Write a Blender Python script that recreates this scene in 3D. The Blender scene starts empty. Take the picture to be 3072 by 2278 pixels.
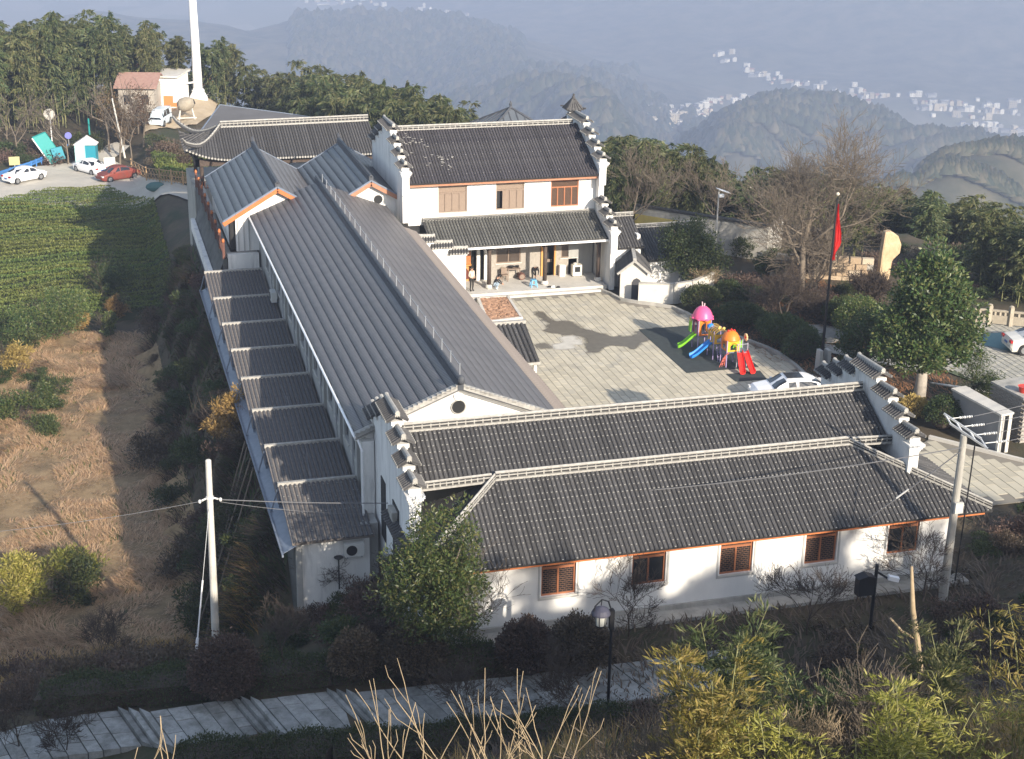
import bpy, bmesh, math, random
import numpy as np
from mathutils import Vector, Matrix
SC = bpy.context.scene
COL = SC.collection
rad = math.radians
R1 = random.Random(7)

# ------------------------------------------------------------------ camera
CAMZ = 30.0
YAW, PITCH, ROLL, FPX = 0.280119684, 0.35717353, 0.0159010755, 4634.24633
def _axes():
    c, s = math.cos(YAW), math.sin(YAW)
    f = Vector((s*math.cos(PITCH), c*math.cos(PITCH), -math.sin(PITCH)))
    r = Vector((c, -s, 0)); u = r.cross(f)
    return r*math.cos(ROLL)+u*math.sin(ROLL), -r*math.sin(ROLL)+u*math.cos(ROLL), f
CR, CU, CF = _axes()
cam = bpy.data.cameras.new('camera'); camo = bpy.data.objects.new('camera', cam); COL.objects.link(camo)
cam.sensor_width = 36.0; cam.lens = 36.0*FPX/3072; cam.clip_end = 12000; cam.clip_start = 0.5
m = Matrix((CR, CU, -CF)).transposed().to_4x4(); m.translation = Vector((0, 0, CAMZ)); camo.matrix_world = m
SC.camera = camo
# ------------------------------------------------------------------ sky and sun
SUN = Vector((0.31, -1.0, 0.44)).normalized()          # towards the sun
EL = math.asin(SUN.z); AZ = math.atan2(SUN.x, SUN.y)
w = bpy.data.worlds.new('World'); SC.world = w; w.use_nodes = True
nt = w.node_tree; bg = nt.nodes['Background']; sk = nt.nodes.new('ShaderNodeTexSky')
sk.sky_type = 'NISHITA'; sk.sun_disc = False; sk.sun_elevation = EL; sk.sun_rotation = AZ
sk.air_density = 1.0; sk.dust_density = 1.2; sk.ozone_density = 1.5
hs_ = nt.nodes.new('ShaderNodeHueSaturation'); hs_.inputs['Saturation'].default_value = .72; nt.links.new(sk.outputs[0], hs_.inputs['Color']); nt.links.new(hs_.outputs[0], bg.inputs[0]); bg.inputs[1].default_value = 0.15
sl = bpy.data.lights.new('sun', 'SUN'); so = bpy.data.objects.new('sun', sl); COL.objects.link(so)
sl.energy = 4.6; sl.angle = rad(0.5); sl.color = (1.0, 0.885, 0.735)
so.rotation_euler = SUN.to_track_quat('Z', 'Y').to_euler(); so.location = (20, -40, 80)
SC.view_settings.view_transform = 'Standard'; SC.view_settings.look = 'None'
SC.view_settings.exposure = 0.95; SC.view_settings.gamma = 1.0; SC.view_settings.use_curve_mapping = False
SC.cycles.volume_bounces = 1; SC.cycles.max_bounces = 6; SC.cycles.diffuse_bounces = 3; SC.cycles.transparent_max_bounces = 6
SC.cycles.use_denoising = True

# ------------------------------------------------------------------ helpers
def _ray(px, py):
    return CF + CR*((px-1536)/FPX) - CU*((py-1139)/FPX)
def at(px, py, z=0.0):
    d = _ray(px, py); t = (z-CAMZ)/d.z; return Vector((d.x*t, d.y*t, z))
def aty(px, py, Y):
    d = _ray(px, py); t = Y/d.y; return Vector((d.x*t, Y, CAMZ+d.z*t))
def hit(px, py):
    """where the sight line through a picture point meets the near ground"""
    d = _ray(px, py); t = np.arange(12, 400, .4); g = outer(d.x*t, d.y*t); b = np.nonzero(CAMZ+d.z*t <= g)[0]; k = int(b[0]) if len(b) else len(t)-1
    return Vector((d.x*t[k], d.y*t[k], float(g[k])))

class MB:
    def __init__(s): s.v = []; s.f = []; s.m = []; s.k = 0
    def mat(s, k): s.k = k; return s
    def face(s, pts):
        n = len(s.v); s.v += [tuple(p) for p in pts]; s.f.append(tuple(range(n, n+len(pts)))); s.m.append(s.k); return s
    def add(s, vs, fs):
        n = len(s.v); s.v += [tuple(p) for p in vs]
        for f in fs: s.f.append(tuple(i+n for i in f)); s.m.append(s.k)
        return s
    def hexa(s, p):   # 8 pts: bottom 0-3 ccw, top 4-7
        return s.add(p, [(3, 2, 1, 0), (4, 5, 6, 7), (0, 1, 5, 4), (1, 2, 6, 5), (2, 3, 7, 6), (3, 0, 4, 7)])
    def box(s, x0, x1, y0, y1, z0, z1):
        return s.hexa([(x0, y0, z0), (x1, y0, z0), (x1, y1, z0), (x0, y1, z0), (x0, y0, z1), (x1, y0, z1), (x1, y1, z1), (x0, y1, z1)])
    def cbox(s, c, sx, sy, sz, rz=0.0):
        q = []
        for dz in (-.5, .5):
            for dx, dy in ((-.5, -.5), (.5, -.5), (.5, .5), (-.5, .5)):
                x, y = dx*sx, dy*sy; q.append((c[0]+x*math.cos(rz)-y*math.sin(rz), c[1]+x*math.sin(rz)+y*math.cos(rz), c[2]+dz*sz))
        return s.hexa(q)
    def bar(s, a, b, w, h=None, up=(0, 0, 1)):
        a, b = Vector(a), Vector(b); h = h or w; d = (b-a).normalized(); u = Vector(up)
        if abs(d.dot(u)) > .95: u = Vector((0, 1, 0))
        sd = d.cross(u).normalized(); u2 = sd.cross(d)
        q = []
        for p in (a, b):
            for i, j in ((-1, -1), (1, -1), (1, 1), (-1, 1)): q.append(p+sd*(w/2*i)+u2*(h/2*j))
        return s.hexa(q)
    def tube(s, pts, rs, n=6, cap=True):
        pts = [Vector(p) for p in pts]
        if not hasattr(rs, '__len__'): rs = [rs]*len(pts)
        base = len(s.v); prev = None
        for i, p in enumerate(pts):
            d = (pts[min(i+1, len(pts)-1)]-pts[max(i-1, 0)])
            d = d.normalized() if d.length > 1e-9 else Vector((0, 0, 1))
            if prev is None:
                a = d.orthogonal().normalized()
            else:
                a = (prev-d*prev.dot(d)); a = a.normalized() if a.length > 1e-6 else d.orthogonal().normalized()
            prev = a; b = d.cross(a)
            for k in range(n):
                t = 2*math.pi*k/n; s.v.append(tuple(p+(a*math.cos(t)+b*math.sin(t))*rs[i]))
        for i in range(len(pts)-1):
            for k in range(n):
                o = base+i*n; s.f.append((o+k, o+(k+1) % n, o+n+(k+1) % n, o+n+k)); s.m.append(s.k)
        if cap:
            s.f.append(tuple(base+k for k in reversed(range(n)))); s.m.append(s.k)
            o = base+(len(pts)-1)*n; s.f.append(tuple(o+k for k in range(n))); s.m.append(s.k)
        return s
    def lathe(s, prof, c=(0, 0, 0), n=16, sx=1, sy=1):
        base = len(s.v)
        for r, z in prof:
            for k in range(n):
                t = 2*math.pi*k/n; s.v.append((c[0]+r*math.cos(t)*sx, c[1]+r*math.sin(t)*sy, c[2]+z))
        for i in range(len(prof)-1):
            for k in range(n):
                o = base+i*n; s.f.append((o+k, o+(k+1) % n, o+n+(k+1) % n, o+n+k)); s.m.append(s.k)
        s.f.append(tuple(base+k for k in reversed(range(n)))); s.m.append(s.k)
        o = base+(len(prof)-1)*n; s.f.append(tuple(o+k for k in range(n))); s.m.append(s.k)
        return s
    def ell(s, c, rx, ry, rz, n=12, k=8):
        prof = [(math.sin(math.pi*(i+.02)/(k+.04)), -math.cos(math.pi*(i+.02)/(k+.04))*rz) for i in range(k+1)]
        return s.lathe([(r*rx, z) for r, z in prof], c, n, 1, ry/rx)
    def prism(s, poly, d, o=(0, 0, 0)):   # poly of 3D points extruded by vector d
        n = len(poly); d = Vector(d); a = [Vector(p) for p in poly]
        return s.add(a+[p+d for p in a], [tuple(reversed(range(n))), tuple(range(n, 2*n))]+[(i, (i+1) % n, n+(i+1) % n, n+i) for i in range(n)])
    def mesh(s, name, mats, smooth=False, recalc=False):
        me = bpy.data.meshes.new(name); me.from_pydata(s.v, [], s.f)
        for x in (mats if isinstance(mats, (list, tuple)) else [mats]): me.materials.append(x)
        if any(s.m): me.polygons.foreach_set('material_index', s.m)
        if smooth: me.polygons.foreach_set('use_smooth', [True]*len(s.f))
        if recalc: bm = bmesh.new(); bm.from_mesh(me); bmesh.ops.recalc_face_normals(bm, faces=bm.faces); bm.to_mesh(me); bm.free()
        return me
    def build(s, name, mats, parent=None, smooth=False):
        return obj(name, s.mesh(name, mats, smooth), parent)
WP = {}
def obj(name, data, parent=None, loc=None, rz=None):
    """link; loc in world space (parents are unrotated) or None = the mesh is in world coordinates / parent's local space"""
    o = bpy.data.objects.new(name, data); COL.objects.link(o)
    w = Vector(loc) if loc is not None else (Vector((0, 0, 0)) if (parent is None or parent.name in WP) else None)
    if parent is not None:
        o.parent = parent
        if parent.name in WP: o.location = w-WP[parent.name]; WP[o.name] = w
        elif loc is not None: o.location = loc
    else:
        o.location = w; WP[o.name] = w
    if rz is not None: o.rotation_euler = (0, 0, rz)
    return o
def tag(o, label=None, cat=None, group=None, kind=None):
    if label: o['label'] = label
    if cat: o['category'] = cat
    if group: o['group'] = group
    if kind: o['kind'] = kind
    return o
def thing(name, label, cat, loc=(0, 0, 0), rz=None, group=None):
    """an Empty at the base; children in world coordinates when rz is None, else in local coordinates"""
    o = bpy.data.objects.new(name, None); COL.objects.link(o); o.location = loc; o.empty_display_size = .2
    if rz is None: WP[o.name] = Vector(loc)
    else: o.rotation_euler = (0, 0, rz)
    return tag(o, label, cat, group)
def kids(o): return [c for c in o.children]
CH = {}
def tree_of(o):
    return (o, [tree_of(c) for c in o.children])
def dup(tr, loc, rz=0.0, sc=1.0, label=None, group=None, parent=None):
    o, ch = tr; c = o.copy(); COL.objects.link(c)
    if parent is not None: c.parent = parent
    else:
        c.location = loc; c.rotation_euler = (0, 0, rz); c.scale = (sc, sc, sc) if not hasattr(sc, '__len__') else sc
        if label: c['label'] = label
        if group: c['group'] = group
    for t in ch: dup(t, None, parent=c)
    return c

# ------------------------------------------------------------------ materials
def M(name, col, rough=.8, col2=None, scale=3.0, bump=0.0, bscale=40.0, rnd=0.0, island=0.0, metal=0.0, spec=.3, dirt=None, dscale=.6, dlo=.5, dhi=.7, trans=0.0, stretch=None):
    mt = bpy.data.materials.new(name); mt.use_nodes = True; n = mt.node_tree.nodes; L = mt.node_tree.links
    b = n['Principled BSDF']; b.inputs['Roughness'].default_value = rough; b.inputs['Metallic'].default_value = metal
    b.inputs['Specular IOR Level'].default_value = spec
    tc = n.new('ShaderNodeTexCoord'); co = tc.outputs['Object']
    if stretch:
        mp = n.new('ShaderNodeMapping'); mp.inputs['Scale'].default_value = stretch; L.new(co, mp.inputs[0]); co = mp.outputs[0]
    c4 = lambda c: (c[0], c[1], c[2], 1)
    out = None
    if col2 is not None:
        nz = n.new('ShaderNodeTexNoise'); nz.inputs['Scale'].default_value = scale; nz.inputs['Detail'].default_value = 6; nz.inputs['Roughness'].default_value = .65; L.new(co, nz.inputs[0])
        cr = n.new('ShaderNodeValToRGB'); cr.color_ramp.elements[0].position = .33; cr.color_ramp.elements[1].position = .68
        cr.color_ramp.elements[0].color = c4(col); cr.color_ramp.elements[1].color = c4(col2); L.new(nz.outputs[0], cr.inputs[0]); out = cr.outputs[0]
    if dirt is not None:
        nz = n.new('ShaderNodeTexNoise'); nz.inputs['Scale'].default_value = dscale; nz.inputs['Detail'].default_value = 8; nz.inputs['Roughness'].default_value = .7; L.new(co, nz.inputs[0])
        mr = n.new('ShaderNodeMapRange'); mr.inputs[1].default_value = dlo; mr.inputs[2].default_value = dhi; L.new(nz.outputs[0], mr.inputs[0])
        mx = n.new('ShaderNodeMix'); mx.data_type = 'RGBA'; L.new(mr.outputs[0], mx.inputs[0])
        if out is None: mx.inputs[6].default_value = c4(col)
        else: L.new(out, mx.inputs[6])
        mx.inputs[7].default_value = c4(dirt); out = mx.outputs[2]
    if rnd or island:
        src = None
        if rnd: src = n.new('ShaderNodeObjectInfo').outputs['Random']; amt = rnd
        if island: src = n.new('ShaderNodeNewGeometry').outputs['Random Per Island']; amt = island
        mr = n.new('ShaderNodeMapRange'); mr.inputs[3].default_value = 1-amt; mr.inputs[4].default_value = 1+amt; L.new(src, mr.inputs[0])
        mx = n.new('ShaderNodeMix'); mx.data_type = 'RGBA'; mx.blend_type = 'MULTIPLY'; mx.inputs[0].default_value = 1
        if out is None: mx.inputs[6].default_value = c4(col)
        else: L.new(out, mx.inputs[6])
        L.new(mr.outputs[0], mx.inputs[7]); out = mx.outputs[2]
    if out is None: b.inputs['Base Color'].default_value = c4(col)
    else: L.new(out, b.inputs['Base Color'])
    if bump:
        nz = n.new('ShaderNodeTexNoise'); nz.inputs['Scale'].default_value = bscale; nz.inputs['Detail'].default_value = 4; L.new(co, nz.inputs[0])
        bp = n.new('ShaderNodeBump'); bp.inputs['Strength'].default_value = bump; bp.inputs['Distance'].default_value = .05; L.new(nz.outputs[0], bp.inputs['Height']); L.new(bp.outputs[0], b.inputs['Normal'])
    if trans:
        tr = n.new('ShaderNodeBsdfTranslucent'); ms = n.new('ShaderNodeMixShader'); ms.inputs[0].default_value = trans
        if out is None: tr.inputs[0].default_value = c4(col)
        else: L.new(out, tr.inputs[0])
        L.new(b.outputs[0], ms.inputs[1]); L.new(tr.outputs[0], ms.inputs[2]); L.new(ms.outputs[0], n['Material Output'].inputs[0])
    return mt
def leafmat(name, a, b, c, trans=.25, rough=.55, objr=.25):
    """leaf colours picked per leaf from a ramp, whole plants varied a little"""
    mt = bpy.data.materials.new(name); mt.use_nodes = True; n = mt.node_tree.nodes; L = mt.node_tree.links
    p = n['Principled BSDF']; p.inputs['Roughness'].default_value = rough; p.inputs['Specular IOR Level'].default_value = .35
    g = n.new('ShaderNodeNewGeometry'); cr = n.new('ShaderNodeValToRGB'); e = cr.color_ramp.elements
    e[0].color = (*a, 1); e[1].color = (*c, 1); x = e.new(.5); x.color = (*b, 1)
    L.new(g.outputs['Random Per Island'], cr.inputs[0])
    oi = n.new('ShaderNodeObjectInfo'); mr = n.new('ShaderNodeMapRange'); mr.inputs[3].default_value = 1-objr; mr.inputs[4].default_value = 1+objr; L.new(oi.outputs['Random'], mr.inputs[0])
    mx = n.new('ShaderNodeMix'); mx.data_type = 'RGBA'; mx.blend_type = 'MULTIPLY'; mx.inputs[0].default_value = 1; L.new(cr.outputs[0], mx.inputs[6]); L.new(mr.outputs[0], mx.inputs[7])
    hs = n.new('ShaderNodeHueSaturation'); mh = n.new('ShaderNodeMapRange'); mh.inputs[3].default_value = .47; mh.inputs[4].default_value = .525
    mu = n.new('ShaderNodeMath'); mu.operation = 'MULTIPLY'; mu.inputs[1].default_value = 7.31; fr = n.new('ShaderNodeMath'); fr.operation = 'FRACT'
    L.new(oi.outputs['Random'], mu.inputs[0]); L.new(mu.outputs[0], fr.inputs[0]); L.new(fr.outputs[0], mh.inputs[0]); L.new(mh.outputs[0], hs.inputs['Hue']); L.new(mx.outputs[2], hs.inputs['Color'])
    L.new(hs.outputs[0], p.inputs['Base Color'])
    tr = n.new('ShaderNodeBsdfTranslucent'); L.new(hs.outputs[0], tr.inputs[0]); ms = n.new('ShaderNodeMixShader'); ms.inputs[0].default_value = trans
    L.new(p.outputs[0], ms.inputs[1]); L.new(tr.outputs[0], ms.inputs[2]); L.new(ms.outputs[0], n['Material Output'].inputs[0])
    return mt
WHITE = M('white_plaster', (.68, .675, .655), .9, (.75, .745, .72), 1.2, .15, 60, dirt=(.55, .54, .50), dscale=.9, dlo=.56, dhi=.85, stretch=(1, 1, .35))
WHITE2 = M('stained_plaster', (.66, .66, .64), .9, (.80, .79, .76), 1.0, .15, 60, dirt=(.30, .30, .29), dscale=1.1, dlo=.52, dhi=.8, stretch=(1.5, 1.5, .25))
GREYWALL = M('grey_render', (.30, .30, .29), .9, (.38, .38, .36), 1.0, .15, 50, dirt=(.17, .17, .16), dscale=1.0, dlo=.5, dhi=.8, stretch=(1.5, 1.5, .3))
TILE = M('dark_roof_tile', (.054, .053, .054), .75, (.094, .091, .089), 9.0, .1, 60, rnd=.22, spec=.25)
TILEB = M('dark_channel_tile', (.030, .030, .031), .85, (.055, .054, .053), 5.0, .2, 30)
MORTAR = M('pale_lime_mortar', (.40, .39, .36), .9, (.27, .26, .24), 6.0, .1, 60)
CAPW = M('weathered_cap_mortar', (.42, .41, .38), .9, (.27, .26, .24), 5.0, .2, 40)
COURSE = M('grey_resin_tile', (.095, .092, .097), .42, (.120, .116, .120), 1.2, .05, 30, rnd=.06, spec=.5, dirt=(.14, .135, .125), dscale=.35, dlo=.55, dhi=.8)
COURSEB = M('blue_grey_resin_tile', (.080, .092, .106), .45, (.102, .114, .128), 1.0, .05, 30, rnd=.06, spec=.5)
OLDT = M('brown_grey_old_tile', (.15, .13, .12), .8, (.22, .195, .175), 4.0, .1, 40)
TILEP = M('dark_purple_tile', (.042, .039, .045), .75, (.07, .064, .07), 7.0, .1, 60, rnd=.2, spec=.25, dirt=(.09, .085, .085), dscale=.5, dlo=.5, dhi=.8)
TILEG = M('grey_green_tile', (.075, .075, .068), .8, (.13, .13, .118), 7.0, .1, 60, rnd=.2, spec=.25)
DARKW = M('shade_dark_stained_wall', (.085, .085, .085), .9, (.13, .13, .125), 1.0, .2, 30, dirt=(.05, .055, .045), dscale=.8, dlo=.45, dhi=.7)  # shade of these walls put into the dark base, stains on top
AWN = M('shade_toned_tile', (.075, .076, .085), .8, (.115, .113, .11), 4.0, .1, 40)  # eave shade on the lean-to roofs put into the tile colour
RIDGE = M('dark_ridge', (.05, .055, .065), .6, (.08, .085, .095), 3.0)
ORANGE = M('orange_stained_board', (.42, .135, .045), .6, (.50, .17, .06), 4.0)
BROWNF = M('brown_fascia', (.32, .15, .09), .65, (.40, .20, .12), 4.0)
WOODD = M('dark_timber', (.055, .040, .032), .7, (.09, .065, .05), 5.0)
WOODR = M('red_brown_timber', (.10, .045, .035), .7, (.15, .07, .05), 4.0)
WINFR = M('chestnut_window_timber', (.30, .115, .055), .5, (.36, .15, .075), 6.0)
WINFR2 = M('weathered_shutter_timber', (.20, .15, .115), .7, (.26, .20, .155), 8.0, stretch=(3, 3, .6))
GLASS = M('dark_window_glass', (.02, .022, .025), .12, spec=.6)
GLASSB = M('brown_window_glass', (.06, .045, .035), .2, spec=.5)
LATT = M('brown_lattice_bar', (.17, .09, .055), .6)
BRICKG = M('grey_brick', (.27, .25, .22), .9, (.36, .33, .29), 6.0, .2, 40)
CONC = M('pale_concrete', (.50, .48, .44), .9, (.60, .58, .53), 2.0, .15, 30, dirt=(.33, .32, .29), dscale=1.0, dlo=.5, dhi=.8)
CONCD = M('old_concrete', (.33, .32, .29), .9, (.44, .42, .38), 2.0, .2, 30, dirt=(.20, .20, .18), dscale=.9, dlo=.48, dhi=.75, stretch=(1, 1, .4))
METAL = M('galvanised_steel', (.50, .52, .54), .4, (.60, .62, .64), 4.0, metal=.6)
METALB = M('blue_grey_steel', (.13, .16, .21), .5, (.18, .21, .26), 4.0)
BLACKM = M('black_metal', (.018, .018, .02), .5)
WHITEP = M('white_paint', (.78, .78, .78), .3, spec=.5)
BLACKP = M('black_plastic', (.02, .02, .02), .5)
RUBBER = M('tyre_rubber', (.02, .02, .02), .8)
# ------------------------------------------------------------------ terrain
rng = np.random.default_rng(5)
_G = rng.random((64, 64))
def vnoise(x, y):
    xi = np.floor(x).astype(int); yi = np.floor(y).astype(int); fx = x-xi; fy = y-yi
    fx = fx*fx*(3-2*fx); fy = fy*fy*(3-2*fy); a = _G[xi % 64, yi % 64]; b = _G[(xi+1) % 64, yi % 64]; c = _G[xi % 64, (yi+1) % 64]; d = _G[(xi+1) % 64, (yi+1) % 64]
    return (a*(1-fx)+b*fx)*(1-fy)+(c*(1-fx)+d*fx)*fy-.5
def fbm(x, y, o=5):
    s = 0; a = 1.0
    for _ in range(o): s = s+a*vnoise(x, y); x = x*2.03+11.3; y = y*2.03+5.7; a *= .5
    return s
def ss(a, b, x): t = np.clip((x-a)/(b-a), 0, 1); return t*t*(3-2*t)
def near(X, Y):
    S = 23.3*np.clip((43.5-Y)/43.5, 0, 1)**1.05
    L = -1.9-5.6*ss(51, 66, Y)
    wx = np.where(Y < 50, ss(1.5, 7.0, X), ss(1.5, 7.0, X)*(1-ss(50, 54, Y))+(ss(4.8, 13.0, X)*(1-ss(57.5, 61, Y)*(1-ss(108, 116, Y)))+ss(3.6, 7.3, X)*ss(57.5, 61, Y)*(1-ss(108, 116, Y)))*ss(50, 54, Y))
    z0 = L*(1-wx)*(1-ss(0, 1, (46-Y)/30))
    z0 = np.where((X > 7.6) & (Y < 44), 0, z0)
    bk = -5.5*ss(112, 150, Y)*ss(7, 12, X)
    e = np.maximum(0, (X-20)*.5+(Y-115)*.87-8); rs = e*(.13+.30*ss(30, 55, X))*ss(15, 25, X)
    e2 = np.maximum(0, X-60)*.35
    e3 = np.maximum(0, -35-X)*.3
    rise = 3.0*ss(165, 215, Y)*(1-ss(5, 25, X))
    bump = .5*fbm(X*.11, Y*.11)*np.clip(ss(1, -4, X)+ss(42, 38, Y)+ss(60, 64, X)+ss(118, 130, Y), 0, 1)
    z = z0+S+bk-rs-e2-e3+rise+bump
    yc = np.interp(X, _ux, _uy)-1.25; zs = np.interp(X, _ux, _uz)-.22
    wst = (1-ss(1.7, 4.5, np.abs(Y-yc)))*ss(26, 21, X)
    return z*(1-wst)+zs*wst
FLOOR = -430.0
UPATH = [((-300, 2285), -2.0), ((120, 2165), -1.7), ((352, 2130), -1.5), ((450, 2138), -1.05), ((690, 2093), -.95), ((780, 2098), -.5), ((978, 2068), -.42), ((1066, 2076), 0.0), ((1200, 2060), .05), ((1500, 2025), .1), ((1900, 1975), .15), ((2300, 1915), .2)]
_UP = [at(*p, z) for p, z in UPATH]
_ux = np.array([p.x for p in _UP]); _uy = np.array([p.y for p in _UP]); _uz = np.array([p.z for p in _UP])
RIDGES = [  # crest points: picture position, distance along the valley, half width
 [(918, 112, 2250, 260), (1022, 62, 2350, 300), (1146, 46, 2400, 320), (1269, 68, 2400, 300), (1343, 106, 2300, 260), (1440, 132, 2200, 230), (1541, 166, 2050, 200), (1610, 218, 1900, 170), (1680, 262, 1800, 150)],
 [(780, 128, 2200, 220), (640, 95, 2300, 200), (500, 60, 2500, 260), (300, 40, 2500, 260)],
 [(1700, 18, 3500, 330), (1800, -10, 3500, 420), (1950, -50, 3400, 480), (2150, -95, 3350, 520), (2400, -130, 3250, 560), (2650, -150, 3150, 600), (2900, -150, 3000, 560), (3200, -130, 2900, 560), (3500, -120, 2800, 560)],
 [(2210, 372, 1250, 55), (2265, 330, 1280, 85), (2340, 300, 1320, 140), (2420, 285, 1350, 160), (2540, 315, 1320, 150), (2656, 356, 1280, 140), (2856, 402, 1230, 140)],
 [(2845, 462, 640, 80), (2913, 432, 650, 95), (3056, 412, 660, 110), (3250, 400, 660, 120)],
 [(1480, 252, 1650, 130), (1600, 228, 1600, 130), (1740, 244, 1500, 80), (1820, 300, 1380, 50)],
 [(2500, 500, 700, 110), (2700, 520, 640, 110), (2350, 490, 760, 70)],
]
_CR = []
for r in RIDGES:
    ps = [(aty(x, y, Y), wd) for x, y, Y, wd in r]
    for (a, wa), (b, wb) in zip(ps[:-1], ps[1:]):
        n = max(2, int((b-a).length/60))
        for i in range(n): _CR.append((*(a.lerp(b, i/n)), wa+(wb-wa)*i/n))
    _CR.append((*ps[-1][0], ps[-1][1]))
def far(X, Y):
    h = np.zeros_like(X)
    wob = 1+.35*fbm(X*.004, Y*.004, 4)
    for cx, cy, cz, wd in _CR:
        d2 = ((X-cx)**2+(Y-cy)**2)/(wd*wd)*wob
        h = np.maximum(h, (cz-FLOOR)*np.exp(-d2*.7))
    base = 4*fbm(X*.006, Y*.006, 3)*ss(20, 60, h)
    return FLOOR+h+base+ss(15, 60, h)*(13*fbm(X*.007, Y*.007, 4)-3)
def outer(X, Y):
    d = np.sqrt(np.maximum(0, np.abs(X-20)-52)**2+np.maximum(0, np.maximum(Y-205, -30-Y))**2)
    n = near(np.clip(X, -70, 130), np.clip(Y, -60, 260))-.55*d
    return n if d.max() < 120 else np.maximum(n, far(X, Y))
def ground1(x, y): return float(outer(np.array([x], float), np.array([y], float))[0])
def gridmesh(name, xs, ys, zf, mat, kind, smooth=True):
    X, Y = np.meshgrid(xs, ys); Z = zf(X, Y); nx, ny = len(xs), len(ys)
    v = np.stack([X, Y, Z], -1).reshape(-1, 3); i = (np.arange(ny-1)[:, None]*nx+np.arange(nx-1)[None, :]).reshape(-1)
    f = np.stack([i, i+1, i+nx+1, i+nx], -1)
    return tag(npmesh(name, v, f, mat, smooth), kind=kind)
def npmesh(name, v, f, mats, smooth=False, parent=None, mi=None):
    v = np.asarray(v, np.float32); f = np.asarray(f, np.int32); k = f.shape[1]
    me = bpy.data.meshes.new(name); me.vertices.add(len(v)); me.vertices.foreach_set('co', v.ravel())
    me.loops.add(f.size); me.loops.foreach_set('vertex_index', f.ravel()); me.polygons.add(len(f))
    me.polygons.foreach_set('loop_start', np.arange(0, f.size, k, dtype=np.int32))
    me.polygons.foreach_set('loop_total', np.full(len(f), k, dtype=np.int32))
    for x in (mats if isinstance(mats, (list, tuple)) else [mats]): me.materials.append(x)
    if mi is not None: me.polygons.foreach_set('material_index', np.asarray(mi, np.int32))
    if smooth: me.polygons.foreach_set('use_smooth', np.ones(len(f), bool))
    me.update(calc_edges=True); me.validate()
    return me if parent == 'mesh' else obj(name, me, parent)
def groundmat():
    mt = M('hill_soil', (.052, .042, .028), .95, (.10, .078, .048), .35, .6, 6.0, dirt=(.035, .042, .020), dscale=.16, dlo=.48, dhi=.62); return mt
HILLM = M('winter_woodland', (.030, .040, .020), .95, (.060, .058, .035), .035, 1.0, .35, dirt=(.075, .066, .045), dscale=.006, dlo=.5, dhi=.62)
def valleymat():
    mt = M('valley_ground', (.016, .026, .012), .95, (.12, .105, .070), .028, 1.0, .12); n = mt.node_tree.nodes; L = mt.node_tree.links; b = n['Principled BSDF']
    src = b.inputs['Base Color'].links[0].from_socket
    g = n.new('ShaderNodeNewGeometry'); sp = n.new('ShaderNodeSeparateXYZ'); L.new(g.outputs['Position'], sp.inputs[0])
    mr = n.new('ShaderNodeMapRange'); mr.inputs[1].default_value = FLOOR+12; mr.inputs[2].default_value = FLOOR+30; L.new(sp.outputs[2], mr.inputs[0])
    vo = n.new('ShaderNodeTexVoronoi'); vo.inputs['Scale'].default_value = .013; tc = n.new('ShaderNodeTexCoord'); mp = n.new('ShaderNodeMapping'); mp.inputs['Scale'].default_value = (1, .45, 1); mp.inputs['Rotation'].default_value = (0, 0, .35)
    L.new(tc.outputs['Object'], mp.inputs[0]); L.new(mp.outputs[0], vo.inputs[0])
    cr = n.new('ShaderNodeValToRGB'); e = cr.color_ramp.elements; e[0].color = (.10, .11, .06, 1); e[1].color = (.26, .23, .17, 1); x = e.new(.5); x.color = (.17, .16, .10, 1)
    L.new(vo.outputs['Color'], cr.inputs[0]); mx = n.new('ShaderNodeMix'); mx.data_type = 'RGBA'
    L.new(mr.outputs[0], mx.inputs[0]); L.new(cr.outputs[0], mx.inputs[6]); L.new(src, mx.inputs[7]); L.new(mx.outputs[2], b.inputs['Base Color'])
    return mt
SOIL = groundmat()
def ground_patch(name, pts, mat, dz=.05):
    bm = bmesh.new(); f = bm.faces.new([bm.verts.new((p.x, p.y, 0)) for p in pts]); bmesh.ops.triangulate(bm, faces=[f])
    for _ in range(4): bmesh.ops.subdivide_edges(bm, edges=[e for e in bm.edges if e.calc_length() > 1.3], cuts=1); bmesh.ops.triangulate(bm, faces=bm.faces)
    zz = outer(np.array([v.co.x for v in bm.verts]), np.array([v.co.y for v in bm.verts]))
    for v, z in zip(bm.verts, zz): v.co.z = z+dz
    for fc in bm.faces:
        if fc.normal.z < 0: fc.normal_flip()
    me = bpy.data.meshes.new(name); bm.to_mesh(me); bm.free(); me.materials.append(mat); return tag(obj(name, me), kind='structure')
gridmesh('ground', np.arange(-70, 131, 1.0), np.arange(-60, 261, 1.0), lambda X, Y: outer(X, Y)-.10, SOIL, 'structure')
def farz(X, Y):
    inside = (X > -68) & (X < 129) & (Y > -58) & (Y < 259)
    return np.where(inside, outer(X, Y)-6, outer(X, Y)-.1)
gridmesh('valley_terrain', np.concatenate([np.arange(-1600, -150, 50.), np.arange(-150, 200, 10.), np.arange(200, 2300, 13.), np.arange(2300, 4600, 60.)]),
         np.concatenate([np.arange(-200, 260, 20.), np.arange(260, 3700, 14.), np.arange(3700, 6400, 70.)]), farz, valleymat(), 'structure')
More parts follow.
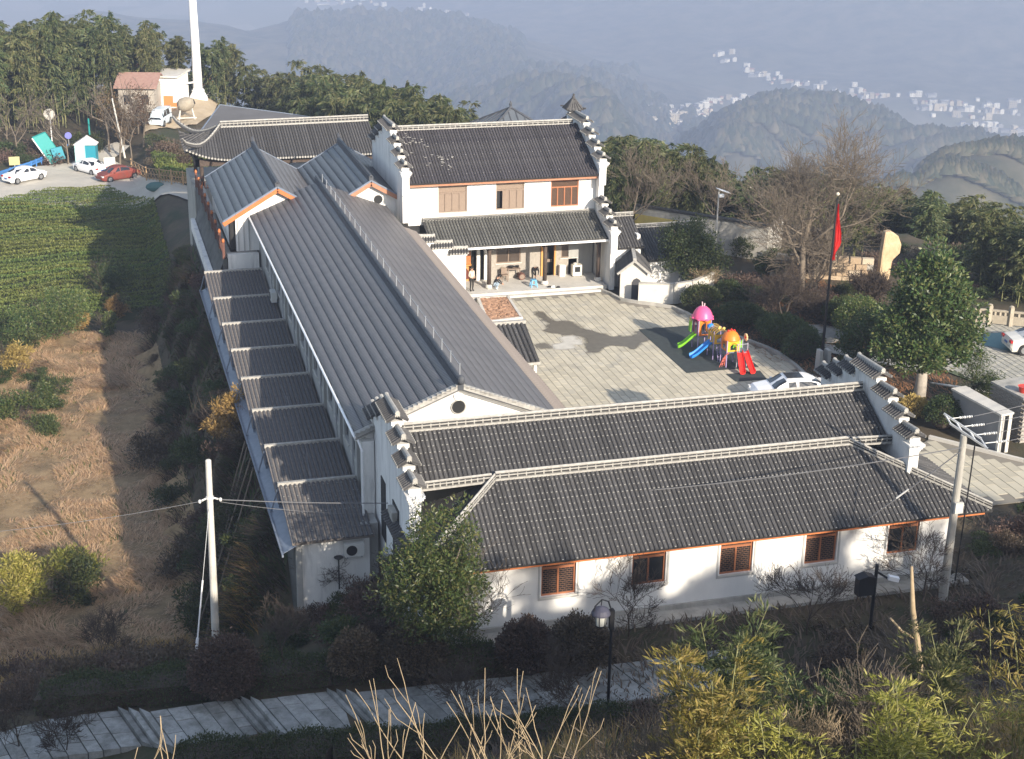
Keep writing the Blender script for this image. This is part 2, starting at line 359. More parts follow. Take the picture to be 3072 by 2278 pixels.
# haze: one closed box round the camera and the whole scene
hz = MB().box(-1700, 4700, -260, 6500, FLOOR-6, 62).build('haze', [], None)
hm = bpy.data.materials.new('haze_air'); hm.use_nodes = True; n = hm.node_tree.nodes; n.remove(n['Principled BSDF'])
pv = n.new('ShaderNodeVolumePrincipled'); pv.inputs['Color'].default_value = (.42, .50, .68, 1); pv.inputs['Density'].default_value = 4.3e-4; pv.inputs['Anisotropy'].default_value = 0.0
hm.node_tree.links.new(pv.outputs[0], n['Material Output'].inputs['Volume']); hz.data.materials.append(hm); tag(hz, kind='stuff')
# lake, roads in the valley
def sheet(name, px, z, mat, kind='structure'):
    return tag(MB().face([at(x, y, z) for x, y in px]).build(name, mat), kind=kind)
WATER = M('lake_water', (.05, .075, .11), .12, (.06, .085, .12), .01, spec=.6)
sheet('lake', [(1650, 168), (1800, 160), (1900, 172), (1990, 192), (2130, 232), (2250, 266), (2330, 292), (2240, 306), (2060, 320), (1960, 306), (1890, 278), (1790, 240), (1700, 212)], FLOOR+9, WATER)
ROADV = M('far_road', (.30, .29, .27), .9)
def ribbon(name, px, wd, z, mat):
    P = [at(x, y, z) for x, y in px]; mb = MB()
    for a, b in zip(P[:-1], P[1:]):
        s = (b-a).cross(Vector((0, 0, 1))).normalized()*wd/2; mb.face([a-s, b-s, b+s, a+s])
    return tag(mb.build(name, mat), kind='structure')
ribbon('valley_road', [(1400, 120), (1480, 128), (1560, 133), (1700, 140), (1830, 158), (1990, 190), (2120, 225), (2230, 240), (2330, 268), (2450, 290)], 14, FLOOR+11, ROADV)
ribbon('valley_road', [(1430, 132), (1560, 140), (1640, 142), (1720, 146)], 22, FLOOR+12, ROADV)
ribbon('valley_road', [(1180, 42), (1290, 48), (1400, 50), (1540, 55)], 12, FLOOR+12, ROADV)
# ------------------------------------------------------------------ building kit
def col_mesh(v, n, u, length, r, seg=.33, dots=.75, seed=0, tmat=None):
    rr = random.Random(seed); mb = MB(); k = max(1, round(length/seg)); seg = length/k
    ang = [math.pi*i/4 for i in range(5)]
    for j in range(k):
        a = v*(j*seg); b = v*((j+1)*seg+.02)
        ra, rb = r*1.08, r*.9
        A = [a+u*(-math.cos(t)*ra)+n*(math.sin(t)*ra) for t in ang]; B = [b+u*(-math.cos(t)*rb)+n*(math.sin(t)*rb) for t in ang]
        mb.mat(0)
        for i in range(4): mb.face([A[i], A[i+1], B[i+1], B[i]])
        mb.face(A)
        if rr.random() < dots:
            w = .022+.012*rr.random(); c = a+n*(ra+.006); mb.mat(1).face([c-u*w-v*.004, c+u*w-v*.004, c+u*w+v*.03, c-u*w+v*.03])
    return mb.mesh('tile_row', [tmat or TILE, MORTAR])
def roof_plane(th, eL, eR, rR, rL, sp=.19, r=.075, thick=.14, dots=.75, name='roof', ext=.04, mats=None, tmat=None):
    eL, eR, rR, rL = map(Vector, (eL, eR, rR, rL)); u = (eR-eL).normalized(); W = (eR-eL).length
    n = u.cross((rL-eL)).normalized()
    if n.z < 0: n = -n
    v = n.cross(u).normalized()
    if v.z < 0: v = -v
    S = (rL-eL).dot(v); xl = (rL-eL).dot(u); xr = (rR-eL).dot(u)
    part = MB().prism([eL, eR, rR, rL], -n*thick).build(name, mats or TILEB, th)
    k = int(W/sp); off = (W-(k-1)*sp)/2; cache = {}; variants = 3
    for i in range(k):
        x = off+i*sp; h = S
        if x < xl: h = min(h, S*x/xl)
        if x > xr: h = min(h, S*(W-x)/(W-xr))
        if xl < 0 or xr > W: pass
        h = round(h/.33)*.33 if h < S-.01 else S
        if h < .2: continue
        key = (round(h, 2), i % variants)
        if key not in cache: cache[key] = col_mesh(v, n, u, h+ext, r, dots=dots, seed=i, tmat=tmat)
        obj('tile_row', cache[key], part, eL+u*x-v*ext)
    return part
def ridge_bar(th, a, b, h=.42, w=.26, name='ridge', blocks=.36):
    a, b = Vector(a), Vector(b); mb = MB(); d = (b-a).normalized(); up = Vector((0, 0, 1)); L = (b-a).length
    z = lambda k: up*(h*k)
    mb.mat(0).bar(a+z(.10), b+z(.10), w, h*.24)
    mb.mat(1).bar(a+z(.42), b+z(.42), w*.6, h*.26)
    mb.mat(0).bar(a+z(.60), b+z(.60), w*.85, h*.12)
    mb.mat(1).bar(a+z(.74), b+z(.74), w*.55, h*.16)
    mb.mat(2).tube([a+z(.88), b+z(.88)], w*.30, 6)
    if blocks:
        for i in range(int(L/blocks)): mb.mat(0).cbox(a+d*((i+.5)*blocks)+z(.5), .05 if abs(d.x) > .7 else w*.75, w*.75 if abs(d.x) > .7 else .05, h*.5)
    return mb.build(name, [MORTAR, TILEB, CAPW], th)
def cap_mesh(L, w, along='y'):
    """a small saddle tile roof that caps one step of a stepped wall, centred, length L along y"""
    mb = MB(); e = w/2+.24; h = .22
    for s in (-1, 1):
        mb.mat(0).prism([(s*e, -L/2-.1, 0), (s*.02, -L/2-.1, h), (s*.02, L/2+.1, h), (s*e, L/2+.1, 0)], (0, 0, -.06))
        k = max(3, int((L+.2)/.17))
        for i in range(k):
            y = -L/2-.1+(i+.5)*(L+.2)/k
            mb.mat(0).tube([(s*(e+.03), y, .0), (s*.05, y, h+.01)], .055, 6)
            mb.mat(1).cbox((s*(e+.045), y, .0), .03, .09, .09)
    mb.mat(2).tube([(0, -L/2-.12, h+.12), (0, L/2-.1, h+.07), (0, L/2+.1, h+.1)], [.10, .085, .10], 8)
    mb.mat(2).box(-.1, .1, -L/2-.1, L/2+.1, h-.05, h+.06)
    mb.mat(3).box(-w/2-.06, w/2+.06, -L/2-.02, L/2+.02, -.20, -.05)
    if along == 'x': mb.v = [(y, -x, z) for x, y, z in mb.v]
    return mb.mesh('gable_cap', [TILE, CAPW, CAPW, WHITE])
def horsehead(th, xc, t, steps, zb, y_front, y_back, mat=WHITE2, post=True, name='stepped_gable', zbf=None):
    """steps: (y0, y1, z of the wall top) from front to back"""
    poly = [(xc-t/2, y_front, zb if zbf is None else zbf)]
    for i, (a, b, z) in enumerate(steps):
        poly += [(xc-t/2, y_front if i == 0 else a, z), (xc-t/2, y_back if i == len(steps)-1 else b, z)]
    poly.append((xc-t/2, y_back, zb))
    mb = MB().prism(poly, (t, 0, 0)); zl = steps[0][2]
    if post:   # lit end pier with corbel
        mb.box(xc-t/2-.05, xc+t/2+.05, y_front-.22, y_front+.2, zl-1.6, zl-.02)
        for i in range(3): mb.box(xc-t/2-.08-.05*i, xc+t/2+.08+.05*i, y_front-.26-.08*i, y_front+.25, zl-.42+.12*i, zl-.31+.12*i)
    w = mb.build(name, mat, th)
    cache = {}
    for i, (a, b, z) in enumerate(steps):
        L = round(b-a, 1)
        if L not in cache: cache[L] = cap_mesh(L, t)
        obj('gable_cap', cache[L], w, (xc, (a+b)/2, z+.2))
        # pale corbel block under the low end of each step
    return w
def wall_y(mb, Y, t, x0, x1, z0, z1, holes=()):
    """wall in the plane Y (outer face towards -Y), with rectangular openings (x0,x1,z0,z1)"""
    xs = sorted({x0, x1, *[h[0] for h in holes], *[h[1] for h in holes]}); zs = sorted({z0, z1, *[h[2] for h in holes], *[h[3] for h in holes]})
    for a, b in zip(xs[:-1], xs[1:]):
        run = None
        for c, d in zip(zs[:-1], zs[1:]):
            mx, mz = (a+b)/2, (c+d)/2
            if any(h[0] < mx < h[1] and h[2] < mz < h[3] for h in holes): continue
            mb.box(a, b, Y, Y+t, c, d)
    return mb
def wall_x(mb, X, t, y0, y1, z0, z1, holes=()):
    t0 = MB(); wall_y(t0, 0, t, y0, y1, z0, z1, holes)
    n = len(mb.v); mb.v += [(X+y, x, z) for x, y, z in t0.v]
    for f in t0.f: mb.f.append(tuple(i+n for i in f)); mb.m.append(mb.k)
    return mb
def window(th, x0, x1, z0, z1, Y, fmat=WINFR, gmat=GLASS, top=.28, cols=2, rev=.12, surround=None, lattice=(), face='y', label=None, sill=True, open_pane=None):
    """timber window set into an opening of a wall in the plane Y: frame > panes, lattice, sill"""
    def tr(mb):
        if face == 'x': mb.v = [(Y+(y-Y), x, z) for x, y, z in mb.v]
        return mb
    f = MB(); fw = .07; yb = Y+rev
    f.box(x0, x0+fw, yb-.05, yb+.05, z0, z1).box(x1-fw, x1, yb-.05, yb+.05, z0, z1).box(x0+fw, x1-fw, yb-.05, yb+.05, z0, z0+fw).box(x0+fw, x1-fw, yb-.05, yb+.05, z1-fw, z1)
    zt = z1-(z1-z0)*top
    f.box(x0+fw, x1-fw, yb-.055, yb+.05, zt-.045, zt+.045)
    for i in range(1, cols): x = x0+(x1-x0)*i/cols; f.box(x-.035, x+.035, yb-.052, yb+.05, z0+fw, zt-.045)
    wn = tr(f).build('window', fmat, th)
    if label: wn['label'] = label
    for i in range(cols):
        a = x0+(x1-x0)*i/cols+.036; b = x0+(x1-x0)*(i+1)/cols-.036
        if open_pane == i: tr(MB().box(a, b, yb+.25, yb+.27, z0+fw, zt)).build('pane', BLACKP, wn); continue
        tr(MB().box(a, b, yb, yb+.012, z0+fw, zt-.05)).build('pane', gmat, wn)
    tr(MB().box(x0+fw, x1-fw, yb, yb+.012, zt+.05, z1-fw)).build('pane', gmat, wn)
    if lattice:
        lm = MB(); rr = random.Random(int(x0*100))
        zones = []
        if 'top' in lattice: zones.append((x0+fw, x1-fw, zt+.05, z1-fw))
        if 'low' in lattice:
            for i in range(cols): zones.append((x0+(x1-x0)*i/cols+.04, x0+(x1-x0)*(i+1)/cols-.04, z0+fw, zt-.05))
        for a, b, c, d in zones:
            rows = max(3, int((d-c)/.085)); hh = (d-c)/rows
            for j in range(rows):
                z = c+j*hh
                lm.box(a, b, yb-.022, yb-.004, z-.008, z+.008)
                cw = .17; x = a+(cw/2 if j % 2 else 0)
                while x < b: lm.box(max(a, x-.008), min(b, x+.008), yb-.022, yb-.004, z, z+hh); x += cw
        tr(lm).build('lattice', LATT, wn)
    if sill: tr(MB().box(x0-.06, x1+.06, Y-.06, Y+rev+.04, z0-.06, z0-.002)).build('sill', CONC, wn)
    if surround:
        s = MB()
        for a, b, c, d in ((x0-.13, x0-.06, z0-.14, z1+.13), (x1+.06, x1+.13, z0-.14, z1+.13), (x0-.06, x1+.06, z1+.06, z1+.13), (x0-.06, x1+.06, z0-.14, z0-.07)): s.box(a, b, Y-.025, Y+.02, c, d)
        tr(s).build('window_surround', surround, wn)
    return wn
def course_mesh(L, d, rib=.16, mat=COURSE, uvw=None):
    """one corrugated course: L along x, d up the slope along y, z normal"""
    k = int(L/rib); mb = MB(); xs = []; n0 = 0
    v = []; f = []; g = .045
    for i in range(k+1):
        x = L*i/k
        for dx, h in ((0, 0.0), (.30*L/k, .0), (.45*L/k, .014), (.85*L/k, .014)):
            if i == k and dx > 0: break
            v += [(x+dx, .0, -.03), (x+dx, .0, h+.012), (x+dx, d-g, h)]
    m_ = len(v)//3
    for i in range(m_-1):
        a = i*3; f += [(a, a+3, a+4, a+1), (a+1, a+4, a+5, a+2)]
    X, Y, Z = uvw; vv = [tuple(X*p[0]+Y*p[1]+Z*p[2]) for p in v]
    return npmesh('tile_course', vv, f, mat, False, 'mesh')
def course_roof(th, eave, along, L, up, S, nc, mat, thick=.08, first=None, rib=.16, name='roof'):
    eave = Vector(eave); u = Vector(along).normalized(); v = Vector(up).normalized(); n = u.cross(v)
    if n.z < 0: n = -n
    p = MB().prism([eave-n*.03, eave+u*L-n*.03, eave+u*L+v*S-n*.03, eave+v*S-n*.03], -n*thick).build(name, RIDGE, th)
    d = S/nc; me = course_mesh(L, d, rib, mat, (u, v, n)); mf = course_mesh(L, d, rib, first, (u, v, n)) if first else None
    for i in range(nc): obj('tile_course', mf if (mf and i < 1) else me, p, eave+v*(d*i)+n*.002)
    return p

# ------------------------------------------------------------------ the front hall (wing with five windows, stepped gables)
fh = thing('front_hall', 'white walled hall with grey tiled roofs, two stepped gables and five brown windows', 'hall', (22, 52, 0))
E_, RY, RZ = 3.12, 53.5, 5.07
roof_plane(fh, (10.65, 49.9, E_), (35.0, 49.9, E_), (30.08, RY, RZ), (14.76, RY, RZ), sp=.19)
roof_plane(fh, (35.0, 49.9, E_), (35.0, 55.4, E_), (32.2, 54.3, 4.35), (30.08, RY, RZ), sp=.22, dots=.3)
roof_plane(fh, (10.65, 55.8, E_), (10.65, 49.9, E_), (14.76, RY, RZ), (11.9, 54.6, 3.75), sp=.22, dots=.4)
roof_plane(fh, (11.4, 53.58, 5.08), (32.0, 53.58, 5.08), (32.0, 56.1, 6.38), (11.4, 56.1, 6.38), sp=.19)
roof_plane(fh, (32.0, 59.4, 4.7), (11.4, 59.4, 4.7), (11.4, 56.1, 6.38), (32.0, 56.1, 6.38), sp=.4, dots=0)
ridge_bar(fh, (14.76, RY, RZ), (30.08, RY, RZ), .34); ridge_bar(fh, (11.5, 56.1, 6.38), (31.95, 56.1, 6.38), .36)
ridge_bar(fh, (30.08, RY, RZ+.02), (34.95, 49.95, E_+.05), .26, .18, 'hip_ridge'); ridge_bar(fh, (14.76, RY, RZ+.02), (10.7, 49.95, E_+.05), .26, .18, 'hip_ridge')
ridge_bar(fh, (11.4, 53.45, 4.95), (14.6, 53.45, 5.03), .36, .2, 'eave_flashing', .25); ridge_bar(fh, (30.2, 53.45, 5.03), (32.1, 53.45, 4.95), .36, .2, 'eave_flashing', .25)
wx = [15.86+3.71*i for i in range(5)]
holes = [(x, x+1.4, 1.25, 2.92) for x in wx]
mb = MB(); wall_y(mb, 50.6, .3, 11.3, 33.45, 0, 3.0, holes)
mb.box(33.15, 33.45, 50.9, 55.4, 0, 3.0).box(11.3, 11.6, 50.9, 55.4, -1.5, 3.0).box(11.6, 33.15, 59.0, 59.3, 0, 4.7).box(11.6, 33.15, 50.9, 59, 2.6, 2.7)
mb.build('wall', WHITE, fh)
MB().box(11.2, 33.55, 50.5, 50.598, -.2, .22).build('plinth', CONCD, fh); MB().box(11.0, 34.2, 49.7, 50.49, -.2, .04).build('apron', CONCD, fh)
MB().box(10.9, 34.7, 50.02, 50.07, 2.90, 3.07).box(10.9, 34.7, 50.07, 50.598, 2.955, 3.0).build('fascia', ORANGE, fh)
TRIM = M('grey_trim', (.42, .42, .41), .8)
for i, x in enumerate(wx):
    lat = [('top', 'low'), (), ('top', 'low'), ('top', 'low'), ()][i]
    window(fh, x, x+1.4, 1.25, 2.92, 50.6, WINFR, GLASS, .30, 2, .14, TRIM, lat)
ST = [(51.95, 52.95, 5.6), (52.95, 53.95, 6.1), (53.95, 55.1, 6.6), (55.1, 57.1, 7.1), (57.1, 58.25, 6.6), (58.25, 59.25, 6.1), (59.25, 60.25, 5.6)]
horsehead(fh, 32.25, .36, ST, 0, 52.1, 60.1, zbf=0); horsehead(fh, 11.2, .36, ST, -3, 52.1, 60.1)
MB().box(11.6, 14, 52.2, 52.5, 0, 3.6).build('inner_wall', WHITE2, fh)
# left gable wall: two tall window recesses, their shade drawn as black slabs, and a downpipe
for y0, y1 in ((56.7, 57.6), (54.0, 55.2)):
    MB().box(10.985, 11.018, y0, y1, 1.2, 3.9).build('shutter', BLACKP, fh)
MB().box(10.75, 11.02, 54.2, 55.0, 3.5, 3.75).box(10.8, 11.02, 54.3, 54.9, 3.3, 3.5).build('window_hood', CONCD, fh)

# ------------------------------------------------------------------ the long dormitory
dm = thing('dormitory', 'long dormitory with a grey ribbed gable roof and a white end gable with round window', 'dormitory', (14.7, 78, 0))
LY0, LY1, LX, LZ, EX, EZ = 58.9, 97.2, 14.7, 6.97, 4.45, 5.2
v_ = Vector((EX, 0, LZ-EZ)); S_ = v_.length
course_roof(dm, (LX-EX, LY0, EZ), (0, 1, 0), LY1-LY0, v_, S_, 11, COURSE)
course_roof(dm, (LX+EX, LY0, EZ), (0, 1, 0), LY1-LY0, Vector((-EX, 0, LZ-EZ)), S_, 11, COURSE)
# older brown tile strip under the courtyard eave
strip = MB().prism([(LX+EX-.1, 60.2, EZ-.06), (LX+EX-.1, 92.0, EZ-.06), (LX+EX+.85, 92.0, EZ-.48), (LX+EX+.85, 60.2, EZ-.48)], (0, 0, -.1)).build('lower_roof', OLDT, dm)
sv = Vector((-.95, 0, .42)); cm = col_mesh(sv.normalized(), Vector((.40, 0, .92)), Vector((0, 1, 0)), 1.0, .085, .25, 0, 3); cm.materials[0] = OLDT
for i in range(125): obj('tile_row', cm, strip, (LX+EX+.85, 60.35+i*.253, EZ-.47))
MB().box(LX-.13, LX+.13, LY0-.05, LY1+.1, LZ-.1, LZ+.30).tube([(LX, LY0-.05, LZ+.33), (LX, LY1+.1, LZ+.33)], .1, 8).build('ridge', RIDGE, dm)
MB().ell((LX, LY0-.12, LZ+.38), .17, .17, .22).build('ridge_finial', RIDGE, dm)
for i in range(23):
    y = 59.7+i*1.65
    MB().tube([(LX+.16, y, LZ+.1), (LX+.17, y, LZ+.78)], .022, 5).build('ridge_post', METAL, dm)
MB().tube([(LX+.17, 59.7, LZ+.7), (LX+.17, 96, LZ+.7)], .008, 4).build('ridge_wire', METAL, dm)
mb = MB()
mb.prism([(10.75, 59.3, 2.5), (18.65, 59.3, 2.5), (18.65, 59.3, 5.25), (14.7, 59.3, 6.82), (10.75, 59.3, 5.25)], (0, .3, 0)).build('end_wall', WHITE, dm)
vg = MB()
for s in (-1, 1):
    a = Vector((LX, LY0-.02, LZ+.05)); b = Vector((LX+s*(EX+.05), LY0-.02, EZ+.0))
    vg.mat(0).bar(a+Vector((0, .16, -.02)), b+Vector((0, .16, -.02)), .34, .16)
    vg.mat(1).bar(a+Vector((0, .20, -.17)), b+Vector((0, .20, -.17)), .22, .12)
    vg.mat(2).bar(a+Vector((0, .32, -.30)), b+Vector((0, .32, -.30)), .16, .07)
    for i in range(22): vg.mat(0).cbox(a.lerp(b, (i+.5)/22)+Vector((0, .05, .05)), .2, .12, .1)
vg.build('verge', [CAPW, MORTAR, WHITE], dm)
MB().tube([(14.7, 59.25, 5.95), (14.7, 59.32, 5.95)], .29, 24).build('round_window', BLACKP, dm); 
t_ = MB(); P_ = [Vector((14.7+.31*math.cos(k*math.pi/14), 59.26, 5.95+.31*math.sin(k*math.pi/14))) for k in range(29)]; t_.tube(P_, .03, 5).build('window_ring', CAPW, dm)
MB().tube([(14.7, 59.22, 6.46), (14.7, 59.32, 6.46)], .2, 20).build('medallion', WHITE, dm)
# left (shaded) long wall with pairs of tall windows between pilasters
TOPS = [94.3, 88.7, 83.8, 79.25, 74.75, 70.2, 65.65, 61.3, 57.4]
hl = []
for a, b in zip(TOPS[:-1], TOPS[1:]):
    c = (a+b)/2; hl += [(c-1.55, c-.35, 2.75, 4.6), (c+.35, c+1.55, 2.75, 4.6)]
hl = [h for h in hl if h[0] > 59.9]
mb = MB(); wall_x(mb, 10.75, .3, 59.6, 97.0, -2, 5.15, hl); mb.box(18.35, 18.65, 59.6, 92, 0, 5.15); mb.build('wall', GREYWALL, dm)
for h in hl:
    window(dm, h[0], h[1], h[2], h[3], 10.75, M('grey_frame', (.20, .2, .2), .6) if h is hl[0] else bpy.data.materials['grey_frame'], GLASS, .3, 2, .14, None, (), 'x', None, True)
for y in TOPS[1:-1]:
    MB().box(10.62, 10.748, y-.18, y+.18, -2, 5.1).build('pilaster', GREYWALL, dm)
    MB().tube([(10.55, y+.5, 5.1), (10.58, y+.5, 2.0)], .045, 6).build('downpipe', METAL, dm)
MB().tube([(10.17, LY0, 5.13), (10.17, LY1, 5.13)], .06, 6).build('gutter', WHITEP, dm)
MB().tube([(10.3, 58.95, 5.0), (10.42, 58.6, 4.6), (10.42, 58.6, 1.4), (10.4, 58.5, -1.5)], .05, 6).build('downpipe', WHITEP, dm)
# saw-tooth lean-to roofs along the foot of the shaded wall
for i, (a, b) in enumerate(zip(TOPS[:-1], TOPS[1:])):
    x0 = 7.05+.02*i; zt, zb_ = 2.2, 1.42; y0 = b+.02 if i < 7 else 57.2; y1 = a
    p = roof_plane(dm, (x0, y0, zb_), (10.62, y0, zb_), (10.62, y1, zt), (x0, y1, zt), sp=.2, r=.07, dots=0 if i < 7 else .35, name='lean_to_roof', tmat=AWN, mats=OLDT)
    MB().bar((x0-.02, y1+.03, zt+.05), (10.6, y1+.03, zt+.05), .16, .16).build('lean_to_cap', CAPW, dm)
    br = MB(); br.bar((x0-.35, y1-.1, 1.05), (x0-.05, y1-.1, zt-.15), .06); br.bar((x0-.35, y1-.1, 1.05), (x0+.1, y1-.1, 1.05), .05); br.bar((x0+.02, y1-.1, .6), (x0+.02, y1-.1, zt-.1), .06)
    br.build('bracket', METALB, dm)
    MB().prism([(x0+.1, y1-.02, 1.3), (10.6, y1-.02, 1.3), (10.6, y1-.02, zt-.16), (x0+.1, y1-.02, zt-.16)], (0, -.06, 0)).build('step_board', METALB, dm)
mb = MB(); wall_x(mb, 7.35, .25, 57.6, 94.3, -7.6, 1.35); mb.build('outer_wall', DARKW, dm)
MB().bar((6.75, 56.9, 1.02), (6.72, 94.6, 1.02), .07, .1).build('gutter', METALB, dm)
MB().prism([(6.78, 57.2, 1.0), (7.36, 57.2, 1.3), (7.36, 94.5, 1.3), (6.76, 94.5, 1.0)], (0, 0, -.04)).build('skirt_roof', METALB, dm)
mb = MB(); wall_y(mb, 57.5, .22, 7.6, 10.45, -3, 1.4); mb.build('end_wall', WHITE2, dm)
MB().box(7.35, 7.6, 57.4, 57.75, -6, 1.4).box(10.1, 10.9, 57.9, 59.0, -3, 1.6).build('corner_pier', GREYWALL, dm)
MB().box(10.46, 10.98, 58.9, 59.28, -2, 4.9).build('corner_pier', WHITE2, dm)

# ------------------------------------------------------------------ twin gables behind the dormitory
tg = thing('twin_gable_house', 'house with two side by side blue grey gable roofs and orange verges', 'house', (15, 102, 2.5))
for xr, hw, ze, zr, y0, y1, xl_, xr_ in ((12.0, 3.5, 4.97, 7.02, 96.0, 108.6, None, 15.0), (18.1, 3.55, 4.97, 7.02, 96.5, 108.6, 15.0, None)):
    for s in (-1, 1):
        lim = (15.0-xr)*s if (s == 1 and xr_ ) or (s == -1 and xl_) else hw
        lim = abs(lim); z0 = zr-(zr-ze)*lim/hw
        course_roof(tg, (xr+s*lim, y0, z0), (0, 1, 0), y1-y0, Vector((-s*lim, 0, zr-z0)), math.hypot(lim, zr-z0), 8 if lim > 3.2 else 7, COURSEB if s < 0 else COURSE, rib=.2)
    MB().box(xr-.14, xr+.14, y0-.05, y1+.2, zr-.05, zr+.32).tube([(xr, y0-.05, zr+.34), (xr, y1, zr+.34), (xr, y1+.35, zr+.62)], .09, 6).build('ridge', RIDGE, tg)
    vb = MB()
    for s in (-1, 1):
        lim = 3.0 if (s == 1 and xr_) or (s == -1 and xl_) else hw
        z0 = zr-(zr-ze)*lim/hw
        a = Vector((xr, y0-.04, zr-.16)); b = Vector((xr+s*lim, y0-.04, z0-.16)); vb.mat(0).bar(a, b, .05, .28)
        vb.mat(1).bar(a+Vector((0, .02, .2)), b+Vector((0, .02, .2)), .14, .1)
        a2 = Vector((xr, y1+.04, zr+.0)); b2 = Vector((xr+s*lim, y1+.04, z0+.0)); vb.mat(1).bar(a2, b2, .1, .12)
    vb.build('verge_board', [BROWNF if xr > 15 else ORANGE, METALB], tg)
mb = MB()
mb.prism([(9.3, 96.4, 2.9), (15.0, 96.4, 2.9), (15.0, 96.4, 5.0), (12.0, 96.4, 6.8), (9.3, 96.4, 5.2)], (0, .25, 0))
mb.prism([(15.2, 96.9, 0), (21.25, 96.9, 0), (21.25, 96.9, 5.0), (18.1, 96.9, 6.8), (15.2, 96.9, 5.1)], (0, .25, 0))
mb.box(21.0, 21.25, 97.15, 108, 0, 5.0); mb.box(9.0, 9.25, 97.8, 108, 2.9, 4.9); mb.box(8.9, 21.2, 107.8, 108, 0, 5.0)
mb.build('wall', WHITE, tg)
MB().box(8.66, 10.6, 95.5, 95.8, -1, 2.95).build('lower_wall', WHITE2, tg); MB().box(8.66, 10.6, 95.81, 96.39, 2.6, 2.88).build('floor_slab', CONCD, tg)
for x in (9.42, 9.78, 10.1): MB().box(x, x+.06, 96.33, 96.398, 2.9, 4.9).build('trim', TRIM, tg)
MB().box(8.98, 9.28, 96.7, 97.7, 2.9, 4.85).build('shutter', BLACKP, tg)
MB().tube([(18.6, 96.82, 5.7), (18.6, 96.91, 5.7)], .28, 20).build('round_window', BLACKP, tg)
t_ = MB(); t_.tube([Vector((18.6+.33*math.cos(k*math.pi/12), 96.84, 5.7+.33*math.sin(k*math.pi/12))) for k in range(25)], .04, 5).build('window_ring', WHITE, tg)
MB().tube([(21.3, 96.8, 4.7), (21.3, 96.8, 1.5)], .05, 6).build('downpipe', METAL, tg)

# ------------------------------------------------------------------ tall two storey house with porch
bh = thing('two_storey_house', 'tall two storey white house with a tiled roof, stepped gables and an open porch', 'house', (27, 97, .3))
roof_plane(bh, (20.2, 94.7, 7.15), (33.0, 94.7, 7.15), (33.0, 99.7, 9.58), (20.2, 99.7, 9.58), sp=.19, dots=.12, tmat=TILEP)
roof_plane(bh, (33.0, 104.7, 7.15), (20.2, 104.7, 7.15), (20.2, 99.7, 9.58), (33.0, 99.7, 9.58), sp=.5, dots=0)
ridge_bar(bh, (20.3, 99.7, 9.58), (32.7, 99.7, 9.58), .3, .26)
roof_plane(bh, (21.2, 92.45, 3.42), (33.0, 92.45, 3.42), (33.0, 95.38, 4.56), (21.2, 95.38, 4.56), sp=.2, r=.085, dots=.2, name='porch_roof', tmat=TILEG)
ridge_bar(bh, (21.2, 95.3, 4.5), (32.9, 95.3, 4.5), .2, .2, 'porch_flashing', 0)
MB().bar((20.9, 92.42, 3.28), (33.0, 92.42, 3.28), .1, .13).build('porch_gutter', WHITEP, bh)
UW = []
for (xa, xb) in ((1315, 1401.5), (1488, 1573), (1652, 1735.5)):
    a = aty(xa, 600, 95.4); b = aty(xb, 590, 95.4); UW.append((a.x, b.x, 4.95, 6.72))
mb = MB(); wall_y(mb, 95.4, .25, 20.3, 33.0, 4.2, 7.1, UW); wall_y(mb, 104.2, .25, 20.3, 33, 0, 7.1); mb.box(20.3, 32.9, 95.7, 104.2, 4.2, 4.35)
mb.build('wall', WHITE, bh)
for i, (a, b, c, d) in enumerate(UW):
    window(bh, a, b, c, d, 95.4, WINFR2 if i < 2 else WINFR, WINFR2 if i < 2 else GLASSB, .27, 4, .1, None, ('top', 'low') if i == 2 else (), 'y', ['window with closed pale wooden shutters', 'window with one shutter open', 'brown lattice window'][i], True, 0 if i == 1 else None)
MB().box(20.25, 33.0, 94.86, 94.92, 6.86, 7.08).box(20.25, 33, 94.92, 95.398, 6.96, 7.0).build('fascia', BROWNF, bh)
s5 = lambda y0, z0: [(y0, y0+1.15, z0), (y0+1.15, y0+2.35, z0+.55), (y0+2.35, y0+3.6, z0+1.1), (y0+3.6, y0+6.6, z0+1.7), (y0+6.6, y0+7.85, z0+1.1), (y0+7.85, y0+9.05, z0+.55), (y0+9.05, y0+10.2, z0)]
horsehead(bh, 19.95, .36, s5(94.6, 8.05), 3.0, 94.65, 104.8, zbf=4.6); horsehead(bh, 33.2, .36, s5(94.6, 8.05), 0, 94.75, 104.8)
horsehead(bh, 33.2, .34, [(91.9, 92.9, 4.15), (92.9, 93.9, 4.65), (93.9, 94.9, 5.2)], 0, 92.0, 94.7, name='porch_gable')
pt = MB(); q5 = random.Random(4)
for i in range(46): sx, sy = (q5.gauss(21.3, .5), q5.gauss(.72, .09)) if i < 24 else (q5.gauss(22.6, .45), q5.gauss(.36, .10)); pt.cbox((sx, 94.7+5*sy, 7.15+2.43*sy+.10), .05+.12*q5.random(), .05+.1*q5.random(), .02, q5.random()*3)
tag(pt.build('lime_spots', MORTAR, bh), kind='stuff')
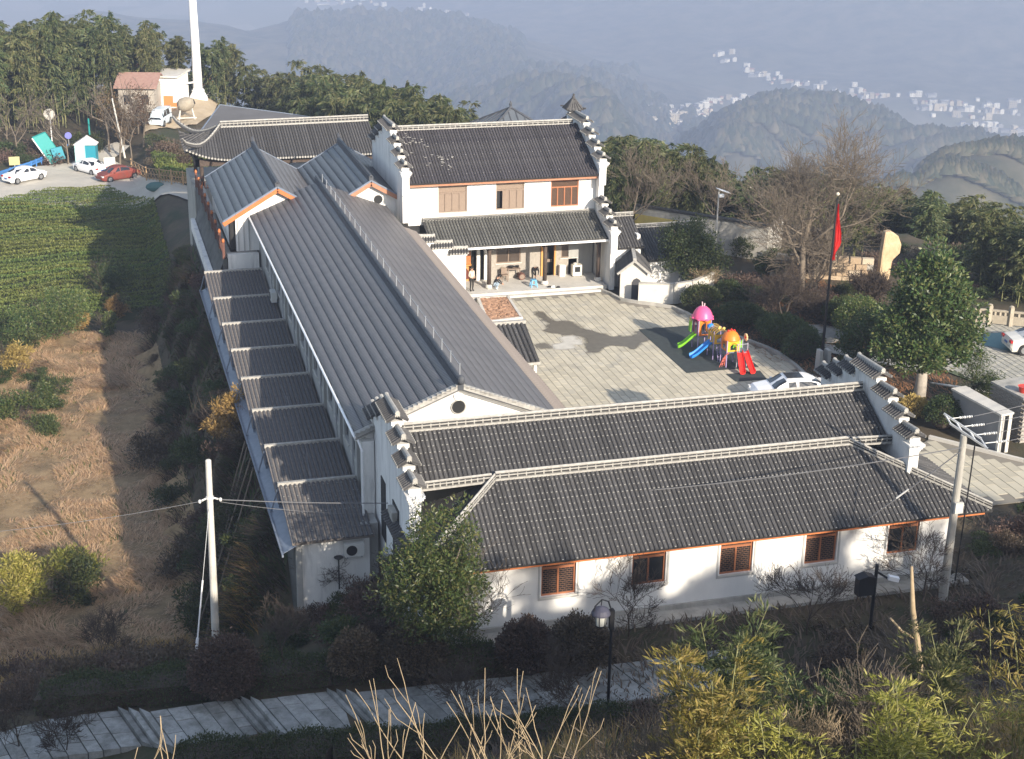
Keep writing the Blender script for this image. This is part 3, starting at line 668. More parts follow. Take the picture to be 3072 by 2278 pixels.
# porch ground floor
r = lambda x, y: (1360+x/4.843, 720+y/4.843)
X_ = lambda x, y=400: aty(*r(x, y), 95.2).x
w1 = (X_(622), X_(975), 1.35, 2.85); dr = (X_(1262), X_(1478), .3, 2.9); w2 = (X_(1560), X_(1790), 1.45, 2.95); d0 = (X_(262), X_(335), .3, 2.9); d1 = (X_(390), X_(440), .3, 2.9)
mb = MB(); wall_y(mb, 95.2, .19, 23.2, 31.2, .3, 3.9, [w1, dr, w2, d0, d1]); mb.build('porch_wall', BRICKG, bh)
MB().box(31.2, 32.9, 95.2, 95.39, .3, 3.9).build('porch_wall', GREYWALL, bh)
window(bh, *w1, 95.2, WINFR2, GLASSB, .02, 2, .08, None, ()); window(bh, *w2, 95.2, WINFR2, GLASSB, .02, 2, .08, None, ())
OCH = M('ochre_door_frame', (.55, .28, .09), .6)
f = MB()
for a, b, c, d in ((dr[0]+.02, dr[0]+.22, .3, 2.6), (dr[1]-.1, dr[1], .3, 2.6), (dr[0]+.02, dr[1], 2.6, 2.75)): f.box(a, b, 95.1, 95.3, c, d)
dd = f.build('door', OCH, bh); MB().box(dr[0]+.2, dr[1], 95.75, 95.8, .3, 2.6).build('door_leaf', BLACKP, dd); MB().box(dr[0]+.35, dr[1]-.1, 95.6, 95.72, 1.1, 1.3).build('counter', WINFR2, dd)
for d in (d0, d1): MB().box(d[0], d[1], 95.5, 95.55, .3, 2.9).build('doorway', BLACKP, bh)
for x in (X_(355), X_(465)): MB().box(x-.1, x+.12, 95.1, 95.198, .3, 2.9).build('door_panel', WHITE2, bh)
for x in (21.45, 25.16, 28.95, 32.65):
    c = MB(); c.tube([(x, 93.25, .55), (x, 93.25, 3.5)], .14, 10); cc = c.build('column', WOODD, bh, True)
    MB().lathe([(.2, 0), (.26, .08), (.24, .2), (.17, .27)], (x, 93.25, .3), 14).build('column_base', CONC, cc)
MB().box(21.2, 32.9, 93.17, 93.33, 3.05, 3.3).build('porch_beam', WOODD, bh)
for x in (25.16, 28.95, 32.65): MB().prism([(x-.08, 93.3, 2.7), (x-.08, 95.1, 3.0), (x-.08, 95.1, 3.4), (x-.08, 93.3, 3.2)], (.16, 0, 0)).build('porch_beam', WOODD, bh)
MB().box(20.2, 32.9, 92.15, 95.2, 0, .3).build('porch_floor', CONC, bh); MB().box(21.6, 32.4, 91.75, 92.14, 0, .15).build('porch_step', CONC, bh)
# chimney with its own little roof
ch = thing('roof_turret', 'small white turret with a pointed tile cap at the ridge end of the tall house', 'turret', (33.2, 101.2, 9.0))
mb = MB().box(32.85, 33.55, 100.9, 101.5, 8.6, 10.25); mb.build('shaft', WHITE2, ch)
q = MB(); c_ = Vector((33.2, 101.2, 0))
for k in range(4):
    a, b = [Vector((math.cos(t), math.sin(t), 0))*.85 for t in (math.pi/4+k*math.pi/2, math.pi/4+(k+1)*math.pi/2)]
    q.face([c_+a+Vector((0, 0, 10.28)), c_+b+Vector((0, 0, 10.28)), c_+b*.2+Vector((0, 0, 10.9)), c_+a*.2+Vector((0, 0, 10.9))])
    for i in range(5): p = a.lerp(b, (i+.5)/5); q.tube([c_+p*1.03+Vector((0, 0, 10.3)), c_+p*.22+Vector((0, 0, 10.93))], .05, 5)
    q.tube([c_+a*1.15+Vector((0, 0, 10.42)), c_+a*.8+Vector((0, 0, 10.42)), c_+a*.15+Vector((0, 0, 10.98))], .06, 6)
q.box(32.75, 33.65, 100.75, 101.65, 10.18, 10.27)
q.build('cap_roof', TILE, ch); MB().ell((33.2, 101.2, 11.05), .13, .13, .16).ell((33.2, 101.2, 11.25), .08, .08, .1).build('finial', TILE, ch)
# ------------------------------------------------------------------ stepped wall beside the porch
sw = thing('stepped_wall', 'low white wall stepping down in three tile capped steps beside the porch', 'wall', (21.8, 92, 0))
mb = MB(); z_ = [(22.25, 23.25, 3.05), (21.1, 22.25, 3.5), (20.2, 21.1, 3.95)]
for a, b, z in z_: mb.box(a, b, 91.85, 92.1, 0, z)
wl = mb.build('wall', WHITE, sw)
for a, b, z in z_: obj('wall_cap', cap_mesh(b-a+.1, .3, 'x'), wl, ((a+b)/2, 91.97, z+.2))

# ------------------------------------------------------------------ covered corridor with flying eaves
co = thing('covered_corridor', 'open timber corridor with a curved dark tile roof and upturned corners', 'corridor', (15, 118, 2.2))
XL, XR, YE, YR, ZE, ZR = 8.1, 22.4, 116.0, 120.3, 4.55, 6.15
def lift(x): d = max(0, 3.2-(x-XL)); return .95*(d/3.2)**2
cols = []; x = XL
while x < XR:
    top = min(1, (x-XL+.01)/2.7); cols.append((Vector((x-.25*max(0, 1-(x-XL)/2.5), YE-.35*max(0, 1-(x-XL)/2.5), ZE+lift(x))), Vector((max(x, XL), YE+(YR-YE)*top, ZE+(ZR-ZE)*top+lift(x)*(1-top)*.6)))); x += .21
sl_ = MB()
for (a, b), (c, d) in zip(cols[:-1], cols[1:]): sl_.face([a, c, d, b]); sl_.face([a-Vector((0, 0, .12)), c-Vector((0, 0, .12)), c, a])
rf = sl_.build('roof', TILEB, co)
for i, (a, b) in enumerate(cols):
    L = (b-a).length
    if L < .5: continue
    v = (b-a).normalized(); u = Vector((1, 0, 0)); n_ = u.cross(v).normalized()
    obj('tile_row', col_mesh(v, n_, u, L, .08, .4, .0), rf, a+Vector((0, 0, .01)))
# hip end towards the west, rising to the back corner
hp = []
for i in range(16):
    t = i/15; g = min(1, 2*min(t, 1-t)); e = Vector((XL-.3+.5*t*(1-t), YE-.3+8.6*t, ZE+.95*(2*abs(t-.5))**2.2)); yy = YE+(YR-YE)*2*t if t < .5 else YR+(YE+8.4-YR)*(2*t-1)
    hp.append((e, Vector((XL+2.6*min(1, g+.02), yy, ZE+(ZR-ZE)*g+.35*(2*abs(t-.5))**2))))
sl_ = MB()
for (a, b), (c, d) in zip(hp[:-1], hp[1:]): sl_.face([a, b, d, c])
rf2 = sl_.build('roof', TILEB, co)
for a, b in hp[1:-1]:
    v = (b-a).normalized(); u = Vector((0, 1, 0)); n_ = v.cross(u).normalized(); n_ = n_ if n_.z > 0 else -n_
    obj('tile_row', col_mesh(v, n_, u, (b-a).length, .09, .4, 0), rf2, a)
P0 = Vector((XL+2.7, YR, ZR))
ridge_bar(co, P0, (XR, YR, ZR+.1), .5, .26, 'ridge', .3)
for end in (cols[0][0], hp[-1][0]):
    cv = [P0.lerp(end, k/8)+Vector((0, 0, .12-.55*math.sin(math.pi*k/8)+(.9*max(0, k/8-.6)**1.3))) for k in range(9)]+[end+(end-P0).normalized()*.55+Vector((0, 0, .85))]
    m_ = MB(); m_.mat(0).tube(cv, [.13]*8+[.1, .05], 6)
    m_.mat(1).tube([p+Vector((0, 0, .17)) for p in cv], [.07]*9+[.03], 6)
    for a, b in zip(cv[:-1], cv[1:]):
        for s in (.25, .75): m_.mat(0).cbox(a.lerp(b, s)+Vector((0, 0, .22)), .07, .07, .16)
    m_.build('hip_ridge', [TILE, MORTAR], co)
ed = MB()
for a, b in cols: ed.tube([a+Vector((0, -.03, -.03)), a+Vector((0, -.07, -.03))], .085, 6)
ed.build('eave_tile_ends', MORTAR, co)
MB().box(XL+.4, XR, YE+.5, YE+.8, 4.0, 4.5).box(XL+.4, XL+.7, YE+.5, YE+7.6, 4.0, 4.5).build('beam', WOODD, co)
for x in (8.95, 12.2, 15.5, 18.7, 21.5):
    for y in (116.8, 123): MB().tube([(x, y, 2.2), (x, y, 4.6)], .15, 8).build('column', WOODD, co)
MB().box(8.3, 22.5, 116.3, 124.4, -6.5, 2.2).build('podium', CONCD, co)
for y in (116.35,):
    rl = MB(); rl.box(8.5, 22, y-.04, y+.04, 3.15, 3.25).box(8.5, 22, y-.03, y+.03, 2.35, 2.42).box(8.5, 22, y-.03, y+.03, 2.85, 2.9); ra_ = rl.build('railing', WOODR, co)
    bm_ = MB().box(-.025, .025, -.02, .02, 2.42, 2.85).mesh('baluster', ORANGE)
    for i in range(66): obj('baluster', bm_, ra_, (8.7+i*.2, y, 0))
# far (sunlit) railing on the back edge
rl = MB(); rl.box(8.5, 22, 123.9, 123.98, 3.15, 3.25).box(8.5, 22, 123.9, 123.96, 2.35, 2.42); ra_ = rl.build('railing', WOODR, co)
for i in range(66): obj('baluster', bm_, ra_, (8.7+i*.2, 123.94, .1))
# gallery along the west side of the twin gables
ga = thing('side_gallery', 'narrow shaded gallery with a red brown railing on a dark podium wall', 'gallery', (8.3, 106, 2.6))
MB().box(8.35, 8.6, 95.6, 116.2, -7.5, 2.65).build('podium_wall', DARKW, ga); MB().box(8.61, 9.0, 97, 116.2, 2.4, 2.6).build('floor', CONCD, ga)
ra_ = MB().box(8.38, 8.46, 95.7, 116, 3.5, 3.6).box(8.4, 8.44, 95.7, 116, 2.8, 2.87).build('railing', WOODR, ga)
bm_ = MB().box(-.02, .02, -.03, .03, 2.87, 3.5).mesh('baluster', WOODR)
for i in range(88): obj('baluster', bm_, ra_, (8.42, 95.9+i*.228, 0))
for i, y in enumerate((95.75, 98.2, 100.7, 103.2, 105.7, 108.2, 110.7, 113.2, 115.7)):
    p = MB().box(8.34, 8.5, y-.08, y+.08, 2.66, 3.72).build('rail_post', WOODR, ga)
    MB().lathe([(.07, 0), (.1, .08), (.07, .2), (.02, .26)], (8.42, y, 3.72), 8).build('post_cap', ORANGE, p)
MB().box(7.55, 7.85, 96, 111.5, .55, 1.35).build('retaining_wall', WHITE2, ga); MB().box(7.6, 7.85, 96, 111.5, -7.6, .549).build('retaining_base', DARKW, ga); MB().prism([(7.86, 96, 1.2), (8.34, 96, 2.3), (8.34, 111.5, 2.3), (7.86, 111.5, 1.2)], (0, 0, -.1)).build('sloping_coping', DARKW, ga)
# plain grey sheet roof behind the corridor
sh = thing('grey_canopy', 'plain grey sheet canopy roof behind the curved corridor roof', 'canopy', (15, 127, 3))
a, b, c, d = aty(598, 400, 124.6), aty(660, 315, 133.5), aty(880, 344, 133.5), aty(1056, 374, 124.6)
SHEET = M('grey_sheet', (.115, .113, .115), .95, (.14, .138, .14), .4, spec=.1)
MB().prism([a, d, c, b], (0, 0, -.08)).build('sheet', SHEET, sh); MB().bar(a, b, .1).bar(b, c, .1).bar(c, d, .1).build('frame', METALB, sh)
for p in (b, c, a.lerp(b, .4), d): MB().tube([p, (p.x, p.y, -6.5)], .08, 6).build('post', METALB, sh)
# pyramid roofed pavilion beyond the tall house
pv_ = thing('pavilion', 'small pavilion with a dark ribbed pyramid roof beyond the tall house', 'pavilion', (32.6, 115, 0))
ap = aty(1532, 324, 115); hw = 2.55; zb_ = ap.z-1.55; mb = MB(); cs = [Vector((ap.x+i*hw, 115+j*hw, zb_)) for i, j in ((-1, -1), (1, -1), (1, 1), (-1, 1))]
for k in range(4): mb.face([cs[k], cs[(k+1) % 4], ap])
mb.face(list(reversed(cs))); rf = mb.build('roof', COURSEB, pv_); sm = MB()
for k in range(4):
    sm.tube([cs[k]+Vector((0, 0, .02)), ap+Vector((0, 0, .05))], .08, 6)
    for i in range(1, 9):
        t = i/9; p = cs[k].lerp(cs[(k+1) % 4], t); q = p.lerp(ap, 1-abs(2*t-1)) if False else None
        f = min(t, 1-t)*2; tp = cs[k].lerp(ap, f) if t < .5 else cs[(k+1) % 4].lerp(ap, f)
        sm.bar(p+Vector((0, 0, .03)), tp+Vector((0, 0, .03)), .07, .06)
sm.build('roof_seams', RIDGE, pv_); MB().lathe([(.16, 0), (.1, .15), (.14, .3), (.03, .55)], ap, 8).build('finial', RIDGE, pv_)
for c in cs: MB().tube([(ap.x+(c.x-ap.x)*.8, 115+(c.y-115)*.8, -1.5), (ap.x+(c.x-ap.x)*.8, 115+(c.y-115)*.8, zb_)], .13, 8).build('post', WOODD, pv_)

# ------------------------------------------------------------------ annexes to the right of the porch
an = thing('tiled_annex', 'low annex with a small tiled roof joined to the right of the porch', 'annex', (34.4, 94, 0))
roof_plane(an, (33.4, 92.3, 2.75), (35.5, 92.3, 2.75), (35.5, 95.0, 4.17), (33.4, 95, 4.17), sp=.2, dots=.2); ridge_bar(an, (33.4, 95.0, 4.17), (35.6, 95.0, 4.17), .25, .22)
MB().box(33.45, 35.4, 92.7, 92.9, 0, 2.85).box(35.2, 35.4, 92.9, 95.2, 0, 3.4).box(33.45, 35.4, 95, 95.2, 0, 4.0).build('wall', WHITE, an)
an = thing('tiled_annex', 'lower shaded tiled annex half hidden behind the dark round tree', 'annex', (38.2, 94, 0))
roof_plane(an, (35.7, 91.9, 1.9), (40.4, 91.9, 1.9), (40.4, 95.0, 3.3), (35.7, 95, 3.3), sp=.2, dots=.1); ridge_bar(an, (35.7, 95.0, 3.3), (40.4, 95.0, 3.3), .25, .22)
MB().box(35.8, 40.2, 92.3, 92.5, 0, 2.0).box(35.8, 40.2, 95, 95.2, 0, 3.1).build('wall', WHITE, an)
# small gate house
gh = thing('gatehouse', 'tiny tiled hut with an arched doorway beside the courtyard steps', 'hut', (33.2, 90.4, 0), rad(-17))
MB().box(0, 1.75, 0, .14, -.3, 1.75).box(0, .14, .14, 2.9, -.3, 1.75).box(1.61, 1.75, .14, 2.9, -.3, 1.75).prism([(0, .005, 1.75), (1.75, .005, 1.75), (.875, .005, 2.45)], (0, .13, 0)).build('wall', CONC, gh)
MB().prism([(.75, -.02, -.2), (1.35, -.02, -.2), (1.35, -.02, 1.0), (1.25, -.02, 1.2), (1.05, -.02, 1.3), (.85, -.02, 1.2), (.75, -.02, 1.0)], (0, .015, 0)).build('doorway', M('dark_doorway', (.06, .06, .065), .9), gh)
MB().box(-.02, -.003, .5, 2.6, 0, 1.5).build('lattice_screen', WOODD, gh)
def local_plane(th, eL, eR, rR, rL, sp, r): return roof_plane(th, eL, eR, rR, rL, sp, r, .07, 0)
for s in (-1, 1):
    e = .875+s*1.1; A = (e, -.18, 1.62); B = (e, 3.05, 1.62); C = (.875, 3.05, 2.52); D = (.875, -.18, 2.52)
    pl = MB().prism([A, B, C, D], (0, 0, -.07)).build('roof', TILEB, gh)
    v = (Vector(D)-Vector(A)).normalized(); u = Vector((0, 1, 0)); n_ = v.cross(u); n_ = n_ if n_.z > 0 else -n_; me = col_mesh(v, n_, u, (Vector(D)-Vector(A)).length, .075, .3, .1)
    for i in range(15): o = obj('tile_row', me, pl); o.location = (A[0], A[1]+.1+i*.215, A[2])
MB().bar((.875, -.2, 2.6), (.875, 3.05, 2.6), .22, .16).bar((-.22, -.2, 1.6), (.875, -.2, 2.5), .1, .14).bar((1.97, -.2, 1.6), (.875, -.2, 2.5), .1, .14).build('ridge', CAPW, gh)
# garden walls by the hut
gw = thing('garden_wall', 'pale concrete garden wall with weather streaks below the dark round tree', 'wall', (36, 88.6, 0))
for a, b in (((33.95, 89.0), (36.2, 88.35)), ((36.2, 88.35), (37.6, 88.7)), ((37.6, 88.7), (39.6, 90.2))):
    MB().bar((*a, .62), (*b, .62), .2, 1.3).build('wall_panel', CONC, gw); MB().bar((*a, 1.3), (*b, 1.3), .26, .08).build('coping', CONCD, gw)
for x, y in ((36.2, 88.3), (37.6, 88.62)): MB().box(x-.13, x+.13, y-.13, y+.13, 0, 1.38).build('pier', CONCD, gw)
cw = thing('compound_wall', 'weathered white boundary wall with a tile coping and a yellow lower band', 'wall', (43, 100, 0))
A, B = Vector((39.2, 104.0, 0)), Vector((46.3, 96.3, 0)); up = Vector((0, 0, 1))
MB().bar(A+up*1.0, B+up*1.0, .22, 2.9).build('wall', CONCD, cw); MB().bar(A+up*2.5, B+up*2.5, .5, .14).build('coping', TILEB, cw)
sd = (B-A).cross(up).normalized(); sd = sd if sd.y < 0 else -sd
MB().bar(A+sd*.125+up*1.1, A.lerp(B, .36)+sd*.125+up*1.1, .03, 1.5).build('yellow_band', M('yellow_wall_tone', (.50, .40, .12), .8, (.40, .33, .12), 3.0), cw)  # yellow strip over the lower part of one wall end
MB().bar(B+up*1.0, B+up*1.0+Vector((2.6, 3.4, -.2)), .22, 2.9).build('return_wall', CONCD, cw)

# ------------------------------------------------------------------ entrance canopy and bed of chips beside the dormitory
ec = thing('entrance_canopy', 'sloping dark tile canopy over the dormitory entrance facing the courtyard', 'canopy', (21.8, 77, 0))
roof_plane(ec, (19.0, 75.2, 1.72), (23.18, 75.2, 1.72), (23.28, 78.45, 2.85), (19.0, 78.45, 2.85), sp=.26, r=.10, dots=.1)
MB().bar((18.8, 78.5, 2.92), (23.3, 78.5, 2.92), .24, .2).build('ridge', MORTAR, ec); MB().bar((19.0, 75.18, 1.62), (23.2, 75.18, 1.62), .06, .14).build('fascia', CAPW, ec)
for x in (20.5, 23.0):
    for y in (75.5, 78.2): MB().box(x-.09, x+.09, y-.09, y+.09, 0, 1.7 if y < 77 else 2.6).build('post', CONC, ec)
cb = thing('chip_bed', 'bed of dried orange brown chips spread out by the canopy', 'bed', (24.7, 89, 0))
Q = [Vector((23.35, 86.8, .1)), Vector((25.6, 87.1, .1)), Vector((25.95, 91.5, .1)), Vector((24.0, 91.6, .1))]
MB().prism(Q, (0, 0, .05)).build('sheet', M('pale_cloth', (.34, .20, .13), .9), cb)
ed = MB()
for a, b in zip(Q, Q[1:]+Q[:1]): ed.bar(a, b, .18, .34)
ed.build('edging', CONC, cb)
ck = MB(); rr = random.Random(3)
for i in range(900):
    s, t = rr.random(), rr.random(); p = Q[0].lerp(Q[1], s).lerp(Q[3].lerp(Q[2], s), t); ck.cbox((p.x, p.y, .17+rr.random()*.06), .16+.1*rr.random(), .07+.05*rr.random(), .05, rr.random()*3.1)
tag(ck.build('chips', M('orange_chip', (.33, .19, .12), .8, (.42, .27, .18), 9.0, island=.35), cb), kind='stuff')

# ------------------------------------------------------------------ courtyard paving
KERB = [(32.3, 92.2), (32.75, 91.1), (33.05, 89.7), (33.9, 88.85), (34.9, 88.1), (35.7, 87.4), (36.1, 86.0), (36.25, 85), (37.0, 82), (38.3, 78.8), (38.55, 77.7), (38.6, 75.6), (38.43, 73.3), (38.3, 72.3), (38.0, 68), (37.4, 63)]
YARD = [(18.8, 59.8), (37.3, 59.8)]+KERB[::-1]+[(32.3, 91.75), (20.4, 91.75), (18.8, 91.7)]
def inside(x, y, poly):
    c = False
    for (x1, y1), (x2, y2) in zip(poly, poly[1:]+poly[:1]):
        if (y1 > y) != (y2 > y) and x < (x2-x1)*(y-y1)/(y2-y1)+x1: c = not c
    return c
PAVE = M('buff_paver', (.42, .385, .30), .85, (.49, .45, .355), .9, .12, 40, rnd=.10, dirt=(.29, .28, .25), dscale=.5, dlo=.5, dhi=.75)
PAVEI = M('buff_paver_field', (.42, .385, .30), .85, (.49, .45, .355), .9, .12, 40, island=.10, dirt=(.29, .28, .25), dscale=.5, dlo=.5, dhi=.75)
JOINT = M('paver_joint', (.22, .20, .165), .95)
cy = MB().prism([(x, y, -.05) for x, y in YARD], (0, 0, .035)).build('courtyard', JOINT); tag(cy, kind='structure')
PW, PL, G = .42, .84, .03
def pave(parent, poly, W, L, G, mat1, mat2, nmax, x0, y0, x1, y1, ztop=0.0, near=None, name='paver'):
    cells = []
    i = 0; x = x0
    while x < x1:
        y = y0-(L/2 if i % 2 else 0)
        while y < y1:
            if all(inside(a, b, poly) for a, b in ((x, y), (x+W, y), (x+W, y+L), (x, y+L))): cells.append((x, y))
            y += L
        x += W; i += 1
    cells.sort(key=near or (lambda c: c[1])); rr = random.Random(1)
    me = MB().box(G/2, W-G/2, G/2, L-G/2, -.05, 0).mesh(name, mat1)
    for c in cells[:nmax]: obj(name, me, parent, (c[0], c[1], ztop+rr.random()*.006))
    mb = MB()
    for c in cells[nmax:]: mb.box(c[0]+G/2, c[0]+W-G/2, c[1]+G/2, c[1]+L-G/2, ztop-.03, ztop+rr.random()*.006)
    if mb.v: tag(mb.build('paving_field', mat2, parent), kind='stuff')
pave(cy, YARD, PW, PL, G, PAVE, PAVEI, 300, 18.8, 60, 39, 92, near=lambda c: abs(c[0]-30)+abs(c[1]-72)*1.0)
WET = M('wet_patch', (.12, .11, .09), .45, (.16, .145, .12), 1.5, spec=.5)
def stain(name, px, z, col, parent, rough=.5, amt=.85, seed=0):
    """a stain with a soft ragged edge lying on the paving: alpha fades at the outline"""
    P_ = np.array([tuple(at(x, y, 0))[:2] for x, y in px]); g = .13; xs = np.arange(P_[:, 0].min()-.4, P_[:, 0].max()+.4, g); ys = np.arange(P_[:, 1].min()-.4, P_[:, 1].max()+.4, g)
    X, Y = np.meshgrid(xs, ys); Q_ = np.stack([X.ravel(), Y.ravel()], 1); d = np.full(len(Q_), 9e9); ins = np.zeros(len(Q_), bool)
    for a, b in zip(P_, np.roll(P_, -1, 0)):
        ab = b-a; t = np.clip(((Q_-a)@ab)/max(1e-9, ab@ab), 0, 1); d = np.minimum(d, np.linalg.norm(Q_-a-t[:, None]*ab, axis=1)); c = ((a[1] > Q_[:, 1]) != (b[1] > Q_[:, 1])); xx = a[0]+(Q_[:, 1]-a[1])*(b[0]-a[0])/(b[1]-a[1]+1e-12); ins ^= c & (Q_[:, 0] < xx)
    sd = np.where(ins, d, -d); al = ss(-.10, .30, sd+.55*fbm(Q_[:, 0]*1.3+seed, Q_[:, 1]*1.3, 4)-.02)
    nx = len(xs); k = (np.arange(len(ys)-1)[:, None]*nx+np.arange(nx-1)[None]).ravel(); F_ = np.stack([k, k+1, k+nx+1, k+nx], 1); F_ = F_[al[F_].max(1) > .01]
    mt = M(name+'_film', col, rough, tuple(c*1.35 for c in col), 2.0); n = mt.node_tree.nodes; L = mt.node_tree.links; at_ = n.new('ShaderNodeAttribute'); at_.attribute_name = 'wet'; tr = n.new('ShaderNodeBsdfTransparent'); ms = n.new('ShaderNodeMixShader'); ml = n.new('ShaderNodeMath'); ml.operation = 'MULTIPLY'; ml.inputs[1].default_value = amt
    L.new(at_.outputs['Fac'], ml.inputs[0]); L.new(ml.outputs[0], ms.inputs[0]); L.new(tr.outputs[0], ms.inputs[1]); L.new(n['Principled BSDF'].outputs[0], ms.inputs[2]); L.new(ms.outputs[0], n['Material Output'].inputs[0])
    o = npmesh(name, np.concatenate([Q_, np.full((len(Q_), 1), z)], 1), F_, mt, False, parent); a_ = o.data.attributes.new('wet', 'FLOAT', 'POINT')
    if len(o.data.vertices) == len(al): a_.data.foreach_set('value', al.astype(np.float32))
    return o
r = lambda x, y: (1200+x/2.75375, 600+y/2.75375)
wp = [r(*p) for p in [(1125, 930), (1165, 930), (1215, 955), (1290, 1000), (1380, 1005), (1470, 1020), (1560, 1065), (1650, 1105), (1770, 1115), (1880, 1120), (1980, 1090), (2080, 1080), (2140, 1050), (2215, 1060), (2215, 1110), (2140, 1130), (2085, 1165), (1990, 1195), (1910, 1240), (1870, 1215), (1800, 1210), (1700, 1230), (1620, 1255), (1540, 1265), (1505, 1215), (1490, 1130), (1440, 1110), (1380, 1110), (1350, 1120), (1290, 1110), (1200, 1100), (1165, 1080), (1180, 1050), (1195, 1010), (1160, 970)]]
stain('wet_patch', wp, .014, (.115, .105, .085), cy, .45, .88)
stain('wet_patch', [r(*p) for p in [(1100, 1170), (1150, 1180), (1200, 1165), (1240, 1185), (1265, 1230), (1180, 1245), (1120, 1240)]], .014, (.13, .12, .10), cy, .5, .7, 5)
stain('dust_patch', [r(*p) for p in [(1380, 1110), (1440, 1105), (1500, 1130), (1495, 1200), (1430, 1195), (1480, 1225), (1400, 1245), (1320, 1245), (1265, 1240), (1262, 1200), (1310, 1190), (1300, 1140)]], .018, (.50, .48, .43), cy, .9, .8, 9)
kb = MB().mat(0)
for a, b in zip(KERB[:-1], KERB[1:]): kb.bar((*a, .05), (*b, .05), .2, .22)
tag(kb.build('kerb', CONCD), kind='structure')
# ditch of darker soil beyond the kerb is the ground itself
# gate court to the right of the front hall
GC = [(33.6, 56.2), (53, 56.2), (52, 57.2), (43.6, 60.1), (40.6, 64.0), (38.9, 63.0), (37.3, 59.9), (37.3, 66), (33.6, 66)]
gc = MB().prism([(x, y, -.05) for x, y in GC], (0, 0, .034)).build('gate_court', JOINT); tag(gc, kind='structure')
pave(gc, GC, .55, 1.1, .035, PAVE, PAVEI, 200, 33.6, 56, 53, 66)
MB().bar((40.6, 64.1, .05), (43.65, 60.2, .05), .18, .2).bar((43.65, 60.2, .05), (52, 57.3, .05), .18, .2).build('kerb', CONC, gc)
# parking lot with grass pavers, and a stone balustrade
LOT = [(46.5, 73.5), (47.5, 70.5), (56, 64), (66, 64), (64, 80), (53, 80.6), (49.5, 79.5)]
lot = MB().prism([(x, y, -.05) for x, y in LOT], (0, 0, .034)).build('parking_lot', M('lot_joint', (.10, .12, .07), .95)); tag(lot, kind='structure')
pave(lot, LOT, .42, .55, .05, M('grey_lot_paver', (.33, .32, .28), .9, rnd=.1), M('grey_lot_field', (.33, .32, .28), .9, island=.1), 200, 46, 64, 66, 81, near=lambda c: abs(c[0]-52)+abs(c[1]-74))
MB().face([at(x, y, .02) for x, y in ((2948, 1003), (3000, 998), (3072, 1008), (3090, 1060), (3020, 1052), (2950, 1035))]).build('parking_bay', M('green_bay_paint', (.10, .20, .22), .8, (.14, .24, .25), 6.0), lot)
PATH = [(44.8, 71.3), (45.4, 70.6), (57.5, 60.8), (58.2, 61.5)]
tag(MB().prism([(x, y, 0) for x, y in PATH], (0, 0, .06)).build('kerb', CONC), kind='structure')
bf = thing('stone_balustrade', 'grey stone balustrade with square posts and pierced panels beside the parking lot', 'balustrade', (55, 80, 0))
bp_ = [Vector((51.6, 80.9, 0)), Vector((53.82, 79.88, 0)), Vector((54.9, 79.2, 0)), Vector((56.6, 78.2, 0)), Vector((58.4, 77.1, 0)), Vector((60.2, 76.0, 0))]
STONE = M('pale_stone', (.28, .245, .19), .85, (.36, .32, .25), 3.0, .2, 30)
for p in bp_: MB().box(p.x-.13, p.x+.13, p.y-.13, p.y+.13, 0, 1.2).lathe([(.16, 0), (.16, .06), (.08, .12)], (p.x, p.y, 1.2), 8).build('post', STONE, bf)
for a, b in zip(bp_[:-1], bp_[1:]):
    d = (b-a).normalized()*.14; a2, b2 = a+d, b-d; up = Vector((0, 0, 1))
    pn = MB().bar(a2+up*.35, b2+up*.35, .1, .55).bar(a2+up*.92, b2+up*.92, .14, .12).build('panel', STONE, bf)
    for t in (.2, .5, .8): p = a2.lerp(b2, t); MB().bar(p+up*.62, p+up*.86, .14, .08).build('baluster', STONE, pn)
# slab roofed shelter wall on the right
ss_ = thing('slab_shelter', 'plain grey rendered shelter with a thin sloping concrete slab roof by the gate court', 'shelter', (42, 62, 0))
A, B = Vector((42.25, 65.2, 0)), Vector((42.7, 61.3, 0)); off = Vector((1.05, .1, 0))
T = [at(2853, 1170, 2.0), at(2897, 1163, 2.0), at(3042, 1243, 2.0), at(3004, 1251, 2.0)]
MB().prism(T, (0, 0, .1)).build('slab_roof', CONC, ss_)
a, b = T[0].copy(), T[3].copy(); i_ = Vector((.12, -.0, 0))
MB().prism([a+i_-up*2.05, b+i_-up*2.05, b+i_-up*.005, a+i_-up*.005], (.12, .02, 0)).build('wall', M('smooth_grey_render', (.22, .22, .22), .9, (.26, .26, .26), 1.0), ss_)
for p in (T[3]+Vector((.12, .1, 0)), T[2]+Vector((-.15, .1, 0))): MB().box(p.x-.09, p.x+.09, p.y-.09, p.y+.09, -.05, 1.98).build('post', CONC, ss_)
gr = MB()
for i in range(8): p = (T[3]+Vector((.2, .15, 0))).lerp(T[2]+Vector((-.2, .15, 0)), i/7); gr.bar((p.x, p.y, 0), (p.x, p.y, 1.7), .03)
gr.build('grille', BLACKM, ss_)
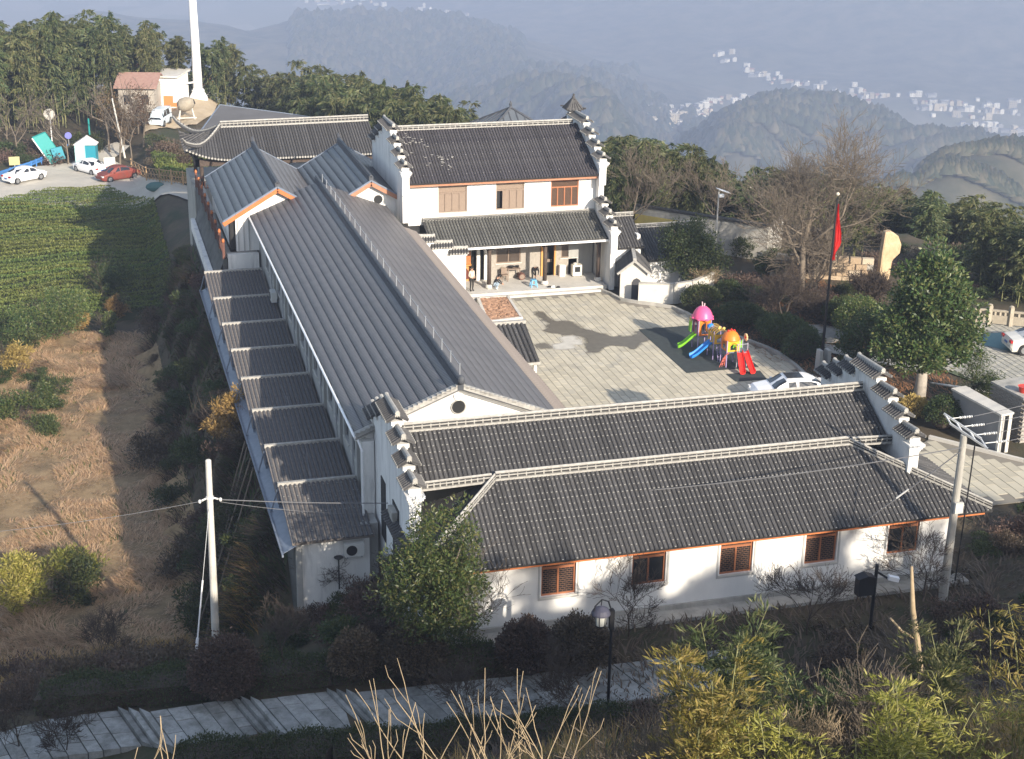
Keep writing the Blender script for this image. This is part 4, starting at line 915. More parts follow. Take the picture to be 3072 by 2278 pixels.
# stone gate pier with red bucket on it
gp = thing('brick_pier', 'grey brick gate pier with stepped courses at the right edge', 'pier', (46, 65, 0))
bm_ = MB().box(-.24, .24, -.11, .11, 0, .1).mesh('brick', BRICKG); bm2 = MB().box(-.11, .11, -.24, .24, 0, .1).mesh('brick', BRICKG)
P0, P1 = at(2987, 1152, 2.3), at(3053, 1186, 2.3); dd = (P1-P0); dn = dd.normalized(); L_ = dd.length+.6
pr_ = Vector((dn.y, -dn.x, 0)); core = MB().hexa([P0-up*2.4+dn*0, P0-up*2.4+dn*L_, P0-up*2.4+dn*L_-pr_*1.6, P0-up*2.4-pr_*1.6, P0-up*.05, P0-up*.05+dn*L_, P0-up*.05+dn*L_-pr_*1.6, P0-up*.05-pr_*1.6]).build('core', CONCD, gp)
ang = math.atan2(dn.y, dn.x)
for j in range(20):
    for i in range(int(L_/.5)+1):
        p = P0-up*(2.4-j*.118)+dn*(i*.5+(.25 if j % 2 else 0)); 
        if (p-P0).dot(dn) > L_+.1: continue
        o = obj('brick', bm_, core, p); o.rotation_euler = (0, 0, ang)
MB().hexa([P0+dn*-.15+pr_*.2, P0+dn*(L_+.1)+pr_*.2, P0+dn*(L_+.1)-pr_*1.8, P0-dn*.15-pr_*1.8]+[q+up*.12 for q in (P0+dn*-.15+pr_*.2, P0+dn*(L_+.1)+pr_*.2, P0+dn*(L_+.1)-pr_*1.8, P0-dn*.15-pr_*1.8)]).build('coping', CONCD, gp)
bk = P0+dn*(L_*.75)-pr_*.35+up*.12
rb = thing('red_bucket', 'red plastic tub standing on the brick gate pier', 'tub', bk)
MB().lathe([(.22, 0), (.3, .32), (.33, .33), (.29, .3)], bk, 14).build('tub', M('red_plastic', (.55, .05, .03), .45), rb)

# ------------------------------------------------------------------ stone stairway in front of the hall
GRAN = M('granite_step', (.26, .265, .26), .85, (.34, .345, .33), 5.0, .4, 18, rnd=.22, dirt=(.12, .125, .11), dscale=1.6, dlo=.42, dhi=.72)
U = UPATH
Wd = Vector((.75, -2.55, 0))
def onpath(x):
    for (p, z), (q, y) in zip(U[:-1], U[1:]):
        a, b = at(*p, z), at(*q, y)
        if a.x <= x <= b.x: t = (x-a.x)/(b.x-a.x); return a.lerp(b, t)
    return at(*U[-1][0], U[-1][1])
treads = []   # (x0, x1, z) of single treads from left to right
FL = [(at(352, 2130, -1.5).x, at(450, 2138, -1.05).x, -1.5), (at(690, 2093, -.95).x, at(780, 2098, -.5).x, -1.0), (at(978, 2068, -.42).x, at(1066, 2076, 0).x, -.5)]
x = at(-200, 2270, -2).x; z = -1.5; last = x
stair = thing('stone_stairway', 'long grey granite stairway with three short flights between paved landings', 'stairway', (6, 48, -1))
def tread(xa, xb, z, split, k):
    a, b = onpath(xa), onpath(xb); a.z = b.z = z
    cuts = [0]+split+[1]
    for c0, c1 in zip(cuts[:-1], cuts[1:]):
        g = .009; p = [a+Wd*(c0+g), b+Wd*(c0+g), b+Wd*(c1-g), a+Wd*(c1-g)]; e = Vector((.018, 0, 0)); p = [p[0]+e, p[1]-e, p[2]-e, p[3]+e]
        dz = Vector((0, 0, R1.uniform(-.008, .008)))
        MB().hexa([q-up*.35 for q in p]+[q+dz for q in p]).build('step_stone' if k else 'paving_stone', GRAN, stair)
xs = x; fi = 0
while xs < 21.5:
    if fi < 3 and xs >= FL[fi][0]-.25:
        w3 = (FL[fi][1]-FL[fi][0])/3
        for k in range(3): tread(FL[fi][0]+k*w3, FL[fi][0]+(k+1)*w3, FL[fi][2]+.155*(k+1), [] if R1.random() < .6 else [R1.uniform(.4, .6)], 1)
        xs = FL[fi][1]; fi += 1; continue
    base = [-1.5, -1.0, -.5, 0.0][fi]
    nx = xs+R1.choice((.52, .6, .68)); 
    if fi < 3 and nx > FL[fi][0]-.3: nx = FL[fi][0]
    s = sorted(R1.uniform(.15, .85) for _ in range(R1.choice((1, 2, 2))))
    if len(s) == 2 and s[1]-s[0] < .2: s = [s[0]]
    tread(xs, nx, base+(.0 if fi else -.35+.35*min(1, (xs-x)/6)), s, 0); xs = nx
sb = MB()
for i in range(30):
    a, b = onpath(x+.1+i*.85), onpath(x+.1+(i+1)*.85); a = a-up*.35; b = b-up*.35; sb.hexa([a-up*.6, b-up*.6, b+Wd*1.02-up*.6, a+Wd*1.02-up*.6, a, b, b+Wd*1.02, a+Wd*1.02])
sb.build('stair_base', CONCD, stair)
# ------------------------------------------------------------------ vegetation kit
def rvec(r, n):
    v = r.normal(size=(n, 3)); return v/np.linalg.norm(v, axis=1, keepdims=True)
def leafgeo(P, D, Lg, Wd, r, droop=0.0):
    """one folded rhombic leaf per point P along direction D"""
    n = len(P); D = D/np.linalg.norm(D, axis=1, keepdims=True); s = np.cross(D, rvec(r, n)); s /= np.linalg.norm(s, axis=1, keepdims=True)+1e-9
    L = (Lg*(.7+.6*r.random(n)))[:, None]; W = (Wd*(.7+.6*r.random(n)))[:, None]; z = np.array([[0, 0, 1.]])
    a = P; b = P+D*L*.45+s*W*.5; c = P+D*L-z*L*droop; d = P+D*L*.45-s*W*.5
    v = np.stack([a, b, c, d], 1).reshape(-1, 3); f = np.arange(n*4).reshape(n, 4)
    return v, f
def leafmesh(name, P, D, Lg, Wd, mat, r, droop=0.0):
    v, f = leafgeo(P, D, Lg, Wd, r, droop); return npmesh(name, v, f, mat, False, 'mesh')
def clumps(env, ncl, rcl, n, r, shell=.75):
    """points in ball clumps spread through an envelope of ellipsoids (cx,cy,cz,rx,ry,rz)"""
    env = np.array(env, float); vol = env[:, 3]*env[:, 4]*env[:, 5]; k = r.choice(len(env), ncl, p=vol/vol.sum()); e = env[k]
    d = rvec(r, ncl)*(r.random(ncl)**(1/3))[:, None]*.2+rvec(r, ncl)*(.55+.4*r.random(ncl))[:, None]*.85
    C = e[:, :3]+d*e[:, 3:]; R = rcl*(.6+.8*r.random(ncl)); q = r.integers(0, ncl, n); dd = rvec(r, n); rad_ = (shell+(1-shell)*r.random(n))
    rad_ *= np.where(r.random(n) < .25, r.random(n), 1)
    P = C[q]+dd*(R[q]*rad_)[:, None]*np.array([1, 1, .8]); return P, dd*.8+np.array([0, 0, .15])+rvec(r, n)*.7
LEAF_D = leafmat('dark_evergreen_leaf', (0.027, 0.046, 0.016), (0.049, 0.074, 0.024), (0.088, 0.101, 0.032))
LEAF_C = leafmat('glossy_broad_leaf', (0.038, 0.065, 0.019), (0.074, 0.105, 0.030), (0.162, 0.155, 0.054), rough=.4)
LEAF_B = leafmat('bamboo_leaf', (.042, .066, .024), (.085, .105, .040), (.155, .155, .065), trans=.35)
LEAF_Y = leafmat('yellow_green_bamboo_leaf', (.15, .155, .028), (.28, .265, .055), (.42, .36, .12), trans=.35)
LEAF_O = leafmat('straw_orange_leaf', (0.240, 0.150, 0.054), (0.360, 0.228, 0.084), (0.480, 0.312, 0.120), trans=.3)
LEAF_R = leafmat('bronze_shrub_leaf', (.055, .040, .028), (.095, .068, .048), (.15, .105, .075), trans=.15)
LEAF_T = leafmat('tea_leaf', (.075, .105, .024), (.115, .155, .036), (.19, .22, .065), objr=.1)
BARK = M('grey_brown_bark', (.12, .095, .07), .9, (.19, .16, .125), 6.0, .3, 30)
BARKD = M('dark_twig_bark', (.055, .042, .034), .9, (.085, .066, .052), 6.0)
BARKL = M('pale_twig_bark', (.27, .21, .13), .85, (.37, .29, .19), 6.0)
BAMC = M('bamboo_culm', (.16, .17, .07), .5, (.24, .23, .11), 3.0, rnd=.2)
STRAW = leafmat('dry_straw', (.34, .24, .12), (.48, .35, .18), (.60, .47, .28), trans=.2, objr=.05)

def limbs(mb, p, d, L, r, depth, rr, spread=.55, n=3, up=.12, taper=.62, minr=.006):
    k = 3; pts = [p]; dd = d.copy()
    for i in range(k):
        dd = (dd+Vector((rr.uniform(-1, 1), rr.uniform(-1, 1), rr.uniform(-1, 1)))*.16+Vector((0, 0, up*.4))).normalized(); pts.append(pts[-1]+dd*L/k)
    r1 = max(minr, r*taper); mb.tube(pts, [r+(r1-r)*i/k for i in range(k+1)], 5 if r > .04 else 3, cap=False)
    if depth <= 0: return
    for i in range(n):
        t = rr.uniform(.35, 1.0) if i else 1.0; q = pts[min(k, int(t*k+.5))]
        nd = (dd+Vector((rr.gauss(0, 1), rr.gauss(0, 1), rr.gauss(0, .7)))*spread+Vector((0, 0, up))).normalized()
        limbs(mb, q, nd, L*rr.uniform(.62, .86), r1*(.85 if i == 0 else .66), depth-1, rr, spread, n, up, taper, minr)
def bare_tree(name, label, cat, loc, h, seed, depth=4, n=4, spread=.6, r=None, mat=BARK, trunks=1, group=None, up=.12, minr=.008, rz=0.0, lean=(0, 0)):
    rr = random.Random(seed); t = thing(name, label, cat, loc, rz, group); mb = MB()
    for i in range(trunks):
        d = Vector((lean[0]+(rr.uniform(-.45, .45) if trunks > 1 else rr.uniform(-.05, .05)), lean[1]+(rr.uniform(-.45, .45) if trunks > 1 else rr.uniform(-.05, .05)), 1)).normalized()
        limbs(mb, Vector((rr.uniform(-.1, .1)*(trunks > 1), rr.uniform(-.1, .1)*(trunks > 1), -.15)), d, h*.34, r or h*.017, depth, rr, spread, n, up, .66, minr)
    mb.build('branches', mat, t, True); return t
def leafy_tree(name, label, cat, loc, env, ncl, rcl, n, Lf, Wf, mat, seed, trunk=None, group=None, bark=BARK, rz=0.0, branches=6):
    r = np.random.default_rng(seed); t = thing(name, label, cat, loc, rz, group); P, D = clumps(env, ncl, rcl, n, r)
    obj('crown', leafmesh('crown', P, D, Lf, Wf, mat, r), t)
    if trunk:
        h, rad0 = trunk; rr = random.Random(seed); mb = MB(); mb.tube([(0, 0, -.2), (.05, .02, h*.5), (0, .05, h)], [rad0*1.25, rad0, rad0*.8], 9)
        for i in range(branches):
            e = env[i % len(env)]; a = rr.uniform(0, 6.28); q = Vector((e[0]+e[3]*.6*math.cos(a), e[1]+e[4]*.6*math.sin(a), e[2]+e[5]*rr.uniform(-.2, .6)))
            mb.tube([(0, .05, h*rr.uniform(.75, 1)), Vector((0, 0, h)).lerp(q, .5)+Vector((0, 0, .2)), q], [rad0*.55, rad0*.35, rad0*.12], 6)
        mb.build('trunk', bark, t, True)
    return t
def bamboo_mesh(seed, h, nculm, spread, nb, nl, Lf, Wf, mat, leanr=.12, rise=-.75, t0=.12):
    """(culm mesh, leaf mesh) of a clump of arching bamboo"""
    r = np.random.default_rng(seed); rr = random.Random(seed); mb = MB(); P = []; D = []
    for c in range(nculm):
        a = rr.uniform(0, 6.28); b = Vector((math.cos(a), math.sin(a), 0))*rr.uniform(0, spread); la = rr.uniform(0, 6.28); ln = Vector((math.cos(la), math.sin(la), 0))*rr.uniform(.04, leanr)*h; hh = h*rr.uniform(.78, 1.05)
        pts = []
        for k in range(9):
            t = k/8; pts.append(b+ln*(t*t*1.3)+Vector((0, 0, hh*(t-.10*t**4))))
        pts.append(pts[-1]+ln*.35+Vector((0, 0, -.02*h)))
        mb.tube(pts, [.045*(1-.085*k)*h/11 for k in range(10)], 5, cap=False)
        for k in range(nb):
            t = t0+(1-t0)*rr.random()**.7; f = t*8; i = min(8, int(f)); p = Vector(pts[i]).lerp(pts[i+1], f-i)
            az = rr.uniform(0, 6.28); el = rr.uniform(-.1, .7); bl = h*.13*(1.15-t*.7)*rr.uniform(.6, 1.2)*(.55+.9*min(1, (t-.2)*2)); d = Vector((math.cos(az)*math.cos(el), math.sin(az)*math.cos(el), math.sin(el)))
            m_ = nl; s = r.random(m_); q = np.array(p)[None]+np.array(d)[None]*(s*bl)[:, None]-np.array([[0, 0, 1.]])*((s**2)*bl*.55)[:, None]+r.normal(size=(m_, 3))*.05*h/10
            P.append(q); D.append(np.array(d)[None]*.9+np.array([[0, 0, rise]])+rvec(r, m_)*.65)
    return mb.mesh('culms', BAMC, True), leafmesh('foliage', np.concatenate(P), np.concatenate(D), Lf, Wf, mat, r, .1)
def plant_proto(name, trunkname, meshes, label, cat, loc, group):
    t = thing(name, label, cat, loc, 0.0, group)
    o = obj(trunkname, meshes[0], t); o2 = obj('foliage', meshes[1], t); return t
BUSHY = {}
def bush(name, label, cat, loc, rx, ry, rz_, n, Lf, Wf, mat, seed, group=None, wild=False, twig=True):
    env = [(0, 0, rz_*.85, rx, ry, rz_)]; r = np.random.default_rng(seed); t = thing(name, label, cat, loc, R1.uniform(0, 6), group)
    d = rvec(r, n); d[:, 2] = np.abs(d[:, 2]*1.1)-.25*r.random(n); lum = 1+.10*np.sin(d[:, 0]*7+seed)*np.cos(d[:, 1]*6+d[:, 2]*5)
    P = d*np.array([rx, ry, rz_*1.0])*((.72+.3*r.random(n))*lum)[:, None]+np.array([0, 0, rz_*.72]); P[:, 2] = np.maximum(P[:, 2], .02)
    if wild:
        env = [(r.normal()*rx*.35, r.normal()*ry*.35, rz_*(.35+.7*r.random()), rx*(.45+.4*r.random()), ry*(.45+.4*r.random()), rz_*(.4+.45*r.random())) for _ in range(5)]
        P, d = clumps(env, 34, rx*.30, n, r, .55); P[:, 2] = np.maximum(P[:, 2], .03); d = d+np.array([0, 0, .35])
    obj('foliage', leafmesh('foliage', P, d+rvec(r, n)*.8, Lf, Wf, mat, r), t)
    if twig and wild:
        mb = MB(); rr = random.Random(seed)
        for i in range(9): limbs(mb, Vector((rr.uniform(-.3, .3)*rx, rr.uniform(-.3, .3)*ry, -.1)), Vector((rr.uniform(-.7, .7), rr.uniform(-.7, .7), 1)).normalized(), rz_*.8, .022, 2, rr, .6, 3, .1, .62, .007)
        mb.build('stems', BARKD, t)
    elif twig:
        mb = MB(); rr = random.Random(seed); mb.ell((0, 0, rz_*.68), rx*.74, ry*.74, rz_*.72, 10, 7)  # added dark core closes the hollow, shaded inside of the leaf ball
        for i in range(7): a = rr.uniform(0, 6.28); mb.tube([(0, 0, -.1), (rx*.3*math.cos(a), ry*.3*math.sin(a), rz_*.6), (rx*.7*math.cos(a), ry*.7*math.sin(a), rz_*1.1)], [.04, .025, .008], 4)
        mb.build('stems', BARKD, t)
    return t
def grassmass(name, px_poly, n, hgt, mat, seed, lay=.6, poly=None, wid=.03, zfun=None, label=None):
    r = np.random.default_rng(seed); pts = []
    P2 = poly; xs = [p[0] for p in P2]; ys = [p[1] for p in P2]
    while len(pts) < n:
        x, y = R1.uniform(min(xs), max(xs)), R1.uniform(min(ys), max(ys))
        if inside(x, y, P2): pts.append((x, y))
    pts = np.array(pts); Z = outer(pts[:, 0], pts[:, 1])-.12; B = np.stack([pts[:, 0], pts[:, 1], Z], 1)
    cl = fbm(pts[:, 0]*.5, pts[:, 1]*.5, 3); h = hgt*(.5+.9*r.random(n))*np.clip(1+1.6*cl, .3, 2)
    a = r.random(n)*6.28*.35+cl*6; dx = np.stack([np.cos(a), np.sin(a), np.zeros(n)], 1); tip = B+dx*(h*lay*1.4)[:, None]+np.array([0, 0, 1.])*(h*(1-lay*.7))[:, None]
    s = np.cross(dx, [0, 0, 1.]); w = wid*(.6+.8*r.random(n)); mid = B*.5+tip*.5+np.array([0, 0, 1.])*(h*.16)[:, None]
    v = np.stack([B-s*w[:, None], B+s*w[:, None], mid+s*w[:, None]*.8, tip, mid-s*w[:, None]*.8], 1).reshape(-1, 3); f = []
    i = np.arange(n)*5; f = np.concatenate([np.stack([i, i+1, i+2, i+4], 1), np.stack([i+4, i+2, i+3, i+3], 1)])
    f4 = np.stack([i, i+1, i+2, i+4], 1); t3 = np.stack([i+4, i+2, i+3], 1); fa = np.concatenate([np.stack([i, i+1, i+2], 1), np.stack([i, i+2, i+4], 1), t3])
    return tag(npmesh(name, v, fa, mat), kind='stuff')

# undergrowth on the bank left of the dormitory and beyond
rr = random.Random(77)
protoU = []
for i in range(5):
    t = bush('weed_shrub', 'tangled dark undergrowth shrub on the shaded bank beside the dormitory', 'shrub', (4.5-.4*i, 60+i*7, ground1(4.5-.4*i, 60+i*7)), 1.2+.2*i, 1.2, .9, 3400, .22, .06, [LEAF_D, LEAF_D, LEAF_R, LEAF_D, LEAF_R][i], 350+i, 'shrubs on the bank beside the dormitory', True); protoU.append(tree_of(t))
def undergrow(n, x0, x1, y0, y1, ok, lab, grp, s0=.6, s1=1.2, pick=None):
    for _ in range(n*3):
        x, y = rr.uniform(x0, x1), rr.uniform(y0, y1)
        if not ok(x, y): continue
        s = rr.uniform(s0, s1); dup(protoU[rr.choice(pick or range(5))], (x, y, ground1(x, y)-.15), rr.uniform(0, 6.28), (s, s, s*rr.uniform(.6, 1.1)), lab, grp)
        n -= 1
        if n <= 0: break
# ------------------------------------------------------------------ bamboo woods (individuals, largest first, the rest one mass)
PB = [(bamboo_mesh(100+i, 11.5+1.2*(i % 3), 5+i % 3, 1.7, 30, 30, .55, .14, LEAF_B), i) for i in range(6)]
proto = []
WOODS_L = 'tall feathery bamboo in the dense wood behind the roadside cars and roofs'
WOODS_R = 'tall feathery bamboo in the dark wood behind the boundary wall and garden'
spots = []
rr = random.Random(21)
def scatter(n, x0, x1, y0, y1, ok, mind):
    out = []
    for _ in range(n*40):
        if len(out) >= n: break
        x, y = rr.uniform(x0, x1), rr.uniform(y0, y1)
        if ok(x, y) and all((x-a)**2+(y-b)**2 > mind*mind for a, b in out): out.append((x, y))
    return out
def woodL(x, y):   # left and back wood: beyond the road and tower clearing
    if y < 158: return x > 24 and y > 118+max(0, 40-x)*2.2
    if x < 9 and y < 171+max(0, x)*1.9: return False
    if x < 24 and y < 190+(x-9)*.4: return False
    return x < 60
SKY = [(-200, 20), (0, 12), (150, 8), (330, 10), (390, 45), (470, 42), (540, 80), (610, 78), (690, 88), (770, 108), (900, 122), (940, 165), (1010, 180), (1080, 205), (1200, 218), (1330, 258), (1440, 300), (1500, 345), (1530, 420), (1600, 420), (1640, 352), (1690, 430), (1740, 430), (1800, 365), (1890, 385), (2010, 398), (2120, 440), (2170, 482), (2300, 480), (2540, 505), (2640, 525), (2760, 535), (2860, 545), (2920, 572), (3072, 600), (3300, 620)]
def skyline(px): return float(np.interp(px, [a for a, _ in SKY], [b for _, b in SKY]))
def proj(p):
    v = Vector(p)-Vector((0, 0, CAMZ)); z = v.dot(CF); return 1536+FPX*v.dot(CR)/z, 1139-FPX*v.dot(CU)/z
def place_wood(cands, lab, grp, nmax):
    k = 0; order = sorted(cands, key=lambda c: c[1])
    for (x, y) in order:
        if k >= nmax: break
        z = ground1(x, y)-.2; px, pb = proj((x, y, z))
        if px < -160 or px > 3240: continue
        sk = skyline(px)+abs(rr.gauss(0, 28)); _, p10 = proj((x, y, z+10)); h = 10*(pb-sk)/max(1, pb-p10)
        if h < 6: continue
        if h > 14.5: h = rr.uniform(10.5, 14)
        i = rr.randrange(6); sc = h/(11.5+1.2*(i % 3)); k += 1
        sc3 = (max(.75, min(1.15, sc)), max(.75, min(1.15, sc)), sc)
        if i not in prs:
            t = plant_proto('bamboo', 'culms', PB[i][0], lab, 'bamboo', (x, y, z), grp); prs[i] = tree_of(t); t.scale = sc3
        else: dup(prs[i], (x, y, z), rr.uniform(0, 6.28), sc3, lab, grp)
L1 = scatter(380, -26, 46, 118, 226, woodL, 2.8)
R1_ = scatter(360, 36, 92, 62, 140, lambda x, y: (((y-86)+(x-49)*.69 > 3.5 and x > 50) or (x <= 50 and y > 105)) and not (x < 58 and y < 96), 2.4)
prs = {}
place_wood(L1, WOODS_L, 'bamboo of the back wood', 165); place_wood(R1_, WOODS_R, 'bamboo of the right hand wood', 135)
undergrow(24, -26, 6, 172, 180, lambda x, y: y > 172.5+max(0, x)*1.2, 'brown green understory shrub below the back wood', 'understory of the back wood', .9, 1.7)
undergrow(16, 20, 46, 119, 150, lambda x, y: y > 120+max(0, 40-x)*1.6, 'understory shrub below the bamboo behind the roofs', 'understory behind the roofs', .8, 1.5)
undergrow(30, 56, 80, 70, 96, lambda x, y: (y-86)+(x-49)*.69 > 2.0 and (x > 58 or y > 96), 'understory shrub below the right hand wood', 'understory of the right wood', .9, 1.6)
# a few conifers and bare trees at the woods' edge, left
BTREES = [(60, 440, 8.5, 31), (150, 430, 9, 32), (205, 455, 8, 33), (20, 420, 9, 34), (330, 420, 10, 35), (360, 455, 9.5, 36), (430, 400, 8, 37), (395, 450, 7, 38)]
BLAB = ['bare forked tree at the left edge of the roadside wood', 'bare pale trunked tree behind the tilted teal board', 'thin bare tree just behind the round road sign', 'bare tree in the far left corner of the wood', 'tall brown bare tree in front of the old house', 'brown leafless tree beside the pale house wall', 'thin reddish conifer in front of the ruined house', 'small bare tree above the tea terraces']
for (px, py, h, sd), lb in zip(BTREES, BLAB):
    p = hit(px, py+40); bare_tree('bare_tree', lb, 'tree', p, h, sd, 4, 3, .5, h*.014, BARK, minr=.02)
for i, (px, py, h, lb) in enumerate([(330, 415, 6.5, 'rusty leaved tree in front of the old house, left one'), (415, 400, 6.0, 'rusty leaved tree in front of the old house, right one'), (372, 440, 5.0, 'low rusty leaved tree beside the slim pale pole')]):
    p = hit(px, py); leafy_tree('rusty_tree', lb, 'tree', p, [(0, 0, h*.6, h*.22, h*.22, h*.36), (.4, 0, h*.42, h*.26, h*.24, h*.3)], 60, .6, 2600, .24, .09, leafmat('rusty_leaf', (.085, .060, .030), (.14, .095, .045), (.20, .13, .06)) if i == 0 else bpy.data.materials['rusty_leaf'], 500+i, (h*.35, .1))
# ------------------------------------------------------------------ single garden trees
E1 = [(0, 0, 3.1, 2.0, 1.9, 2.2), (.1, 0, 5.1, 1.55, 1.5, 1.9), (-.7, 0, 3.6, 1.6, 1.5, 2.0), (.7, .2, 2.7, 1.5, 1.4, 2.0)]
p = at(1330, 1975, 0); leafy_tree('evergreen_tree', 'bushy evergreen tree against the left end of the front wall', 'tree', (p.x-.35, 48.6, -.1), E1, 220, .5, 21000, .17, .06, LEAF_C, 41, (2.0, .13))
E2 = [(0, 0, 4.4, 3.0, 3.0, 2.4), (0, 0, 6.4, 2.3, 2.3, 2.1), (.3, 0, 7.6, 1.4, 1.4, 1.5), (-.8, -.3, 3.6, 2.4, 2.4, 1.5), (.9, .2, 3.4, 2.5, 2.4, 1.5)]
leafy_tree('broadleaf_tree', 'large dense broadleaf tree with a pale trunk by the gate court', 'tree', (42.6, 68.7, 0), E2, 330, .55, 42000, .24, .11, LEAF_C, 42, (2.7, .30), bark=M('pale_grey_bark', (.30, .27, .23), .9, (.40, .36, .31), 8, .3, 20))
E3 = [(0, 0, 2.6, 2.3, 2.1, 2.3), (-.5, 0, 3.6, 1.6, 1.6, 1.6), (.9, 0, 2.2, 1.9, 1.8, 1.7)]
leafy_tree('round_evergreen', 'dark round evergreen tree behind the garden wall', 'tree', (38.2, 90.8, 0), E3, 170, .5, 15000, .17, .075, LEAF_D, 43, (1.4, .14))
leafy_tree('dark_evergreen', 'dark shaded evergreen shrub tree standing between the flagpole and the large tree', 'tree', (42.0, 73.3, 0), [(0, 0, 2.1, 1.8, 1.7, 1.9), (1.2, .6, 2.5, 1.5, 1.4, 1.8), (-.2, 1.2, 1.6, 1.3, 1.3, 1.4)], 120, .5, 11000, .17, .075, LEAF_D, 44, (1.2, .12))
leafy_tree('conical_cypress', 'dark green conical shrub beside the slab roofed shelter', 'shrub', (45.6, 68.2, 0), [(0, 0, 1.3, 1.0, 1.0, 1.2), (0, 0, 2.3, .7, .7, .9), (.9, -.7, 1.0, .9, .9, 1.0)], 70, .35, 6000, .13, .04, LEAF_D, 45, (.8, .08))
bush('round_shrub', 'clipped round shrub in front of the slab roofed shelter', 'shrub', (42.0, 65.2, 0), 1.05, 1.0, 1.0, 5200, .11, .05, LEAF_D, 46)
bare_tree('large_bare_tree', 'large bare tree with a wide twiggy crown behind the flagpole', 'tree', (43.6, 86.0, 0), 12.0, 52, 6, 4, .62, .27, BARK, minr=.011, up=.13)
bare_tree('large_bare_tree', 'second bare tree with a twin trunk just right of the wide one', 'tree', (45.4, 87.6, 0), 9.5, 53, 5, 4, .6, .13, BARK, 2, minr=.012, up=.14)
bare_tree('bare_tree', 'brown leafless tree behind the tiled annex roof', 'tree', (38.2, 103.5, -.3), 7.5, 54, 5, 4, .5, .12, BARK, minr=.013, up=.2)
bare_tree('bare_tree', 'brown bare tree behind the tall pale street lamp', 'tree', (45, 103, -.5), 6.5, 55, 5, 4, .55, .11, BARK, minr=.013, up=.2)
bare_tree('bare_tree', 'low bare tree with dark multiple stems in the shaded garden', 'tree', (41.6, 83.6, 0), 4.2, 56, 5, 4, .75, .06, BARKD, 3, minr=.010)
bare_tree('bare_tree', 'slim bare tree beside the curved courtyard kerb', 'tree', (39.9, 81.3, 0), 4.4, 57, 4, 4, .6, .05, BARKD, minr=.010)
bare_tree('bare_shrub', 'pale twiggy shrub at the right end of the garden wall', 'shrub', (38.9, 90.2, 0), 2.6, 58, 4, 4, .7, .03, BARKL, 4, minr=.012)
bare_tree('bare_shrub', 'dark twiggy shrub below the stone monument', 'shrub', (47.5, 84, 0), 3.2, 59, 5, 4, .7, .04, BARKD, 4, minr=.012)
bare_tree('bare_shrub', 'brown twiggy thicket in front of the stone wall', 'shrub', (46.5, 89, 0), 4.0, 60, 5, 4, .7, .05, BARK, 4, minr=.012)
for i, (x, y, rx, ry, rz_, lb) in enumerate([(37.4, 86.8, 1.3, 1.1, .95, 'rounded dark shrub at the bend of the courtyard kerb'), (38.6, 83.4, 1.3, 1.7, .8, 'low clipped shrub beside the kerb behind the playground'), (39.8, 79.4, 1.4, 2.3, 1.0, 'long clipped hedge mound beside the kerb right of the playground'), (39.7, 76.9, 1.0, 1.5, 1.0, 'clipped hedge mound next to the flagpole base'), (41.0, 84.8, .8, .8, .9, 'small dark ball shrub in the bare soil bed'), (40.4, 73.2, .7, .8, .75, 'little shrub in front of the flagpole base'), (39.0, 70.6, .8, 1.3, .8, 'low shrub behind the small stepped wall caps'), (44.3, 78.8, 1.6, 1.6, 1.6, 'yellowish green shrub below the stone monument'), (45.0, 82.0, 1.4, 1.3, 1.0, 'dark hedge mound in front of the stone wall'), (41.2, 66.9, .9, .9, .7, 'bronze shrub at the foot of the large broadleaf tree'), (50.5, 79.6, 1.0, 1.0, 1.1, 'shrub under the left end of the stone balustrade'), (39.8, 88.0, 1.2, 1.0, .8, 'dark shrub next to the garden wall end')]):
    bush('clipped_shrub', lb, 'shrub', (x, y, -.05), rx, ry, rz_, int(3800*rx*ry), .12, .055, [LEAF_D, LEAF_D, LEAF_D, LEAF_D, LEAF_R, LEAF_D, LEAF_D, LEAF_C, LEAF_D, LEAF_O, LEAF_C, LEAF_D][i], 300+i)
# ------------------------------------------------------------------ shaded strip between the stairway and the hall
for i, (px, py, r_, lb) in enumerate([(680, 2092, 1.35, 'bronze ball shrub at the foot of the left utility pole'), (1072, 2040, 1.0, 'bronze ball shrub beside the stairway, left of a touching pair'), (1240, 2045, 1.2, 'bronze ball shrub below the evergreen tree'), (1580, 2022, 1.15, 'bronze ball shrub left of the wall lantern pole'), (1735, 2020, 1.22, 'bronze ball shrub directly behind the lantern post')]):
    p = hit(px, py); bush('ball_shrub', lb, 'shrub', p, r_, r_, r_*1.05, 9000, .11, .06, LEAF_R, 320+i)
def hedge(name, label, pts, w, h, n, mat, seed, Lf=.09):
    r = np.random.default_rng(seed); P = []; D = []
    a0 = Vector(pts[0]); t = thing(name, label, 'hedge', a0)
    for a, b in zip(pts[:-1], pts[1:]):
        a, b = Vector(a), Vector(b); d = (b-a).normalized(); s = d.cross(Vector((0, 0, 1))).normalized(); k = int(n*(b-a).length); th_ = r.random(k)*math.pi; q = r.random(k); lu = 1+.16*np.sin(q*(b-a).length*2.1+seed)+.1*r.normal(size=k)
        P.append(np.array(a)+np.array(b-a)*q[:, None]+np.array(s)*(np.cos(th_)*w/2*lu)[:, None]+np.array([0, 0, 1.])*((np.sin(th_)**.6)*h*lu)[:, None]); D.append(np.array(s)*np.cos(th_)[:, None]+np.array([0, 0, 1.])*np.sin(th_)[:, None]+rvec(r, k)*.9)
    m_ = leafmesh('foliage', np.concatenate(P), np.concatenate(D), Lf, Lf*.5, mat, r); obj('foliage', m_, t)
    c = MB()
    for a, b in zip(pts[:-1], pts[1:]): c.bar(Vector(a)+up*h*.35, Vector(b)+up*h*.35, w*.7, h*.7)  # added dark bars fill the hollow, shaded inside of the hedge
    c.build('stems', BARKD, t); return t
